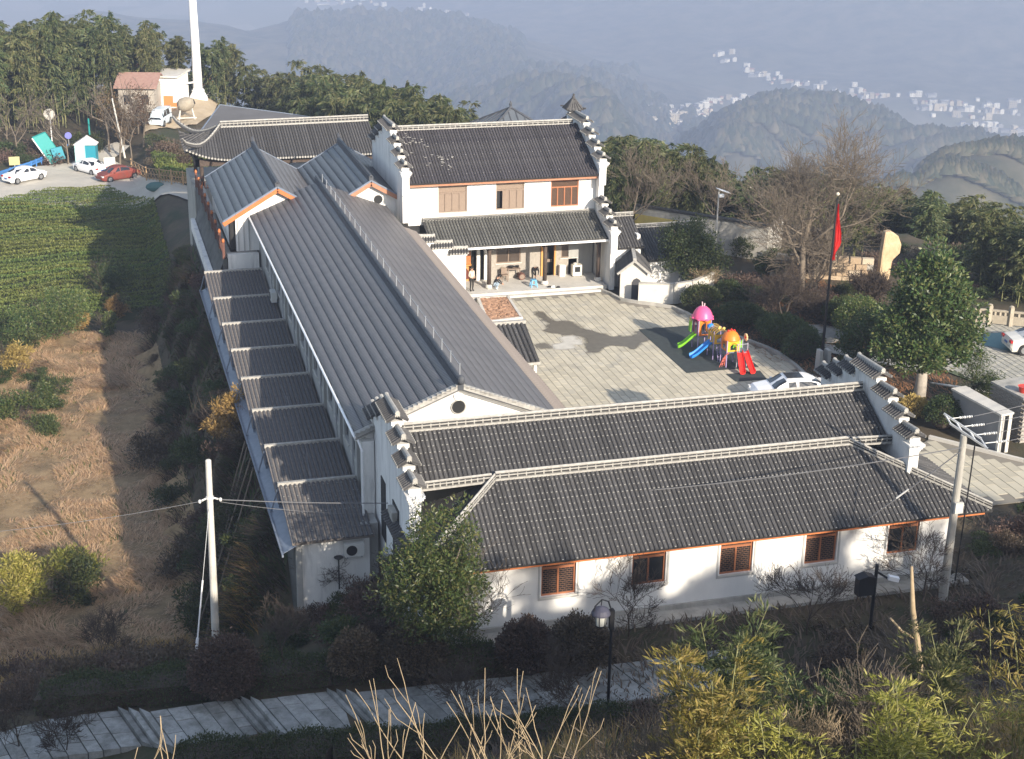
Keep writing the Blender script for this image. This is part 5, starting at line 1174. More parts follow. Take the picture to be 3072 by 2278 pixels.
hedge('clipped_hedge', 'low dark clipped hedge running along the upper side of the stairway', [hit(x, y) for x, y in ((120, 2128), (380, 2100), (700, 2070), (1000, 2045), (1480, 2010))], 1.7, .95, 1500, LEAF_D, 61)
hedge('clipped_hedge', 'dark hedge along the lower edge of the stairway', [hit(x, y) for x, y in ((520, 2318), (820, 2295), (1000, 2280), (1300, 2255), (1700, 2215), (2050, 2170))], 1.9, .7, 1500, LEAF_D, 62)
for i, (px, py, z, h, lb) in enumerate([(300, 2045, -2, 3.6, 'small bare tree in the hedge at the lower left'), (850, 2030, -1.2, 3.4, 'small bare purple twigged tree behind the hedge'), (1395, 1990, -.3, 4.6, 'slender pale trunked bare tree in front of the evergreen tree'), (1400, 2190, 0, 3.0, 'bare shrubby tree at the lower side of the stairway'), (1735, 2160, .2, 3.2, 'bare shrubby tree left of the lantern post foot'), (1885, 1920, 0, 3.2, 'bare twiggy tree against the wall under the second window'), (2420, 1900, 0, 3.6, 'bare twiggy tree against the wall under the fourth window'), (2770, 1800, 0, 3.8, 'bare twiggy tree at the right corner of the front wall'), (60, 2270, -2, 3.0, 'bare twiggy shrub in the lower left corner'), (200, 2275, -2, 2.6, 'second bare twiggy shrub near the lower left corner'), (1175, 1850, -.5, 3.0, 'dark bent bare tree at the corner of the stepped gable'), (1010, 1800, -1.5, 3.2, 'bare climbing shrub in front of the end wall with the air conditioner')]):
    p = hit(px, py); bare_tree('small_bare_tree', lb, 'tree', p, h, 400+i, 5, 4 if i not in (2,) else 3, .55 if i not in (10, 11) else .8, h*.013, BARKD if i != 2 else BARK, minr=.0075, up=.10)
undergrow(46, 4.2, 7.0, 58, 112, lambda x, y: True, 'tangled dark undergrowth shrub on the shaded bank beside the dormitory', 'shrubs on the bank beside the dormitory', .35, .95)
undergrow(16, 7.4, 10.6, 50.5, 57, lambda x, y: True, 'dark creeper clad thicket at the foot of the shaded end wall', 'thickets below the shaded end wall', .5, .9)
undergrow(26, -6, 4, 54, 64, lambda x, y: True, 'dull brown thicket in the deep shade left of the utility pole', 'thickets left of the utility pole', .5, 1.0, [2, 4])
undergrow(22, -9, -1.6, 92, 118, lambda x, y: x < -3.0+(y-92)*.03, 'green bush at the lit edge of the straw covered field', 'bushes along the straw field', .6, 1.1, [0, 1, 3])
undergrow(26, 40, 58, 84, 100, lambda x, y: x > 40.5+(y-84)*.2, 'brown and green undergrowth below the boundary wall', 'undergrowth below the boundary wall', .5, 1.1)
undergrow(26, 34.5, 52, 44, 55, lambda x, y: y < 55.5-(x-34)*.02, 'dark undergrowth in front of the gate court', 'undergrowth in front of the gate court', .5, 1.0)
undergrow(26, 14, 36, 38.5, 48.5, lambda x, y: y < 43 or (x > 23 and y < 48.3 and x < 34), 'brown and green weeds on the bank below the front wall', 'weeds below the front wall', .4, .8, [0, 2, 4])
undergrow(10, 8, 12, 160, 170, lambda x, y: True , 'scrub on the slope by the pale tower', 'scrub by the pale tower', .6, 1.2)
for i, (px, py, z, rx, rz_, n_, mt, lb) in enumerate([(170, 1015, -7.5, 3.1, 2.6, 12000, LEAF_C, 'big rounded grey green bush at the edge of the tea field'), (322, 905, -7.5, 1.5, 2.2, 5000, LEAF_D, 'upright dark bush at the corner of the tea field'), (330, 1010, -7.5, .8, 1.3, 2400, LEAF_C, 'small light green sapling crown by the shadow edge'), (55, 1250, -7.4, 1.6, 1.5, 6000, LEAF_C, 'grey green bush at the left edge of the straw field'), (20, 1120, -7.4, 1.3, 1.6, 3500, LEAF_O, 'tall pale dry grass clump at the left edge'), (700, 1590, -6.0, 1.25, 2.0, 5200, LEAF_O, 'orange leaved bush right of the left utility pole'), (165, 1700, -6.3, 1.7, 1.6, 6500, LEAF_Y, 'bright yellow green bush in the lower left'), (40, 1720, -5.6, 1.4, 2.2, 7000, LEAF_Y, 'tall yellow green bush at the left edge'), (255, 1740, -6.6, 1.3, 2.0, 4800, LEAF_D, 'dark conifer like bush behind the yellow bushes'), (240, 980, -7.5, .9, .9, 1800, LEAF_O, 'dry orange grass tuft below the rounded bush'), (350, 950, -7.5, .8, 1.2, 1800, LEAF_O, 'dry orange bamboo tuft by the sapling')]):
    p = at(px, py, z); p.z = ground1(p.x, p.y)-.1; bush('wild_bush', lb, 'bush', p, rx, rx, rz_, n_, .17 if mt not in (LEAF_Y, LEAF_O) else .24, .06, mt, 370+i, None, True)
ground_patch('straw_field', [Vector((x, y, 0)) for x, y in ((-10, 63.5), (4.8, 65.5), (4.5, 112), (-3, 115), (-12, 96))], M('straw_litter', (.20, .14, .075), .95, (.32, .23, .13), 1.3, .5, 9, dirt=(.11, .085, .05), dscale=.35, dlo=.5, dhi=.7), -.05)
grassmass('straw_grass', None, 80000, .46, STRAW, 5, .8, [(-9, 64), (4.5, 66), (4.3, 112), (-3, 114), (-11, 96)], .016)
grassmass('field_weeds', None, 7000, .35, LEAF_C, 15, .6, [(-9, 64), (4.5, 66), (4.3, 112), (-3, 114), (-11, 96)], .03)
grassmass('bank_weeds', None, 22000, .75, LEAF_R, 16, .6, [(3.4, 59), (7.2, 59), (7.2, 112), (3.8, 112)], .022)
grassmass('bank_greenery', None, 12000, .6, LEAF_D, 17, .6, [(3.9, 58), (7.3, 58), (7.3, 112), (4.2, 112)], .04)
grassmass('dry_brush', None, 26000, .95, LEAF_O, 18, .35, [(4, 15), (22, 15), (26, 38), (12, 40), (4, 34)], .012)
grassmass('green_brush', None, 9000, .7, LEAF_C, 19, .4, [(4, 15), (22, 15), (26, 38), (12, 40), (4, 34)], .03)
grassmass('dry_weeds', None, 14000, .7, LEAF_O, 6, .6, [(-10, 55), (6, 57), (6.5, 66), (-10, 66)], .022)
grassmass('weeds', None, 16000, .45, LEAF_R, 8, .6, [(10, 36), (36, 36), (52, 46), (52, 55.5), (34, 55.5), (33, 49.6), (10, 49.6)], .03)
grassmass('garden_litter', None, 9000, .25, LEAF_O, 9, .8, [(38.9, 66), (46, 70), (50, 82), (47, 95), (39, 92), (36.8, 86)], .03)
# ------------------------------------------------------------------ tea field: clipped rows
TEA = [(-13, 116), (6.8, 118), (7.0, 128)]+[tuple(hit(x, y)[:2]) for x, y in ((592, 618), (480, 600), (330, 574), (200, 574), (130, 585), (0, 612), (-60, 622))]+[(-16, 150)]
gridmesh('tea_field_soil', np.arange(-13, 6.9, .9), np.arange(116, 160, .9), lambda X, Y: outer(X, Y)-.04, M('tea_soil', (.04, .045, .02), .95), 'structure')
for j in range(42):
    y = 116.5+j*1.18; r = np.random.default_rng(900+j); x0, x1 = -12+.05*j, 6.7
    n = 3000; X = x0+(x1-x0)*r.random(n); a = r.random(n)*math.pi; wob = .25*np.sin(X*.5+j); lu = 1+.25*fbm(X*.9, np.full(n, j*3.1), 2)
    Yv = y+wob+np.cos(a)*.40*lu+.03*X; Zb = outer(X, Yv)-.1; P = np.stack([X, Yv, Zb+np.sin(a)**.5*.60*lu], 1); Dv = np.stack([np.zeros(n), np.cos(a), np.sin(a)], 1)+rvec(r, n)*.9
    ok = np.array([inside(q[0], q[1], TEA) for q in P[:, :2]]); 
    if ok.sum() < 50: continue
    t = thing('tea_row', 'clipped row of tea bushes crossing the field on the left', 'tea row', (0, y, -7.5), 0.0, 'rows of the tea field')
    o = obj('foliage', leafmesh('foliage', P[ok]-np.array([0, y, -7.5]), Dv[ok], .17, .10, LEAF_T, r), t)
for j in range(7):
    y = 153+j*1.9; r = np.random.default_rng(950+j); n = 1100; X = 7.5+8*r.random(n); a = r.random(n)*math.pi; Yv = y+np.cos(a)*.7+.12*(X-9); Zb = outer(X, Yv)-.1
    P = np.stack([X, Yv, Zb+np.sin(a)**.7*.8], 1); t = thing('tea_row', 'terraced tea row below the concrete mixer and van', 'tea row', (10, y, -7), 0.0, 'tea rows below the mixer'); obj('foliage', leafmesh('foliage', P-np.array([10, y, -7]), np.stack([np.zeros(n), np.cos(a), np.sin(a)], 1)+rvec(r, n)*.9, .28, .12, LEAF_T, r), t)
# ------------------------------------------------------------------ near bamboo and twigs on the camera's own slope
NB = [(bamboo_mesh(700+i, 6.0, 8, .65, 34, 22, .20, .032, m_, .12, .55, .05)) for i, m_ in enumerate((LEAF_Y, LEAF_Y, LEAF_B, LEAF_Y))]
NB[3] = bamboo_mesh(733, 6.0, 7, .8, 20, 12, .20, .028, LEAF_Y, .15, .45, .1)
NL = [(2110, 2240, 21.0, 0, 1.0, 'bright yellow green bamboo clump in the near foreground, left of the dry stump'), (2330, 2270, 20, 1, .75, 'short yellow bamboo clump right of the bright clump'), (2480, 2160, 24, 2, .8, 'green bamboo clump behind the leaning stump'), (2700, 2260, 20, 1, .9, 'bamboo clump with pale tips at the lower right'), (2900, 2230, 21, 3, .8, 'tall yellowish bamboo clump right of the dry stump'), (3060, 2080, 22, 3, 1.0, 'tall bamboo clump at the right edge of the picture'), (2180, 2000, 25, 2, .9, 'dark leaved bamboo clump behind the bright foreground clump'), (2990, 2330, 18, 0, .6, 'bamboo clump in the lower right corner'), (2560, 2290, 19, 3, .65, 'low bamboo clump at the bottom edge'), (2250, 2120, 23.5, 3, .8, 'slender bamboo clump with pale stalks behind the bright one'), (2790, 2060, 25, 2, .85, 'olive bamboo clump under the surveillance camera post')]
for px, py, Y, i, s, lb in NL:
    p = aty(px, py, Y); g = ground1(p.x, p.y); t = plant_proto('near_bamboo', 'culms', NB[i], lb, 'bamboo', (p.x, p.y, g-.2), None); t.rotation_euler = (0, 0, R1.uniform(0, 6)); k = max(.5, (p.z+2.2-g)/5.6)*s; t.scale = (min(1.3, .6+.4*k),)*2+(k,)
rr = random.Random(9)
for i, (px, py, lb) in enumerate([(1235, 2290, 'bare pale shoots rising from the bottom edge, left of the others'), (1480, 2290, 'bare pale shoots at the middle of the bottom edge'), (1620, 2290, 'bare pale shoots crossing each other at the bottom edge'), (440, 2290, 'two thin pale shoots over the stairs at the bottom left')]):
    p = aty(px, py, 16.5); t = thing('bare_shoots', lb, 'shoots', p, 0.0); mb = MB()
    for k in range([11, 12, 10, 5][i]):
        a = rr.uniform(-.55, .55); L = rr.uniform(.6, 1.55) if i < 3 else rr.uniform(.35, .6); b = Vector((rr.uniform(-.35, .35), rr.uniform(-.25, .25), -.6)); d = Vector((a, rr.uniform(-.2, .2), 1)).normalized()
        pts = [b+d*(L+.6)*q/6+Vector((rr.gauss(0, .012), rr.gauss(0, .012), 0)) for q in range(7)]; mb.tube(pts, [.009, .0085, .008, .007, .006, .005, .004], 5)
        for q in (2, 3, 4):
            if rr.random() < .5: e = (d+Vector((rr.uniform(-1, 1), rr.uniform(-.5, .5), 0))*.6).normalized(); mb.tube([pts[q], pts[q]+e*L*.35, pts[q]+e*L*.35+d*L*.12], [.0055, .005, .0035], 4)
    mb.build('shoots', BARKL, t, True)
p0 = aty(2760, 2010, 27); p1 = aty(2735, 1700, 27)
dst = thing('dry_stump', 'leaning dead pale trunk snapped off above the foreground bamboo', 'trunk', (p0.x, p0.y, p0.z-1.2)); mb = MB()
mb.tube([(p0.x+.08, p0.y, p0.z-1.4), p0, p0.lerp(p1, .35)+Vector((-.02, 0, 0)), p0.lerp(p1, .6)+Vector((-.06, 0, 0)), p1], [.085, .08, .072, .062, .03], 9).tube([p0.lerp(p1, .3), p0.lerp(p1, .38)+Vector((-.35, .05, .02)), p0.lerp(p1, .5)+Vector((-.62, .05, .08))], [.035, .03, .024], 6)
mb.build('trunk', BARKL, dst, True)
for i, (px, py, h, lb) in enumerate([(2000, 2250, 2.4, 'reddish bare brush beside the bright foreground bamboo'), (2420, 2230, 2.6, 'reddish bare brush between the foreground bamboo clumps'), (2640, 2150, 2.6, 'brown bare brush around the dry stump'), (2950, 2270, 2.2, 'brown bare brush at the lower right')]):
    p = aty(px, py, 22.5); g = ground1(p.x, p.y); bare_tree('bare_brush', lb, 'shrub', (p.x, p.y, g), max(1.5, (p.z-g)*.8+1.2), 480+i, 5, 4, .6, .02, BARKL if i % 2 else BARK, 5, minr=.006, up=.2)
undergrow(18, 2, 20, 17, 36, lambda x, y: True, 'brown weedy scrub on the slope below the camera', 'scrub on the near slope', .35, .7, [2, 4, 0])
# scrub on the hilltop behind the viewpoint: it shades the stairway
rr = random.Random(31)
fm_ = protoU[0][1][0][0].data; co_ = np.empty(len(fm_.vertices)*3, np.float32); fm_.vertices.foreach_get('co', co_); co_ = co_.reshape(-1, 3); AV = []
for _ in range(60):
    x, y = rr.uniform(-34, 66), rr.uniform(-9, -1)
    if abs(x) < 3.5: continue
    AV.append(co_*rr.uniform(1.0, 1.8)+np.array([x, y, ground1(x, y)-.15]))
AV = np.concatenate(AV); tag(npmesh('hilltop_scrub', AV, np.arange(len(AV)).reshape(-1, 4), LEAF_D), kind='stuff')
for x, s in ((30.5, .42), (33.0, .36), (37.5, .40), (41.2, .34), (45.6, .42), (49.5, .45), (54, .5), (58, .5), (24.5, .3)):
    dup(prs[rr.randrange(6)], (x, -6+rr.uniform(-1, 1), ground1(x, -6)-.2), rr.uniform(0, 6.28), s, 'young bamboo on the hilltop behind the viewpoint', 'bamboo behind the viewpoint')
# ------------------------------------------------------------------ cars
GLASSC = M('car_glass', (.015, .018, .022), .08, spec=.7); LAMPW = M('lamp_lens', (.6, .6, .58), .15); LAMPR = M('red_lens', (.35, .02, .02), .2); RIM = M('alloy_rim', (.35, .36, .37), .35, metal=.7)
def car(name, label, loc, rz, paint, L=4.6, W=1.78, Hh=1.46, kind='sedan', group=None, sunroof=False):
    t = thing(name, label, 'car', loc, rz, group); h = L/2
    # side profile stations: x, half width at belt, hood/belt height, roof half width, roof height
    if kind == 'sedan': pr = [(-h, .72, .62, None), (-h+.12, .82, .88, None), (-h+.75, .87, .97, None), (-h+1.25, .88, 1.0, 1.28), (-h+1.75, .89, 1.0, 1.42), (-h+2.4, .89, .99, Hh), (-h+2.9, .89, .97, 1.41), (-h+3.35, .88, .95, 1.15), (-h+3.7, .87, .92, None), (h-.25, .82, .80, None), (h, .70, .60, None)]
    else: pr = [(-h, .74, .85, 1.55), (-h+.12, .82, .95, Hh-.08), (-h+.8, .84, .98, Hh), (-h+1.8, .84, .98, Hh), (-h+2.7, .84, .97, Hh-.02), (-h+3.2, .84, .96, Hh-.25), (-h+3.7, .83, .93, 1.1), (h-.15, .80, .82, None), (h, .72, .62, None)]
    k = W/1.78; body = MB(); rings = []
    for x, w_, b, rf in pr:
        w_ *= k; z0 = .20 if abs(x) < h-.1 else .34
        top = rf or b
        wt = w_*.74 if rf else w_*.93
        rings.append([(x, -w_*.93, z0), (x, -w_, z0+.16), (x, -w_, b-.14), (x, -w_*.965, b), (x, -wt, top-.02 if rf else b+.015), (x, -wt*.72, top+.03), (x, 0, top+.05), (x, wt*.72, top+.03), (x, wt, top-.02 if rf else b+.015), (x, w_*.965, b), (x, w_, b-.14), (x, w_, z0+.16), (x, w_*.93, z0)])
    n0 = len(rings[0])
    for a, b in zip(rings[:-1], rings[1:]):
        for i in range(n0-1): body.face([a[i], a[i+1], b[i+1], b[i]])
    body.face(rings[0]); body.face(rings[-1])
    bo = body.build('body', paint, t, True)
    e = bo.modifiers.new('e', 'EDGE_SPLIT'); e.split_angle = rad(40)
    # glazing panes a few millimetres proud of the shell
    def pane(pts, nm): MB().prism([Vector(p) for p in pts], Vector(pts_n)*.012).build(nm, GLASSC, t)
    gi = [i for i, p in enumerate(pr) if p[3]]
    i0, i1 = gi[0], gi[-1]
    def lerp3(a, b, s): return Vector(a).lerp(Vector(b), s)
    for s in (3, 9):   # side windows between ring rows 3-4 and 8-9
        q = (4 if s == 3 else 8); pts_n = (0, -1 if s == 3 else 1, .35)
        for a, b in ((i0, (i0+i1)//2), ((i0+i1)//2, i1)):
            up_ = [lerp3(rings[j][s], rings[j][q], .86) for j in range(a, b+1)]; lo = [lerp3(rings[j][s], rings[j][q], .12) for j in range(a, b+1)]
            lo[0] = lo[0]+Vector((.06, 0, 0)); lo[-1] = lo[-1]-Vector((.06, 0, 0)); up_[0] = up_[0]+Vector((.07, 0, 0)); up_[-1] = up_[-1]-Vector((.07, 0, 0))
            pane(lo+up_[::-1], 'side_window')
    for j, jn, nm, dx in ((i1, i1+1, 'windscreen', 1), (i0, i0-1 if i0 else 0, 'rear_window', -1)):
        if j == jn: 
            A, B = rings[j], rings[j]; pts_n = (-1, 0, .1); pane([lerp3(A[3], A[4], .15), lerp3(A[3], A[4], .9), lerp3(A[9], A[8], .9), lerp3(A[9], A[8], .15)], nm); continue
        j2 = j-dx if kind == 'sedan' else j; A, B = rings[j2], rings[jn]; pts_n = (dx*.6, 0, .8)
        tp = [lerp3(A[4], B[4], .12), lerp3(A[5], B[5], .12), lerp3(A[7], B[7], .12), lerp3(A[8], B[8], .12)]; bt = [lerp3(A[8], B[8], .93), lerp3(A[7], B[7], .93), lerp3(A[5], B[5], .93), lerp3(A[4], B[4], .93)]
        mid = rings[j]
        md = [mid[4], mid[5], mid[7], mid[8]]
        if kind == 'sedan' and j2 != j:
            MB().add([Vector(p)+Vector(pts_n)*.014 for p in tp+md+bt[::-1]], [(0, 1, 5, 4), (1, 2, 6, 5), (2, 3, 7, 6), (4, 5, 9, 8), (5, 6, 10, 9), (6, 7, 11, 10)]).build(nm, GLASSC, t)
        else: pane(tp+bt, nm)
    if sunroof: MB().box(-.35, .55, -.42*k, .42*k, Hh+.045, Hh+.058).build('sunroof', GLASSC, t)
    for x in (-h+.82, h-.86):
        for s in (-1, 1):
            y = s*(W/2-.08); wh = MB().tube([(x, y-.1*s, .32), (x, y+.085*s, .32)], .32, 18).build('wheel', RUBBER, t)
            MB().tube([(x, y+.08*s, .32), (x, y+.1*s, .32)], .21, 14).build('rim', RIM, wh)
            MB().tube([(x, y-.02*s, .34), (x, y+.06*s, .34)], .37, 18).build('wheel_arch', BLACKP, t)
    for s in (-1, 1):
        MB().cbox((h-.1, s*.62*k, .66), .16, .34, .13).build('headlight', LAMPW, t); MB().cbox((-h+.05, s*.64*k, .80), .14, .30, .15).build('taillight', LAMPR, t)
        MB().cbox((h-1.35 if kind == 'sedan' else h-1.2, s*(W/2+.07), .98), .12, .16, .1).build('mirror', paint, t)
    MB().cbox((-h-.01, 0, .62), .02, .44, .13).build('number_plate', M('plate_blue', (.05, .12, .35), .5) if 'plate_blue' not in bpy.data.materials else bpy.data.materials['plate_blue'], t)
    return t
CARW = M('white_car_paint', (.78, .78, .78), .22, spec=.6); CARR = M('dull_red_car_paint', (.20, .035, .022), .45, (.13, .04, .03), 2.0, spec=.5); CARB = M('pale_blue_car_paint', (.52, .60, .66), .3, spec=.5); CARC = M('cream_car_paint', (.66, .64, .58), .25, spec=.6)
def face_px(a, b, z):  # heading from picture points
    d = at(*b, z)-at(*a, z); return math.atan2(d.y, d.x)
GR = lambda px, py: hit(px, py)
car('parked_car', 'white car with a sunroof parked in the courtyard behind the tiled ridge', (36.1, 70.6, 0), rad(172), CARW, 4.7, 1.82, 1.42, sunroof=True)
car('parked_car', 'pale car at the right edge on the parking bays', (54.2, 74.6, .02), rad(-12), CARC)
for nm, px, py, pxa, pxb, lab, pt, kd, Hh in (('parked_car', 75, 545, (30, 548), (130, 528), 'white hatchback at the left edge of the road', CARW, 'sedan', 1.48), ('parked_car', 272, 520, (310, 530), (230, 508), 'white car parked beside the teal kiosk', CARW, 'sedan', 1.48), ('parked_car', 356, 540, (395, 533), (320, 545), 'dusty red car behind the white car beside the bamboo fence', CARR, 'sedan', 1.5), ('parked_van', 482, 375, (500, 362), (462, 385), 'pale blue minivan in front of the white house', CARB, 'van', 1.85)):
    p = GR(px, py); car(nm, lab, p, face_px(pxa, pxb, p.z), pt, 4.5 if kd == 'sedan' else 3.9, 1.76, Hh, kd)
# ------------------------------------------------------------------ playground
pg = thing('playground_set', 'colourful playground tower with a pink mushroom roof, tunnel and three slides', 'playground', (35, 79, 0))
def plas(n, c): return M(n, c, .4, spec=.45)
PK, GN, BL, YL, OR_, RD, PU = plas('pink_plastic', (.72, .10, .25)), plas('green_plastic', (.20, .52, .03)), plas('blue_plastic', (.03, .24, .68)), plas('yellow_plastic', (.72, .42, .03)), plas('orange_plastic', (.75, .20, .02)), plas('scarlet_plastic', (.78, .03, .02)), plas('purple_post', (.35, .28, .48))
rp = lambda x, y: (2000+x/5.506, 850+y/5.506)
PO, PN, PS = Vector((35.55, 79.0, 0)), Vector((34.78, 78.1, 0)), (.62, .68, .66)   # the set is designed at full size, then fitted to its real toddler size
def pinv(p): return Vector((PO.x+(p.x-PN.x)/PS[0], PO.y+(p.y-PN.y)/PS[1], p.z/PS[2]))
def P(x, y, Y): return aty(*rp(x, y), Y)
Ta, Tb, Tc = Vector((35.0, 81.2, 0)), Vector((35.55, 79.0, 0)), Vector((35.9, 76.9, 0))   # tower A (pink roof), B (tunnel), C (orange roof)
s_ = .62
for T, nm, hh in ((Ta, 'A', 3.1), (Tb, 'B', 2.6), (Tc, 'C', 2.45)):
    for i, j in ((-1, -1), (1, -1), (1, 1), (-1, 1)): MB().tube([(T.x+i*s_, T.y+j*s_, 0), (T.x+i*s_, T.y+j*s_, hh)], .055, 8).build('post', PU, pg)
    MB().box(T.x-s_, T.x+s_, T.y-s_, T.y+s_, 1.32, 1.40).build('deck', METALB, pg)
dome = lambda c, r, h, n=14: MB().lathe([(r*1.08, -.06), (r*1.1, 0), (r, h*.16), (r*.92, h*.4), (r*.72, h*.7), (r*.4, h*.93), (r*.05, h)], c, n)
rf = dome((Ta.x, Ta.y, 3.05), .92, 1.0).build('mushroom_roof', PK, pg, True)
for k in range(8): a = k*.785; MB().ell((Ta.x+.93*math.cos(a), Ta.y+.93*math.sin(a), 3.02), .2, .2, .1, 8, 5).build('roof_scallop', PK, rf)
MB().tube([(Ta.x-.08, Ta.y, 4.0), (Ta.x-.12, Ta.y, 4.45)], .05, 6).tube([(Ta.x+.1, Ta.y, 4.0), (Ta.x+.14, Ta.y, 4.3)], .05, 6).build('roof_antenna', M('pink_white', (.7, .5, .52), .5), rf)
rf = dome((Tc.x, Tc.y, 2.45), .78, .72).build('orange_roof', OR_, pg, True)
for a in (-.3, 0, .3): MB().ell((Tc.x+a, Tc.y, 3.18-abs(a)*.3), .10, .12, .16, 8, 5).build('roof_crest', RD, rf)
# panels with openings
def panel(T, side, z0, z1, mat, name='panel', o=.62):
    d = {'f': (0, -1), 'b': (0, 1), 'l': (-1, 0), 'r': (1, 0)}[side]; mb = MB(); c = Vector((T.x+d[0]*o, T.y+d[1]*o, 0)); u = Vector((-d[1], d[0], 0))
    for a, b, e, f_ in ((-.6, -.32, z0, z1), (.32, .6, z0, z1), (-.32, .32, z1-.28, z1), (-.32, .32, z0, z0+.12)):
        mb.bar(c+u*a+up*((e+f_)/2), c+u*b+up*((e+f_)/2), .05, f_-e)
    for k in range(7): t0 = math.pi*k/7; mb.bar(c+u*(.32*math.cos(t0))+up*(z1-.45+.2*math.sin(t0)), c+u*(.32*math.cos(t0+.45))+up*(z1-.45+.2*math.sin(t0+.45)), .05, .1)
    return mb.build(name, mat, pg)
panel(Ta, 'f', 1.5, 2.95, OR_); panel(Ta, 'l', 1.5, 2.95, plas('magenta_plastic', (.45, .05, .18))); panel(Ta, 'r', 1.5, 2.9, OR_)
panel(Tb, 'f', 1.45, 2.3, YL); panel(Tb, 'l', 1.45, 2.3, YL); panel(Tc, 'l', 1.45, 2.4, OR_); panel(Tc, 'f', 1.45, 2.4, YL); panel(Tc, 'r', 1.45, 2.4, OR_)
tn = MB(); n_ = 10
for k in range(12):
    y0, y1 = Tb.y+.95-k*.17, Tb.y+.95-(k+1)*.17+.03; r0 = .66 if k % 2 else .6
    A = [(Tb.x+r0*1.12*math.cos(math.pi*i/n_), y0, 2.2+r0*math.sin(math.pi*i/n_)) for i in range(n_+1)]; B = [(x, y1, z) for x, _, z in A]
    for i in range(n_): tn.face([A[i], A[i+1], B[i+1], B[i]])
tn.build('tunnel_roof', YL, pg)
MB().ell((Tb.x-.35, Tb.y+.75, 2.62), .34, .34, .28, 10, 6).build('blue_knob', BL, pg)
for k in range(4): MB().ell((Tb.x-.1+.22*k, Tb.y-.5+.35*(k % 2), 2.84-.05*k), .13, .13, .12, 8, 5).build('roof_bobble', plas('pale_yellow_plastic', (.75, .55, .15)) if k == 0 else bpy.data.materials['pale_yellow_plastic'], pg)
def slide(name, a, b, mat, w=.5, bow=.22):
    a, b = Vector(a), Vector(b); d = b-a; h_ = Vector((d.x, d.y, 0)).normalized(); s = Vector((-h_.y, h_.x, 0)); mb = MB(); pr = []
    for i in range(15):
        t = i/14; z = a.z+(b.z-a.z)*(t*t*(3-2*t)*.55+t*.45); p = Vector((a.x+d.x*t, a.y+d.y*t, z-bow*math.sin(math.pi*t)*.2)); pr.append(p)
    prof = [(-.5, .20), (-.56, .23), (-.56, .16), (-.46, 0), (-.3, -.05), (0, -.07), (.3, -.05), (.46, 0), (.56, .16), (.56, .23), (.5, .20), (.44, .06), (0, -.02), (-.44, .06)]
    R_ = [[p+s*(x*w)+up*z*1.15 for x, z in prof] for p in pr]; n = len(prof)
    for A, B in zip(R_[:-1], R_[1:]):
        for i in range(n): mb.face([A[i], A[(i+1) % n], B[(i+1) % n], B[i]])
    mb.face(R_[0]); mb.face(R_[-1]); o = mb.build(name, mat, pg, True)
    e = o.modifiers.new('e', 'EDGE_SPLIT'); e.split_angle = rad(35); return o
ga_, gb_ = pinv(at(*rp(185, 1055), .16)), pinv(at(*rp(395, 1225), .16))
slide('green_slide', (Ta.x-.62, Ta.y-.1, 1.42), ga_, GN, .62); slide('blue_slide', (Tb.x-.62, Tb.y-.1, 1.40), gb_, BL, .62)
ra1, ra2 = pinv(at(*rp(1255, 1495), .12)), pinv(at(*rp(1425, 1485), .12))
slide('red_slide', (Tc.x+.55, Tc.y-.85, 1.38), ra1, RD, .5); slide('red_slide', (Tc.x+1.1, Tc.y-.7, 1.38), ra2, RD, .5)
MB().box(Tc.x+.25, Tc.x+1.4, Tc.y-.85, Tc.y+.35, 1.3, 1.38).build('deck', METALB, pg)
for x, y in ((Tc.x+.3, Tc.y-.85), (Tc.x+1.35, Tc.y-.75), (Tc.x+1.35, Tc.y+.3)): MB().tube([(x, y, 0), (x, y, 2.2)], .05, 8).build('post', plas('grey_post', (.35, .35, .4)) if 'grey_post' not in bpy.data.materials else bpy.data.materials['grey_post'], pg)
MB().tube([(Tc.x+.3, Tc.y-.85, 2.1), (Tc.x+1.35, Tc.y-.75, 2.1)], .03, 6).build('rail', METAL, pg); MB().bar((Tc.x+.35, Tc.y+.32, 1.75), (Tc.x+1.3, Tc.y+.32, 1.75), .04, .7).build('panel', GN, pg)
fl = MB(); c = Vector((Tc.x+1.35, Tc.y-.3, 2.55))
for k in range(7): a = k*.9; fl.ell(c+Vector((.0, .22*math.cos(a), .22*math.sin(a))), .1, .13, .13, 8, 5)
fl.build('flower', plas('flower_petal', (.70, .48, .25)), pg); MB().ell(c+Vector((-.06, -.04, 0)), .1, .1, .1, 8, 5).build('flower_centre', RD, pg)
fl = MB(); c = Vector((Ta.x-.95, Ta.y+.5, 2.75))
for k in range(6): a = k*1.05; fl.ell(c+Vector((0, .16*math.cos(a), .16*math.sin(a))), .08, .1, .1, 8, 5)
fl.build('flower', bpy.data.materials['flower_petal'], pg); MB().bar((Ta.x-.98, Ta.y+.5, 1.6), (Ta.x-.95, Ta.y+.5, 2.7), .08, .5).build('panel', GN, pg)
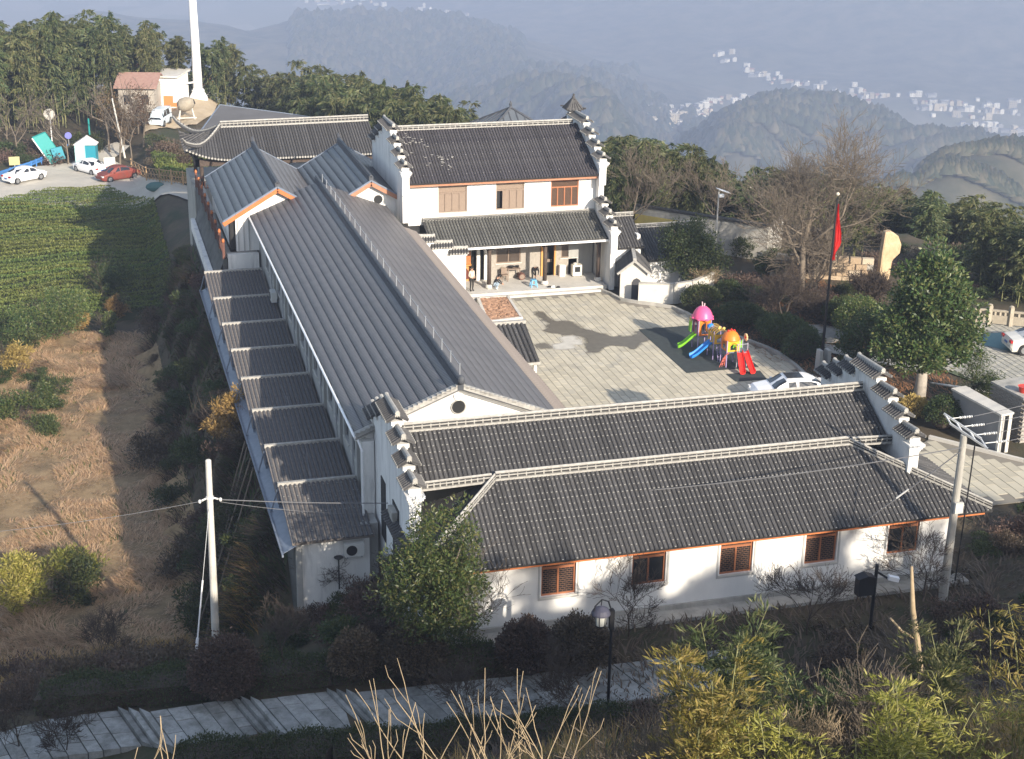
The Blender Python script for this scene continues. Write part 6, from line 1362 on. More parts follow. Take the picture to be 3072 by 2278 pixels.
# red climbing frame
A0, B0 = pinv(at(*rp(905, 1385), 0)), Vector((Tc.x-.45, Tc.y-.65, 1.4)); sdx = Vector((-.32, -.12, 0)); cl_ = MB()
for k in (-1, 0, 1):
    p0 = A0+sdx*k*.9; p1 = B0+Vector((-.1, -.3, 0))*k; q = [p0.lerp(p1, t/8)+up*(.35*math.sin(math.pi*t/8)) for t in range(9)]; cl_.tube(q, .035, 6)
for t in range(1, 8):
    a = (A0+sdx*.9).lerp(B0+Vector((-.1, -.3, 0)), t/8)+up*(.35*math.sin(math.pi*t/8)); b = (A0-sdx*.9).lerp(B0-Vector((-.1, -.3, 0)), t/8)+up*(.35*math.sin(math.pi*t/8)); cl_.tube([a, b], .03, 6)
cl_.build('climbing_frame', plas('salmon_bar', (.62, .16, .12)), pg)
ld = MB()
for s in (-.3, .3): ld.tube([(Tb.x-.1+s*.8, Tb.y-1.2, .0), (Tb.x-.1+s*.8, Tb.y-.65, 1.4)], .03, 6)
for t in range(1, 7): ld.tube([(Tb.x-.34, Tb.y-1.2+.55*t/7, 1.4*t/7), (Tb.x+.14, Tb.y-1.2+.55*t/7, 1.4*t/7)], .025, 6)
ld.build('ladder', PU, pg)
for o in pg.children_recursive:
    if o.type == 'MESH':
        c = np.empty(len(o.data.vertices)*3, np.float32); o.data.vertices.foreach_get('co', c); c = c.reshape(-1, 3)
        c = (c-np.array(PO))*np.array(PS)+np.array(PN); o.data.vertices.foreach_set('co', c.astype(np.float32).ravel()); o.data.update()
MATM = M('dark_rubber_mat', (.035, .043, .045), .85, (.05, .06, .06), 3.0)
tag(MB().box(32.1, 36.5, 75.93, 83.8, .012, .035).build('rubber_mat', MATM), 'large dark rubber mat under the playground slides', 'mat')
tag(MB().hexa([(34.25, 74.0, .012), (36.1, 73.95, .012), (36.3, 75.3, .012), (34.2, 75.2, .012), (34.25, 74.0, .035), (36.1, 73.95, .035), (36.3, 75.3, .035), (34.2, 75.2, .035)]).build('rubber_mat', MATM), 'small dark rubber mat in front of the red slides', 'mat')
# ------------------------------------------------------------------ flagpole
fp = thing('flagpole', 'tall black flagpole clamped between two pale concrete blocks', 'flagpole', (39.95, 75.0, 0))
MB().tube([(39.95, 75, .2), (39.98, 75, 5.2), (40.03, 75, 10.0)], [.085, .07, .045], 10).build('pole', BLACKM, fp); MB().ell((40.03, 75, 10.15), .1, .1, .1, 10, 6).build('finial', M('pale_brass', (.55, .50, .40), .4), fp)
for x in (39.62, 40.12): MB().hexa([(x, 74.55, -.1), (x+.2, 74.55, -.1), (x+.2, 75.15, -.1), (x, 75.15, -.1), (x, 74.62, 1.15), (x+.2, 74.62, 1.15), (x+.2, 75.08, 1.15), (x, 75.08, 1.15)]).build('clamp_block', CONC, fp)
MB().tube([(40.35, 74.58, .75), (40.35, 74.52, .75)], .05, 8).tube([(40.35, 74.58, .45), (40.35, 74.52, .45)], .05, 8).build('bolt', BLACKM, fp)
fg = thing('red_flag', 'red flag hanging limp in folds from the black flagpole', 'flag', (40.05, 75, 6.4)); mb = MB(); rows = []
for i in range(19):
    t = i/18; z = 9.6-3.15*t; wd = .06+.30*min(1, t*2.0) if t < .66 else .34-.20*min(1, (t-.66)*5)+.05*math.sin(t*20); off = -.12*max(0, t-.66)*3
    rows.append([Vector((40.06+off+wd*(j/8)-.05*math.sin(t*5), 74.93+.07*math.sin(j*1.9+t*3), z-.06*(j % 3)*t)) for j in range(9)])
for a, b in zip(rows[:-1], rows[1:]):
    for j in range(8): mb.face([a[j], a[j+1], b[j+1], b[j]])
o = mb.build('cloth', M('red_cloth', (.70, .035, .028), .7, trans=.3), fg, True)
# ------------------------------------------------------------------ utility poles, wires
up1 = thing('utility_pole', 'pale concrete utility pole rising from the shrubs at the left', 'pole', (4.0, 59, -3.6))
MB().tube([(4.0, 59, -4.2), (4.12, 58.9, 4.72)], [.175, .12], 14).ell((4.12, 58.9, 4.72), .12, .12, .05, 12, 4).build('shaft', CONC, up1)
cl_ = MB()
for s in (-1, 1): cl_.tube([(4.1+s*.12, 58.9, 3.05), (4.1+s*.34, 58.85, 2.98)], .04, 6).ell((4.1+s*.42, 58.85, 2.95), .07, .07, .09, 8, 5)
cl_.tube([(4.1, 58.9, 3.0), (4.1, 58.9, 3.12)], .16, 10); cl_.build('insulator', M('white_porcelain', (.6, .6, .58), .3), up1)
gy = thing('guy_wire', 'steel guy wire with a white striped sleeve left of the pole', 'wire', (3.0, 57.2, -2.6)); a, b = Vector((4.08, 58.88, 2.9)), Vector((3.05, 57.0, -3.0))
MB().tube([a, b], .012, 5).build('wire', METAL, gy); MB().tube([a.lerp(b, .52), a.lerp(b, .94)], .035, 7).build('sleeve', WHITEP, gy); MB().bar(a.lerp(b, .9), b, .1).build('anchor', WHITEP, gy)
up2 = thing('utility_pole', 'mottled concrete utility pole with steel crossarms at the right', 'pole', (32.3, 48.7, 0))
MB().tube([(32.45, 48.85, -.5), (31.95, 48.05, 7.5)], [.19, .13], 14).build('shaft', CONCD, up2)
tp = Vector((31.95, 48.05, 7.5)); ca = MB()
dA = (aty(2922, 1312, 48.0)-aty(2852, 1265, 48.6)).normalized()
for o_ in (Vector((-.02, .15, .30)), Vector((.1, -.16, .0))): ca.bar(tp+o_-dA*.85, tp+o_+dA*.85, .07)
for t in (-.8, -.3, .3, .8): ca.bar(tp+Vector((-.02, .15, .30))+dA*t, tp+Vector((.1, -.16, 0))+dA*t, .05)
ca.build('crossarm', METAL, up2); ins = MB(); WR = []
for t in (-.82, -.28, .28, .82):
    p = tp+Vector((.1, 0, .15))+dA*t; e = p+Vector((1.15, .0, -.02)); ins.tube([p, p+Vector((.5, 0, 0))], .02, 5)
    for k in range(6): ins.ell(p+Vector((.5+k*.1, 0, 0)), .03 if k % 2 else .055, .055, .055, 8, 4)
    WR.append(p+Vector((1.1, 0, 0)))
ins.build('insulator', bpy.data.materials['white_porcelain'], up2)
MB().box(31.95, 32.3, 48.0, 48.12, 4.15, 4.6).build('meter_box', CONC, up2); MB().tube([(32.45, 48.0, 7.3), (32.5, 48.15, 4.0), (32.55, 48.3, 1)], .03, 6).build('cable', BLACKM, up2)
WIRE = M('grey_wire', (.16, .16, .165), .6)
def wire(label, a, b, sag, r=.016, n=16, group=None):
    a, b = Vector(a), Vector(b); t = thing('overhead_wire', label, 'wire', a, None, group); MB().tube([a.lerp(b, k/n)-up*(4*sag*(k/n)*(1-k/n)) for k in range(n+1)], r, 4, False).build('strand', WIRE, t)
wl_ = ['uppermost of the four wires leaving the right pole', 'second wire from the top leaving the right pole', 'third wire from the top leaving the right pole', 'lowest of the four wires leaving the right pole']
for p, l in zip(WR, wl_): wire(l, p, p+Vector((30, 9, .5)), .5, .012)
pL = Vector((4.5, 58.85, 2.95)); pR = Vector((31.95, 48.0, 7.0))
wire('thick cable slung from the left pole across the front roof to the right pole', pL, pR, .95, .022)
wire('thin lower cable from the left pole to the dormitory corner', pL-up*.1, (10.5, 58.2, 1.9), .12, .012)
wire('thin wire leaving the left pole towards the left edge', (3.7, 58.85, 2.95), (-18, 66, .5), .8, .012)
g0 = Vector((31.8, 47.9, 6.9)); g1 = aty(2600, 1560, 49.4)
wire('slanting stay wire from the right pole down over the front roof', g0, g1, .03, .022); 
sp = thing('wire_insulator', 'pale insulator string half way along the slanting stay wire', 'insulator', g0.lerp(g1, .62)); MB().tube([g0.lerp(g1, .55), g0.lerp(g1, .68)], .035, 6).build('string', bpy.data.materials['white_porcelain'], sp)
for i, (y0, y1) in enumerate(((60.5, 64.5), (64.5, 71.5), (71.5, 79))): wire(['loose white cable lying on the nearest lean-to roofs', 'loose white cable over the middle lean-to roofs', 'loose white cable over the upper lean-to roofs'][i], (8.6+i*.2, y0, 2.2), (8.9+i*.1, y1, 2.35), .22, .014)
# ------------------------------------------------------------------ lamps and cameras
lp = thing('lantern_post', 'dark post carrying a hooded lantern beside the stairway', 'street lamp', (16.5, 44.4, .3))
MB().tube([(16.5, 44.4, -.2), (16.5, 44.4, 4.0)], [.06, .05], 8).box(16.42, 16.58, 44.32, 44.48, 3.2, 3.95).build('post', BLACKM, lp)
lc = Vector((16.08, 44.35, 3.45)); ar = MB().tube([(16.5, 44.4, 3.85), (16.35, 44.38, 4.3), (16.1, 44.35, 4.42), (15.85, 44.33, 4.2), (15.78, 44.33, 3.8)], .028, 6).tube([(16.1, 44.35, 4.42), (16.08, 44.35, 4.2)], .02, 5).build('bracket', BLACKM, lp)
MB().lathe([(.34, 0), (.33, .06), (.26, .18), (.1, .27), (.02, .3)], lc+up*.42, 16).build('hood', M('violet_grey_hood', (.06, .06, .085), .6), lp)
MB().lathe([(.17, 0), (.19, .2), (.2, .42)], lc, 12).build('lantern_glass', M('milky_lamp_glass', (.42, .43, .40), .4), lp); ba = MB()
for k in range(6): a = k*math.pi/3; ba.bar(lc+Vector((.18*math.cos(a), .18*math.sin(a), -.02)), lc+Vector((.21*math.cos(a), .21*math.sin(a), .44)), .022)
ba.lathe([(.19, -.05), (.19, 0)], lc, 12).build('lantern_cage', BLACKM, lp)
cc = thing('camera_post', 'black post with a control box and a white surveillance camera', 'camera post', (28.4, 47.4, .1))
MB().tube([(28.4, 47.4, -.3), (28.35, 47.3, 2.75)], .07, 8).build('post', BLACKM, cc); MB().box(27.55, 28.2, 47.1, 47.45, 1.55, 2.3).prism([(27.5, 47.05, 2.3), (28.25, 47.05, 2.3), (27.9, 47.05, 2.42)], (0, .45, 0)).build('control_box', BLACKM, cc)
MB().tube([(28.36, 47.3, 2.45), (28.95, 47.2, 2.05)], .045, 7).build('arm', BLACKM, cc); cm_ = MB().bar((28.8, 47.15, 2.22), (29.2, 47.05, 2.12), .2, .17).build('camera', WHITEP, cc); MB().tube([(29.2, 47.05, 2.12), (29.24, 47.04, 2.11)], .06, 8).build('lens', BLACKP, cm_)
so_ = thing('solar_lamp', 'pale street lamp with a tilted solar panel behind the tiled annex', 'street lamp', (42.3, 97.5, 0)); b = aty(2148, 700, 97.5); b.z = 0; tpp = aty(2157, 572, 97.5)
MB().tube([(tpp.x, 97.5, -.3), tpp], [.07, .05], 8).build('post', CONC, so_); MB().hexa([tpp+Vector(q) for q in ((-.1, -.3, .1), (.75, -.3, -.2), (.75, .3, -.2), (-.1, .3, .1), (-.1, -.3, .15), (.75, -.3, -.15), (.75, .3, -.15), (-.1, .3, .15))]).build('solar_panel', WHITEP, so_); MB().cbox(tpp+Vector((.15, -.1, -.35)), .35, .25, .2).build('lamp_head', WHITEP, so_)
# ------------------------------------------------------------------ porch contents and people
def box_part(t, nm, c, s, mat, rz=0): return MB().cbox(c, *s, rz).build(nm, mat, t)
q = lambda x, y, Y: aty(*r6(x, y), Y); r6 = lambda x, y: (1360+x/4.843, 720+y/4.843)
def onfloor(x, y): return at(*r6(x, y), .3)
p = onfloor(160, 615); cb_ = thing('orange_cabinet', 'tall orange wooden cabinet with arched openings beside the porch door', 'cabinet', (p.x, p.y, .3)); x, y = p.x+.05, p.y+.25
MB().box(x-.5, x+.45, y, y+.05, .3, 1.5).box(x-.5, x-.42, y-.25, y, .3, 1.45).box(x+.38, x+.45, y-.25, y, .3, 1.45).box(x-.5, x+.45, y-.25, y, 1.4, 1.47).build('lower_case', OCH, cb_); MB().prism([(x-.3, y-.26, .5), (x+.25, y-.26, .5), (x+.25, y-.26, 1.0), (x+.1, y-.26, 1.25), (x-.12, y-.26, 1.25), (x-.3, y-.26, 1.0)], (0, .01, 0)).build('arched_opening', M('dark_red_recess', (.12, .03, .02), .8), cb_)
MB().box(x-.25, x+.42, y-.05, y+.05, 1.5, 2.3).build('upper_panel', ORANGE, cb_)
tb = onfloor(870, 570); tt = thing('porch_table', 'plain wooden table with pots on the porch', 'table', (tb.x, tb.y, .3)); X0, Y0 = tb.x, tb.y+.1
MB().box(X0-.45, X0+.45, Y0-.3, Y0+.3, 1.0, 1.05).build('tabletop', WINFR2, tt)
for i in (-1, 1):
    for j in (-1, 1): MB().box(X0+i*.4-.03, X0+i*.4+.03, Y0+j*.25-.03, Y0+j*.25+.03, .3, 1.0).build('leg', WINFR2, tt)
for dx, nm, rr_, lb in ((-.12, 'wok', .2, 'black wok standing on the porch table'), (.3, 'pot', .13, 'small dark pot at the right end of the porch table')):
    t = thing(nm, lb, nm, (X0+dx, Y0, 1.05)); MB().lathe([(rr_*.4, 0), (rr_*.9, .08), (rr_, .14), (rr_*.9, .13)], (X0+dx, Y0, 1.05), 12).build('bowl', BLACKM, t)
for k, (px_, py_, lb) in enumerate(((715, 560, 'low wooden chair heaped with cloth left of the porch table'), (745, 600, 'second small chair in front of the porch table'))):
    p = onfloor(px_, py_); t = thing('porch_chair', lb, 'chair', (p.x, p.y, .3)); MB().box(p.x-.2, p.x+.2, p.y-.2, p.y+.2, .72, .77).build('seat', WINFR2, t); MB().box(p.x-.2, p.x+.2, p.y+.16, p.y+.2, .77, 1.15).build('backrest', WINFR2, t)
    for i in (-1, 1):
        for j in (-1, 1): MB().box(p.x+i*.17-.02, p.x+i*.17+.02, p.y+j*.17-.02, p.y+j*.17+.02, .3, .72).build('leg', WINFR2, t)
    if k == 0: t2 = thing('cloth_bundle', 'patterned bundle of cloth on the low porch chair', 'bundle', (p.x, p.y, .77)); MB().ell((p.x, p.y, .93), .24, .2, .18, 10, 6).build('cloth', M('dappled_cloth', (.10, .07, .05), .9, (.45, .40, .32), 8.0), t2)
p = onfloor(985, 575); t = thing('barrel', 'round brown barrel lying on its side against the porch wall', 'barrel', (p.x, p.y, .3)); MB().tube([(p.x, p.y-.25, .55), (p.x, p.y, .55), (p.x, p.y+.25, .55)], [.22, .25, .22], 14).build('body', WOODR, t); MB().tube([(p.x, p.y-.262, .55), (p.x, p.y-.252, .55)], .17, 12).build('head', WINFR2, t)
p = onfloor(1585, 530); t = thing('white_cabinet', 'plain white cupboard standing against the brick porch wall', 'cupboard', (p.x, p.y, .3)); MB().box(p.x-.19, p.x+.19, p.y, p.y+.3, .3, 1.05).build('case', WHITEP, t); MB().box(p.x-.17, p.x+.17, p.y-.012, p.y-.002, .34, 1.02).build('door', WHITE, t)
p = onfloor(1800, 535); t = thing('white_stove', 'white stove with a dark oven window on the porch', 'stove', (p.x, p.y, .3)); MB().box(p.x-.32, p.x+.32, p.y, p.y+.45, .35, 1.1).build('case', M('ivory_enamel', (.62, .59, .50), .4), t); MB().box(p.x-.18, p.x+.2, p.y-.012, p.y-.002, .62, .98).build('oven_window', GLASS, t)
for i in (-1, 1): MB().box(p.x+i*.28-.03, p.x+i*.28+.03, p.y+.02, p.y+.4, .3, .35).build('foot', BLACKM, t)
MB().lathe([(.12, 0), (.14, .1), (.05, .14)], (p.x-.12, p.y+.2, 1.1), 10).build('kettle', CONC, t)
p = onfloor(1165, 680); t = thing('blue_stool', 'light blue plastic stool on the porch', 'stool', (p.x, p.y, .3)); SB = M('light_blue_plastic', (.14, .38, .62), .4); MB().box(p.x-.17, p.x+.17, p.y-.17, p.y+.17, .74, .79).build('seat', SB, t)
for i in (-1, 1):
    for j in (-1, 1): MB().bar((p.x+i*.2, p.y+j*.2, .3), (p.x+i*.14, p.y+j*.14, .75), .06).build('leg', SB, t)
MB().bar((p.x-.17, p.y-.18, .5), (p.x+.17, p.y-.18, .5), .04).build('stretcher', SB, t)
for k, (px_, py_, cl__, lb) in enumerate(((1395, 690, BLACKP, 'dark shoe at the porch edge left of the pale shoes'), (1450, 690, WHITEP, 'pale shoe in the middle of the row at the porch edge'), (1525, 695, BLACKP, 'pair of dark shoes at the right end of the row'))):
    p = onfloor(px_, py_); t = thing('shoe', lb, 'shoe', p); MB().ell((p.x, p.y, .36), .13, .07, .06, 8, 5).box(p.x-.14, p.x+.12, p.y-.06, p.y+.06, .3, .33).build('upper', cl__, t)
SKIN = M('skin', (.42, .26, .18), .6); HAIR = M('black_hair', (.012, .010, .009), .5); JKT = M('black_jacket', (.015, .015, .018), .8); JEAN = M('pale_blue_jeans', (.30, .38, .46), .85); CREAM = M('cream_top', (.55, .46, .38), .9); DARKP = M('dark_trousers', (.03, .03, .028), .85); SHOE = M('white_shoe', (.6, .6, .58), .7)
def person(label, loc, rz, J, top, legs, shoe, hair_long=False, scale=1.0):
    """J: joint name -> local position (m). One continuous skinned body, hair as a child."""
    t = thing('person', label, 'person', loc, rz); names = ['pelvis', 'waist', 'chest', 'neck', 'head', 'crown', 'shL', 'elL', 'wrL', 'haL', 'shR', 'elR', 'wrR', 'haR', 'hipL', 'knL', 'anL', 'toL', 'hipR', 'knR', 'anR', 'toR']
    ed = [(0, 1), (1, 2), (2, 3), (3, 4), (4, 5), (2, 6), (6, 7), (7, 8), (8, 9), (2, 10), (10, 11), (11, 12), (12, 13), (0, 14), (14, 15), (15, 16), (16, 17), (0, 18), (18, 19), (19, 20), (20, 21)]
    ra = dict(pelvis=.125, waist=.115, chest=.125, neck=.05, head=.09, crown=.075, sh=.06, el=.042, wr=.032, ha=.036, hip=.085, kn=.058, an=.042, to=.036)
    me = bpy.data.meshes.new('body'); v = [Vector(J[n_])*scale for n_ in names]; me.from_pydata(v, ed, []); o = bpy.data.objects.new('tmp', me); COL.objects.link(o)
    sk_ = o.modifiers.new('s', 'SKIN'); ob = o.modifiers.new('u', 'SUBSURF'); ob.levels = 2; ob.render_levels = 2
    if not me.skin_vertices: 
        bm = bmesh.new(); bm.from_mesh(me); bm.verts.layers.skin.verify(); bm.to_mesh(me); bm.free()
    for i, n_ in enumerate(names):
        k = ra.get(n_, ra.get(n_[:-1], .05))*scale; me.skin_vertices[0].data[i].radius = (k*1.25 if n_ in ('pelvis', 'waist', 'chest') else k, k); me.skin_vertices[0].data[i].use_root = (i == 0)
    dg = bpy.context.evaluated_depsgraph_get(); m2 = bpy.data.meshes.new_from_object(o.evaluated_get(dg)); bpy.data.objects.remove(o); m2.name = 'body'
    m2.materials.clear()
    for mm in (top, legs, SKIN, shoe): m2.materials.append(mm)
    segm = {0: 0, 1: 0, 2: 2, 3: 2, 4: 2, 5: 0, 6: 0, 7: 0, 8: 2, 9: 0, 10: 0, 11: 0, 12: 2, 13: 1, 14: 1, 15: 1, 16: 3, 17: 1, 18: 1, 19: 1, 20: 3}
    for pl in m2.polygons:
        c = pl.center; best = 9e9; bi = 0
        for i, (a, b) in enumerate(ed):
            ab = v[b]-v[a]; tt_ = max(0, min(1, (c-v[a]).dot(ab)/max(1e-9, ab.length_squared))); d = (c-(v[a]+ab*tt_)).length
            if d < best: best = d; bi = i
        pl.material_index = segm[bi]; pl.use_smooth = True
    obj('body', m2, t)
    hd = (v[4]+v[5])/2; f_ = Vector(J.get('face', (0, -1, 0))); upv = (v[5]-v[4]).normalized(); sv = f_.cross(upv).normalized()
    hm_ = MB().ell(hd-f_*.025*scale+upv*.045*scale, .108*scale, .112*scale, .115*scale, 12, 8)
    if hair_long: hm_.tube([hd-f_*.07, hd-f_*.09-upv*.12, hd-f_*.085-upv*.27], [.085, .085, .05], 8)
    hm_.build('hair', HAIR, t, True)
    fc = MB().ell(hd+f_*.105*scale-upv*.005, .016, .02, .028, 6, 4)
    fc.build('nose', SKIN, t)
    for s in (-1, 1): MB().ell(hd+f_*.093*scale+sv*.036*s*scale+upv*.018, .013, .008, .009, 6, 4).build('eye', HAIR, t); MB().ell(hd+sv*.098*s*scale, .018, .026, .034, 6, 4).build('ear', SKIN, t)
    MB().ell(hd+f_*.094*scale-upv*.05*scale, .024, .008, .008, 6, 4).build('mouth', M('lips', (.35, .12, .10), .6) if 'lips' not in bpy.data.materials else bpy.data.materials['lips'], t)
    for h in 'LR':   # fingers and thumb
        a, b = v[names.index('wr'+h)], v[names.index('ha'+h)]; d = (b-a).normalized(); s2 = d.orthogonal().normalized(); fm = MB()
        for k in range(4): st_ = b+s2*(k-1.5)*.017; L_ = (.06, .07, .066, .05)[k]; fm.tube([st_, st_+d*L_*.6, st_+d*L_*.9+Vector((0, 0, -.02))], [.0095, .0085, .007], 5)
        fm.tube([a.lerp(b, .6)+s2*.03, a.lerp(b, .9)+s2*.058], [.01, .008], 5); fm.build('fingers', SKIN, t)
    return t
ST_ = dict(pelvis=(0, 0, .88), waist=(0, 0, 1.03), chest=(0, -.01, 1.25), neck=(0, 0, 1.40), head=(0, -.02, 1.47), crown=(0, -.01, 1.60), shL=(.17, 0, 1.32), elL=(.22, .02, 1.06), wrL=(.14, -.16, .95), haL=(.08, -.20, .94), shR=(-.17, 0, 1.32), elR=(-.23, .02, 1.06), wrR=(-.15, -.16, .96), haR=(-.09, -.2, .94), hipL=(.09, 0, .82), knL=(.10, -.03, .46), anL=(.10, .02, .08), toL=(.11, -.13, .04), hipR=(-.09, 0, .82), knR=(-.09, -.02, .46), anR=(-.09, .04, .08), toR=(-.1, -.11, .04))
p = onfloor(265, 745); person('standing person in a cream top and dark trousers beside the orange cabinet', p, rad(25), ST_, CREAM, DARKP, BLACKP, True)
SQ = dict(pelvis=(0, .16, .26), waist=(0, .12, .42), chest=(0, -.02, .62), neck=(0, -.10, .76), head=(0, -.17, .80), crown=(0, -.26, .90), shL=(.17, -.03, .68), elL=(.20, -.22, .52), wrL=(.10, -.38, .40), haL=(.06, -.44, .36), shR=(-.17, -.03, .68), elR=(-.2, -.22, .52), wrR=(-.12, -.38, .4), haR=(-.08, -.44, .36), hipL=(.1, .12, .26), knL=(.16, -.22, .47), anL=(.14, .0, .08), toL=(.16, -.15, .04), hipR=(-.1, .12, .26), knR=(-.16, -.22, .47), anR=(-.14, 0, .08), toR=(-.16, -.15, .04), face=(0, -.8, -.6))
p = onfloor(620, 715); person('squatting person in a black jacket and pale jeans at the porch edge', p, rad(70), SQ, JKT, JEAN, SHOE)
BD = dict(pelvis=(0, .22, .80), waist=(0, .15, .92), chest=(0, -.06, 1.02), neck=(0, -.22, 1.03), head=(0, -.30, 1.0), crown=(0, -.42, .97), shL=(.17, -.1, 1.02), elL=(.2, -.2, .76), wrL=(.12, -.3, .54), haL=(.1, -.33, .47), shR=(-.17, -.1, 1.02), elR=(-.2, -.2, .76), wrR=(-.12, -.3, .54), haR=(-.1, -.33, .47), hipL=(.1, .2, .76), knL=(.11, .1, .42), anL=(.11, .18, .08), toL=(.12, .03, .04), hipR=(-.1, .2, .76), knR=(-.11, .1, .42), anR=(-.11, .18, .08), toR=(-.12, .03, .04), face=(0, -.45, -.9))
p = onfloor(1190, 640); person('person in black bending forward over the blue stool', (p.x+.08, p.y+.45, .3), rad(5), BD, JKT, DARKP, SHOE)
# leaning props and a pile of cut poles
for i, (x0, y0, x1, y1, lb) in enumerate([(3.6, 64, 6.7, 66.5, 'thin prop pole leaning on the lean-to edge, nearest the utility pole'), (3.4, 65.6, 6.7, 67.6, 'second thin prop pole leaning on the lean-to edge'), (3.9, 67, 6.7, 69, 'third thin prop pole leaning on the lean-to edge'), (4.0, 68.5, 6.7, 69.8, 'farthest thin prop pole leaning on the lean-to edge')]):
    a = Vector((x0, y0, ground1(x0, y0))); t = thing('prop_pole', lb, 'pole', a); MB().tube([a, (x1, y1, .9)], .04, 6).build('shaft', BARK, t)
a = aty(2330, 2215, 20); a.z = ground1(a.x, a.y)+.5; t = thing('brushwood_pile', 'pile of cut bamboo poles lying in the foreground brush', 'pile', a); q7 = random.Random(6)
for k in range(12): d_ = Vector((.75, q7.uniform(-.25, .25), q7.uniform(-.08, .08))); b_ = a+Vector((q7.uniform(-.3, .3), q7.uniform(-.3, .3), .05*k)); MB().tube([b_-d_, b_+d_], q7.uniform(.012, .022), 6).build('pole', BARK, t)
# ------------------------------------------------------------------ air conditioners
def aircon(label, c, rz, s=1.0):
    t = thing('air_conditioner', label, 'air conditioner', c, rz); MB().box(-.42, .42, -.16, .16, 0, .58).build('case', M('ac_white', (.55, .55, .52), .5) if 'ac_white' not in bpy.data.materials else bpy.data.materials['ac_white'], t)
    MB().tube([(-.12, -.175, .29), (-.12, -.162, .29)], .23, 20).build('fan_grille', BLACKM, t); MB().bar((-.3, -.16, -.03), (-.3, .3, -.03), .04).bar((.3, -.16, -.03), (.3, .3, -.03), .04).build('bracket', METALB, t); return t
aircon('air conditioner box on the shaded white end wall', (9.75, 57.25, .55), 0.0); aircon('white air conditioner box on the long shaded wall', (10.45, 87.6, 2.25), rad(-90))
t = thing('satellite_dish', 'small round dark dish on the shaded end wall beside the air conditioner', 'dish', (9.1, 57.3, .4)); MB().lathe([(.02, 0), (.12, .03), (.2, .1)], (9.1, 57.3, .4), 14).build('bowl', BLACKM, t); MB().tube([(9.1, 57.3, .4), (9.1, 57.32, -1)], .03, 6).build('mast', BLACKM, t)
# ------------------------------------------------------------------ monument, stone wall, round slab
mo = thing('stone_monument', 'tall rough tan standing stone behind the garden', 'monument', (52.0, 90, 0)); ps = [(-.5, 0), (.35, 0), (.42, 1.4), (.95, 1.9), (1.0, 2.5), (.7, 3.1), (.1, 3.5), (-.35, 3.45), (-.45, 2.0)]
mb = MB().prism([(52.0+x, 89.7, z) for x, z in ps], (.1, .6, 0)); o = mb.build('stone', M('tan_stone', (.40, .29, .17), .9, (.52, .40, .26), 2.0, .6, 6), mo); bv = o.modifiers.new('b', 'BEVEL'); bv.width = .12; bv.segments = 2
swl = thing('stone_wall', 'tan rubble stone wall behind the bare trees', 'wall', (48, 92, 0)); me = [MB().cbox((0, 0, 0), .75, .4, .42).mesh('stone', M('warm_stone%d' % i, c, .9, None, bump=.4, bscale=8)) for i, c in enumerate([(.42, .33, .23), (.48, .40, .30), (.36, .27, .18)])]
core = MB().bar((45.4, 93.0, .5), (51.4, 90.4, .5), .3, 1.5).build('core', CONCD, swl); d = (Vector((51.4, 90.4, 0))-Vector((45.4, 93.0, 0))).normalized(); nn = Vector((-d.y, d.x, 0)); nn = nn if nn.y < 0 else -nn
for j in range(4):
    for i in range(8): o = obj('stone', me[R1.randrange(3)], core, Vector((45.4, 93, -.02+j*.44))+d*(i*.82+(j % 2)*.4)+nn*(.12+R1.uniform(0, .08))); o.rotation_euler = (0, R1.uniform(-.05, .05), math.atan2(d.y, d.x)); o.scale = (R1.uniform(.9, 1.08), 1, R1.uniform(.9, 1.02))
slab = tag(MB().lathe([(1.7, 0), (1.7, .05)], (42.6, 80.6, -.02), 24).build('round_terrace', CONCD), kind='structure')
for (a, b) in (((41.5, 78.5), (46, 73.0)), ((43.8, 66.9), (46.5, 64.4))): tag(MB().bar((*a, .0), (*b, .0), 1.3, .04).build('garden_path', CONCD), kind='structure')
# ------------------------------------------------------------------ roadside on the left
ROADM = M('pale_concrete_road', (.40, .375, .32), .9, (.47, .44, .38), .4, .1, 30)
rd = [(-60, 600), (40, 575), (200, 560), (330, 562), (480, 590), (590, 612), (640, 590), (600, 570), (480, 545), (420, 530), (380, 505), (330, 480), (390, 440), (350, 430), (270, 460), (215, 490), (120, 500), (0, 520), (-60, 530)]
pts = [hit(x, y) for x, y in rd]
ground_patch('road', pts, ROADM, .05)
yard = [hit(x, y) for x, y in ((432, 400), (470, 392), (500, 385), (590, 378), (640, 345), (660, 318), (625, 298), (560, 300), (510, 322), (470, 345), (430, 375))]
ground_patch('yard_and_lawn', yard, M('bare_earth', (.38, .30, .20), .95, (.46, .38, .27), .8), .09)
lawn = [hit(x, y) for x, y in ((515, 455), (600, 452), (600, 480), (520, 482))]
ground_patch('yard_and_lawn', lawn, bpy.data.materials['bare_earth'], .09)  # lawn in the earth colour: its yellow sunlight put into the colour
TEAL = M('teal_board', (.02, .25, .24), .5); TEAL2 = M('teal_blue_board', (.02, .22, .29), .5); BLR = M('blue_rail', (.05, .17, .42), .4)
p = hit(150, 497); t = thing('tilted_sign_board', 'teal sign board leaning over against the blue guard rail', 'sign board', p)
c = p+up*1.6; MB().hexa([p+Vector(q) for q in ((.1, 0, 0), (1.5, .3, .5), (-.2, .4, 3.4), (-1.6, .1, 2.9), (.1, .25, .1), (1.5, .55, .6), (-.2, .65, 3.5), (-1.6, .35, 3.0))]).build('board', TEAL, t); MB().bar(p+Vector((.1, -.02, 0)), p+Vector((-1.6, .08, 2.9)), .1).build('white_edge', WHITEP, t)
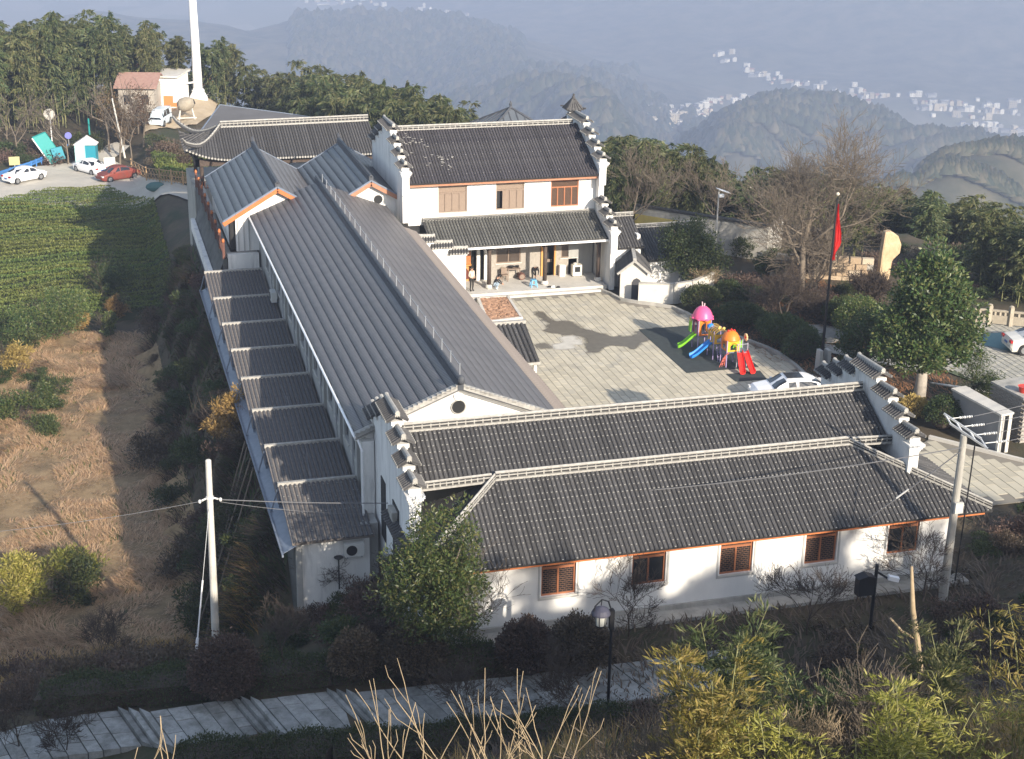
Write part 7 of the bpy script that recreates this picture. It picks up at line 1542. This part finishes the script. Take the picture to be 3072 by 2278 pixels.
MB().hexa([p+Vector(q) for q in ((.55, -.25, .4), (1.7, .0, .6), (1.35, .1, 1.9), (.2, -.15, 1.7), (.55, .0, .4), (1.7, .25, .6), (1.35, .35, 1.9), (.2, .1, 1.7))]).build('lower_board', TEAL2, t)
p = hit(262, 498); t = thing('teal_kiosk', 'small teal and white kiosk box with a pitched top beside the road', 'kiosk', p, rad(-12))
MB().box(-1.1, 1.1, -.5, .8, 0, 2.3).build('case', TEAL2, t); MB().box(-1.1, 0, -.56, -.505, 0, 2.3).build('white_panel', M('pale_teal', (.35, .55, .55), .5), t); MB().prism([(-1.25, -.65, 2.3), (1.25, -.65, 2.3), (0, -.65, 3.1)], (0, 1.6, 0)).build('roof', M('pinkish_white', (.66, .62, .60), .7), t)
for x in (.3, .55, .8): MB().box(x, x+.16, -.515, -.502, .6, .8).build('lettering', WHITEP, t)
A = [hit(0, 540), hit(95, 508), hit(140, 490), hit(205, 455)]; gr_ = thing('guard_rail', 'blue steel guard rail along the outer side of the road', 'guard rail', A[0])
for a, b in zip(A[:-1], A[1:]):
    for z in (.45, .7): MB().bar(a+up*z, b+up*z, .08, .2).build('rail', BLR, gr_)
    for k in range(3): q_ = a.lerp(b, k/3); MB().bar(q_, q_+up*.85, .12).build('post', BLR, gr_)
p = hit(158, 445); t = thing('round_sign', 'round pale road sign on a thin white post', 'sign', p); MB().tube([p, p+up*3.6], .06, 6).build('post', WHITEP, t); MB().tube([p+Vector((-.05, -.08, 3.7)), p+Vector((-.05, -.04, 3.7))], .62, 20).build('disc', M('sign_back', (.42, .40, .36), .6), t)
p = hit(208, 448); t = thing('blue_sign', 'small round blue road sign at the bend', 'sign', p); MB().tube([p, p+up*1.3], .05, 6).build('post', METAL, t); MB().tube([p+Vector((0, -.08, 1.5)), p+Vector((0, -.04, 1.5))], .38, 16).build('disc', M('sign_blue', (.16, .17, .50), .5), t)
p = hit(45, 505); t = thing('yellow_board', 'small faded yellow board behind the white hatchback', 'sign board', p); MB().box(p.x-.55, p.x+.55, p.y, p.y+.06, p.z+.3, p.z+1.2).build('board', M('faded_yellow', (.42, .38, .20), .7), t); MB().bar(p+Vector((0, .03, 0)), p+Vector((0, .03, .3)), .08).build('post', METAL, t)
p = hit(330, 505); t = thing('stone_plaque', 'small pale stone plaque behind the red car', 'plaque', p); MB().box(p.x-.6, p.x+.6, p.y, p.y+.2, p.z, p.z+1.1).build('slab', CONC, t)
bf_ = [hit(395, 520), hit(440, 545), hit(480, 552), hit(515, 555), hit(550, 560), hit(575, 563)]; fn = thing('bamboo_fence', 'rustic bamboo fence along the road beside the red car', 'fence', bf_[0]); BFM = M('dry_bamboo_rail', (.36, .24, .13), .8)
for p in bf_: MB().bar(p, p+up*1.5, .12).build('post', BFM, fn)
for a, b in zip(bf_[:-1], bf_[1:]):
    for z in (.35, .8, 1.35): MB().bar(a+up*z, b+up*z, .07).build('rail', BFM, fn)
    for k in range(4): q0 = a.lerp(b, k/4); q1 = a.lerp(b, (k+1)/4); MB().bar(q0+up*.2, q1+up*1.3, .045).bar(q0+up*1.3, q1+up*.2, .045).build('lattice_stick', BFM, fn)
p = hit(375, 475); t = thing('utility_pole', 'slim pale utility pole behind the parked cars', 'pole', p); MB().tube([p, p+Vector((-.9, 0, 6.6))], [.12, .08], 8).build('shaft', CONC, t)
p = hit(355, 420); t = thing('utility_pole', 'thin leaning pole in front of the old house', 'pole', p); MB().tube([p, p+Vector((-.4, 0, 6.5))], [.11, .07], 8).build('shaft', BARK, t)
p = hit(272, 445); t = thing('teal_post', 'short teal topped post beside the roadside kiosk', 'post', p); MB().tube([p, p+up*1.2], .1, 8).build('lower_post', WOODD, t); MB().tube([p+up*1.2, p+up*3.2], .1, 8).build('upper_post', TEAL, t)
# white tower
p = hit(596, 296); tw = thing('white_tower', 'tall white tapering steel tower rising out of the picture', 'tower', p); q_ = aty(577, 0, p.y); dz = (q_-p)
MB().tube([p-up*.5, p+dz*.5, p+dz, p+dz*1.6], [.60, .53, .46, .38], 20).build('shaft', WHITEP, tw, True); MB().lathe([(1.15, -.3), (1.1, .1), (.75, .75), (.6, 1.2)], p, 16).build('foot', WHITEP, tw); MB().tube([p+up*.9, p+Vector((0, 0, .95))], .8, 16).build('flange', WHITEP, tw)
pb = hit(535, 300); h0 = aty(535, 252, p.y-1); MB().bar(h0, Vector((p.x, p.y, h0.z)), .16).bar(h0, h0+up*.9, .08).bar(h0+Vector((1.0, 0, 0)), h0+Vector((1.0, 0, .8)), .08).build('walkway', WHITEP, tw)
# pavilion by the tower
p = hit(622, 282); t = thing('red_roofed_booth', 'small pale booth with a red gable roof beside the white tower', 'booth', p, rad(20)); MB().box(-1.3, 1.3, -1, 1, 0, 1.5).build('wall', CONC, t)
for s in (-1, 1): MB().prism([(-1.5, s*1.3, 1.35), (1.5, s*1.3, 1.35), (1.5, 0, 2.3), (-1.5, 0, 2.3)], (0, 0, .1)).build('roof', M('red_sheet_roof', (.50, .16, .09), .6) if s < 0 else bpy.data.materials['red_sheet_roof'], t)
p = hit(698, 312); t = thing('concrete_block', 'plain pale concrete cube on the slope right of the tower', 'block', p); MB().box(p.x-.9, p.x+.9, p.y, p.y+1.5, p.z-.3, p.z+1.2).build('block', CONC, t); MB().box(p.x-1, p.x+1, p.y-.05, p.y+1.6, p.z+1.2, p.z+1.32).build('slab', CONCD, t)
p = hit(860, 338); t = thing('white_cabinet_box', 'small white box at the foot of the bamboo behind the grey canopy', 'box', p); MB().box(p.x-.9, p.x+.6, p.y, p.y+1, p.z-.5, p.z+.7).build('case', WHITEP, t); MB().box(p.x-1, p.x+.7, p.y-.06, p.y+1.06, p.z+.7, p.z+.78).build('lid', WHITEP, t)
# white house with painted gable
p = hit(492, 322); hs = thing('white_house', 'white rendered house with a flat slab roof and an orange painted patch', 'house', p, rad(-20))
MB().box(-2.6, 1.7, 0, 5, -1, 3.5).build('wall', WHITE2, hs); MB().box(-3.0, 2.0, -.4, 5.4, 3.5, 3.72).build('roof', CONC, hs)
MB().box(.0, 1.6, -.02, -.003, .0, 1.3).build('orange_panel', M('orange_paint', (.55, .20, .07), .8), hs)
for a, b, c, d in ((-2.2, -1.4, 0, 1.9), (-2.2, -1.3, 2.3, 3.1)): MB().box(a, b, -.02, -.003, c, d).build('window', GLASS, hs)
MB().prism([(1.15, -.035, .5), (1.6, -.035, .5), (1.65, -.035, 1.7), (1.4, -.035, 2.3), (1.2, -.035, 1.7)], (0, .02, 0)).build('painted_figure_panel', M('pale_grey_paint', (.52, .52, .54), .8), hs)
for k in range(4): MB().box(-.6, .4, -.022, -.004, 2.9-k*.3, 3.0-k*.3).build('painted_stroke', M('grey_stroke', (.45, .45, .45), .9) if k == 0 else bpy.data.materials['grey_stroke'], hs)
p = hit(425, 335); hs = thing('old_house', 'old house with a faded pink roof half hidden by bare trees', 'house', p, rad(-15)); MB().box(-2.6, 1.6, 0, 5, -1, 2.9).build('wall', M('dull_brown_wall', (.30, .27, .23), .9, (.40, .37, .32), 1.0), hs)  # dull brown mottled walls
PKR = M('faded_pink_tile', (.26, .15, .125), .9, (.32, .21, .17), 3.0)
for s in (-1, 1): MB().prism([(-3, 2.5+s*3.0, 2.7), (2.0, 2.5+s*3.0, 2.7), (2.0, 2.5, 4.0), (-3, 2.5, 4.0)], (0, 0, .15)).build('roof', PKR, hs)
for x in (-2.0, .1): MB().box(x, x+.8, -.02, -.003, .8, 1.9).build('window', GLASS, hs)
p = hit(385, 300); hs = thing('old_house', 'second pink roofed house higher up behind the bare tree', 'house', p, rad(-25)); MB().box(-3, 2, 0, 5, -1, 3.6).build('wall', WHITE2, hs)
for s in (-1, 1): MB().prism([(-3.5, 2.5+s*3.1, 3.4), (2.5, 2.5+s*3.1, 3.4), (2.5, 2.5, 4.9), (-3.5, 2.5, 4.9)], (0, 0, .15)).build('roof', PKR, hs)
# concrete mixer
p = hit(560, 358); t = thing('concrete_mixer', 'grey drum concrete mixer standing on the earth yard', 'mixer', p); c = p+up*1.75
MB().tube([c+Vector((-.9, .2, -.3)), c+Vector((-.5, .1, -.2)), c+Vector((.2, 0, 0)), c+Vector((.7, -.1, .15)), c+Vector((.95, -.15, .22))], [.45, .78, .82, .58, .36], 18).build('drum', M('dusty_cream_steel', (.25, .22, .17), .8, (.33, .29, .23), 3.0), t, True); MB().tube([c+Vector((.94, -.15, .22)), c+Vector((1.0, -.16, .24))], .30, 14).build('drum_mouth', BLACKM, t)
fr_ = MB()
for x in (-.9, .9): fr_.bar(p+Vector((x, -.8, 0)), c+Vector((x*.7, -.1, -.5)), .12).bar(p+Vector((x, .8, 0)), c+Vector((x*.7, .1, -.5)), .12)
fr_.bar(p+Vector((-1.1, -.8, .25)), p+Vector((1.1, -.8, .25)), .12).build('frame', CONC, t)
t = thing('cement_bin', 'pale rectangular cement bin left of the mixer', 'bin', p+Vector((-2.3, 0, 0))); MB().box(p.x-3.0, p.x-1.7, p.y-.4, p.y+.6, p.z, p.z+1.5).build('case', CONC, t); MB().box(p.x-2.9, p.x-1.8, p.y-.3, p.y+.5, p.z+1.5, p.z+1.55).build('lid', CONCD, t)
p = hit(467, 572); t = thing('teal_tarpaulin', 'teal tarpaulin heap at the edge of the tea field', 'tarpaulin', p); MB().ell(p+up*.3, .95, .5, .5, 12, 6).build('sheet', M('dull_teal_sheet', (.06, .13, .13), .7), t)
# ------------------------------------------------------------------ valley villages
HW = [M('far_white_wall', (.62, .60, .54), .9, rnd=.25), M('far_cream_wall', (.46, .40, .30), .9, rnd=.25), M('far_grey_wall', (.30, .30, .30), .9, rnd=.2)]; HRF = M('far_grey_roof', (.13, .13, .14), .9, rnd=.3); HRR = M('far_red_roof', (.26, .12, .09), .9, rnd=.2); HWN = M('far_window', (.08, .09, .10), .5)
def far_house(w, d, h, roof, wm, floors):
    mb = MB(); mb.mat(0).box(-w/2, w/2, -d/2, d/2, -6, h)
    if roof: 
        mb.mat(1)
        for s in (-1, 1): mb.prism([(-w/2-.6, s*(d/2+.8), h-.3), (w/2+.6, s*(d/2+.8), h-.3), (w/2+.6, 0, h+d*.28), (-w/2-.6, 0, h+d*.28)], (0, 0, .3))
        mb.mat(0).prism([(-w/2, -d/2, h), (-w/2, d/2, h), (-w/2, 0, h+d*.25)], (w, 0, 0))
    else: mb.mat(0).box(-w/2-.3, w/2+.3, -d/2-.3, d/2+.3, h, h+.8)
    n = max(2, int(w/4)); fh_ = h/floors; mb.mat(2)
    for f in range(floors):
        for i in range(n): x = -w/2+(i+.5)*w/n; mb.box(x-.9, x+.9, -d/2-.06, -d/2-.01, f*fh_+fh_*.3, f*fh_+fh_*.75)
    return mb.mesh('village_house', [HW[wm], HRR if roof == 2 else HRF, HWN])
hv = [far_house(11, 9, 8, 1, 0, 2), far_house(14, 10, 10, 0, 0, 3), far_house(10, 9, 11, 1, 0, 3), far_house(9, 8, 6, 2, 1, 2), far_house(16, 10, 13, 0, 1, 4), far_house(20, 10, 6, 1, 2, 1), far_house(12, 10, 9, 0, 0, 3)]
rr = random.Random(11)
VIL = [([(1890, 322), (1990, 338), (2080, 350), (2140, 345)], 26, 66, 'small white house in the village cluster beyond the bamboo in the centre', 'houses of the central village'), ([(1930, 365), (2000, 380), (2080, 395), (2130, 415)], 16, 40, 'house in the lower rows of the central village', 'houses of the central village'), ([(2110, 320), (2190, 310), (2260, 305), (2330, 300)], 14, 26, 'house strung along the far shore of the lake', 'houses along the lake'), ([(2150, 185), (2200, 190), (2260, 230)], 16, 22, 'house in the hamlet under the right mountain', 'houses of the hamlet'), ([(2280, 235), (2380, 262), (2480, 270)], 12, 26, 'house along the road below the right mountain', 'houses along the mountain road'), ([(2500, 295), (2600, 300), (2720, 305), (2820, 310)], 20, 52, 'house in the upper rows of the right village', 'houses of the right village'), ([(2760, 330), (2860, 335), (2960, 345), (3060, 330)], 30, 60, 'house in the middle of the right village', 'houses of the right village'), ([(2890, 385), (2960, 395), (3060, 400)], 14, 22, 'house at the near edge of the right village', 'houses of the right village'), ([(1220, 25), (1330, 45), (1400, 50)], 8, 10, 'low building in the far left valley', 'buildings of the far valley'), ([(930, 8), (1060, 10), (1180, 22)], 10, 18, 'low building in the far left valley', 'buildings of the far valley'), ([(2000, 3), (2150, 5), (2260, 8)], 5, 12, 'pale building in the gap of the far mountains', 'buildings of the far gap')]
first = set()
for line, sp_, n, lab, grp in VIL:
    for _ in range(n):
        k = rr.randrange(len(line)-1); s = rr.random(); px = line[k][0]+(line[k+1][0]-line[k][0])*s+rr.gauss(0, 8); py = line[k][1]+(line[k+1][1]-line[k][1])*s+rr.gauss(0, sp_*.45)
        # march to the far terrain
        d = _ray(px, py); t = np.arange(700, 5200, 30.); b = np.nonzero(CAMZ+d.z*t <= far(d.x*t, d.y*t))[0]; t = float(t[b[0]]) if len(b) else 5200.
        X, Y = d.x*t, d.y*t; z = float(far(np.array([X]), np.array([Y]))[0])
        if z > FLOOR+90: continue
        o = obj('village_house', hv[rr.randrange(len(hv))], None, (X, Y, z)); o.rotation_euler = (0, 0, rr.choice((-.3, -.15, 0, .2, 1.3, -1.2))+rr.uniform(-.15, .15)); k_ = rr.uniform(.45, .82); o.scale = (k_, k_, k_*rr.uniform(.8, 1.15)); tag(o, lab, 'house', grp)
pz = FLOOR+8
p = at(1628, 112, pz); ho = thing('hotel', 'long white hotel block with rows of windows beside the far lake', 'hotel', p, rad(-14)); mb = MB(); mb.box(-16, 26, -6, 6, -5, 17); mb.build('wall', HW[0], ho); MB().box(-25, -16, -7, 7, -5, 24).build('tower_wing', HW[0], ho)
for f_ in range(4): MB().box(-14, 24, -6.3, -6.05, 2.5+f_*4, 4.3+f_*4).build('window', HWN, ho)
p = at(1553, 124, pz); t = thing('far_villa', 'small white villa left of the hotel', 'house', p, rad(-10)); MB().box(-12, 12, -5, 5, -5, 9).build('wall', HW[0], t); MB().box(-13, 13, -6, 6, 9, 10).build('roof', HRF, t)
for i in range(8):
    p = at(1190+i*29, 22+i*5.2, pz); t = thing('apartment_block', 'slab block in the diagonal row of apartment blocks in the far valley', 'apartment block', p, rad(-12), 'far apartment blocks'); MB().box(-8, 8, -6, 40, -5, 17).build('wall', HW[0], t); MB().box(-8.3, 8.3, -6.3, 40.3, 17, 18).build('roof', HRF, t)
for px, py, w_ in ((1010, 20, 90), (1110, 18, 80), (1120, 30, 60), (1560, 88, 30), (1395, 72, 25), (1310, 70, 40)):
    p = at(px, py, pz); t = thing('factory_shed', 'long low pale shed in the far left valley', 'shed', p, rad(-10), 'far sheds'); MB().box(-w_/2, w_/2, -9, 9, -5, 7).build('wall', HW[0], t); MB().prism([(-w_/2, -10, 7), (-w_/2, 10, 7), (-w_/2, 0, 10)], (w_, 0, 0)).build('roof', HW[2], t)

# woodland canopy on the nearer far hills: one mass
r = np.random.default_rng(77); BL = []
for (x0, x1, y0, y1, n_) in ((2780, 3200, 400, 620, 3800), (2050, 2950, 280, 520, 5200), (1350, 2000, 220, 440, 3000), (1700, 3072, 430, 620, 2500), (880, 1560, 60, 330, 4500)):
    px, py = r.uniform(x0, x1, n_), r.uniform(y0, y1, n_); ts = np.arange(380, 2700, 22.)
    D_ = np.array(CF)[None]+np.array(CR)[None]*((px-1536)/FPX)[:, None]-np.array(CU)[None]*((py-1139)/FPX)[:, None]
    X = D_[:, :1]*ts; Y = D_[:, 1:2]*ts; Zr = CAMZ+D_[:, 2:3]*ts; Zg = np.concatenate([far(X[i:i+400], Y[i:i+400]) for i in range(0, n_, 400)])
    h_ = Zr <= Zg; ok = h_.any(1); k = h_.argmax(1); ii = np.arange(n_)
    P_ = np.stack([X[ii, k], Y[ii, k], Zg[ii, k]], 1)[ok]; P_ = P_[P_[:, 2] > FLOOR+50]; BL.append(P_)
BL = np.concatenate(BL); n_ = len(BL); R_ = np.linalg.norm(BL[:, :2], axis=1)*.0042*(.6+.9*r.random(n_))
OC = np.array([(1, 0, 0), (.3, .95, 0), (-.8, .6, 0), (-.8, -.6, 0), (.3, -.95, 0), (0, 0, 1.25), (.6, .2, .8), (-.4, .5, .85), (-.2, -.6, .8)], float)
FT = np.array([(0, 1, 6), (1, 7, 6), (1, 2, 7), (2, 3, 7), (3, 8, 7), (3, 4, 8), (4, 0, 8), (0, 6, 8), (6, 7, 5), (7, 8, 5), (8, 6, 5)])
V_ = BL[:, None, :]+OC[None]*R_[:, None, None]*(.8+.4*r.random((n_, 9, 1))); F_ = (FT[None]+(np.arange(n_)*9)[:, None, None]).reshape(-1, 3)
tag(npmesh('far_woods', V_.reshape(-1, 3), F_, leafmat('far_canopy', (.018, .028, .012), (.045, .048, .024), (.085, .072, .042), trans=0)), kind='stuff')
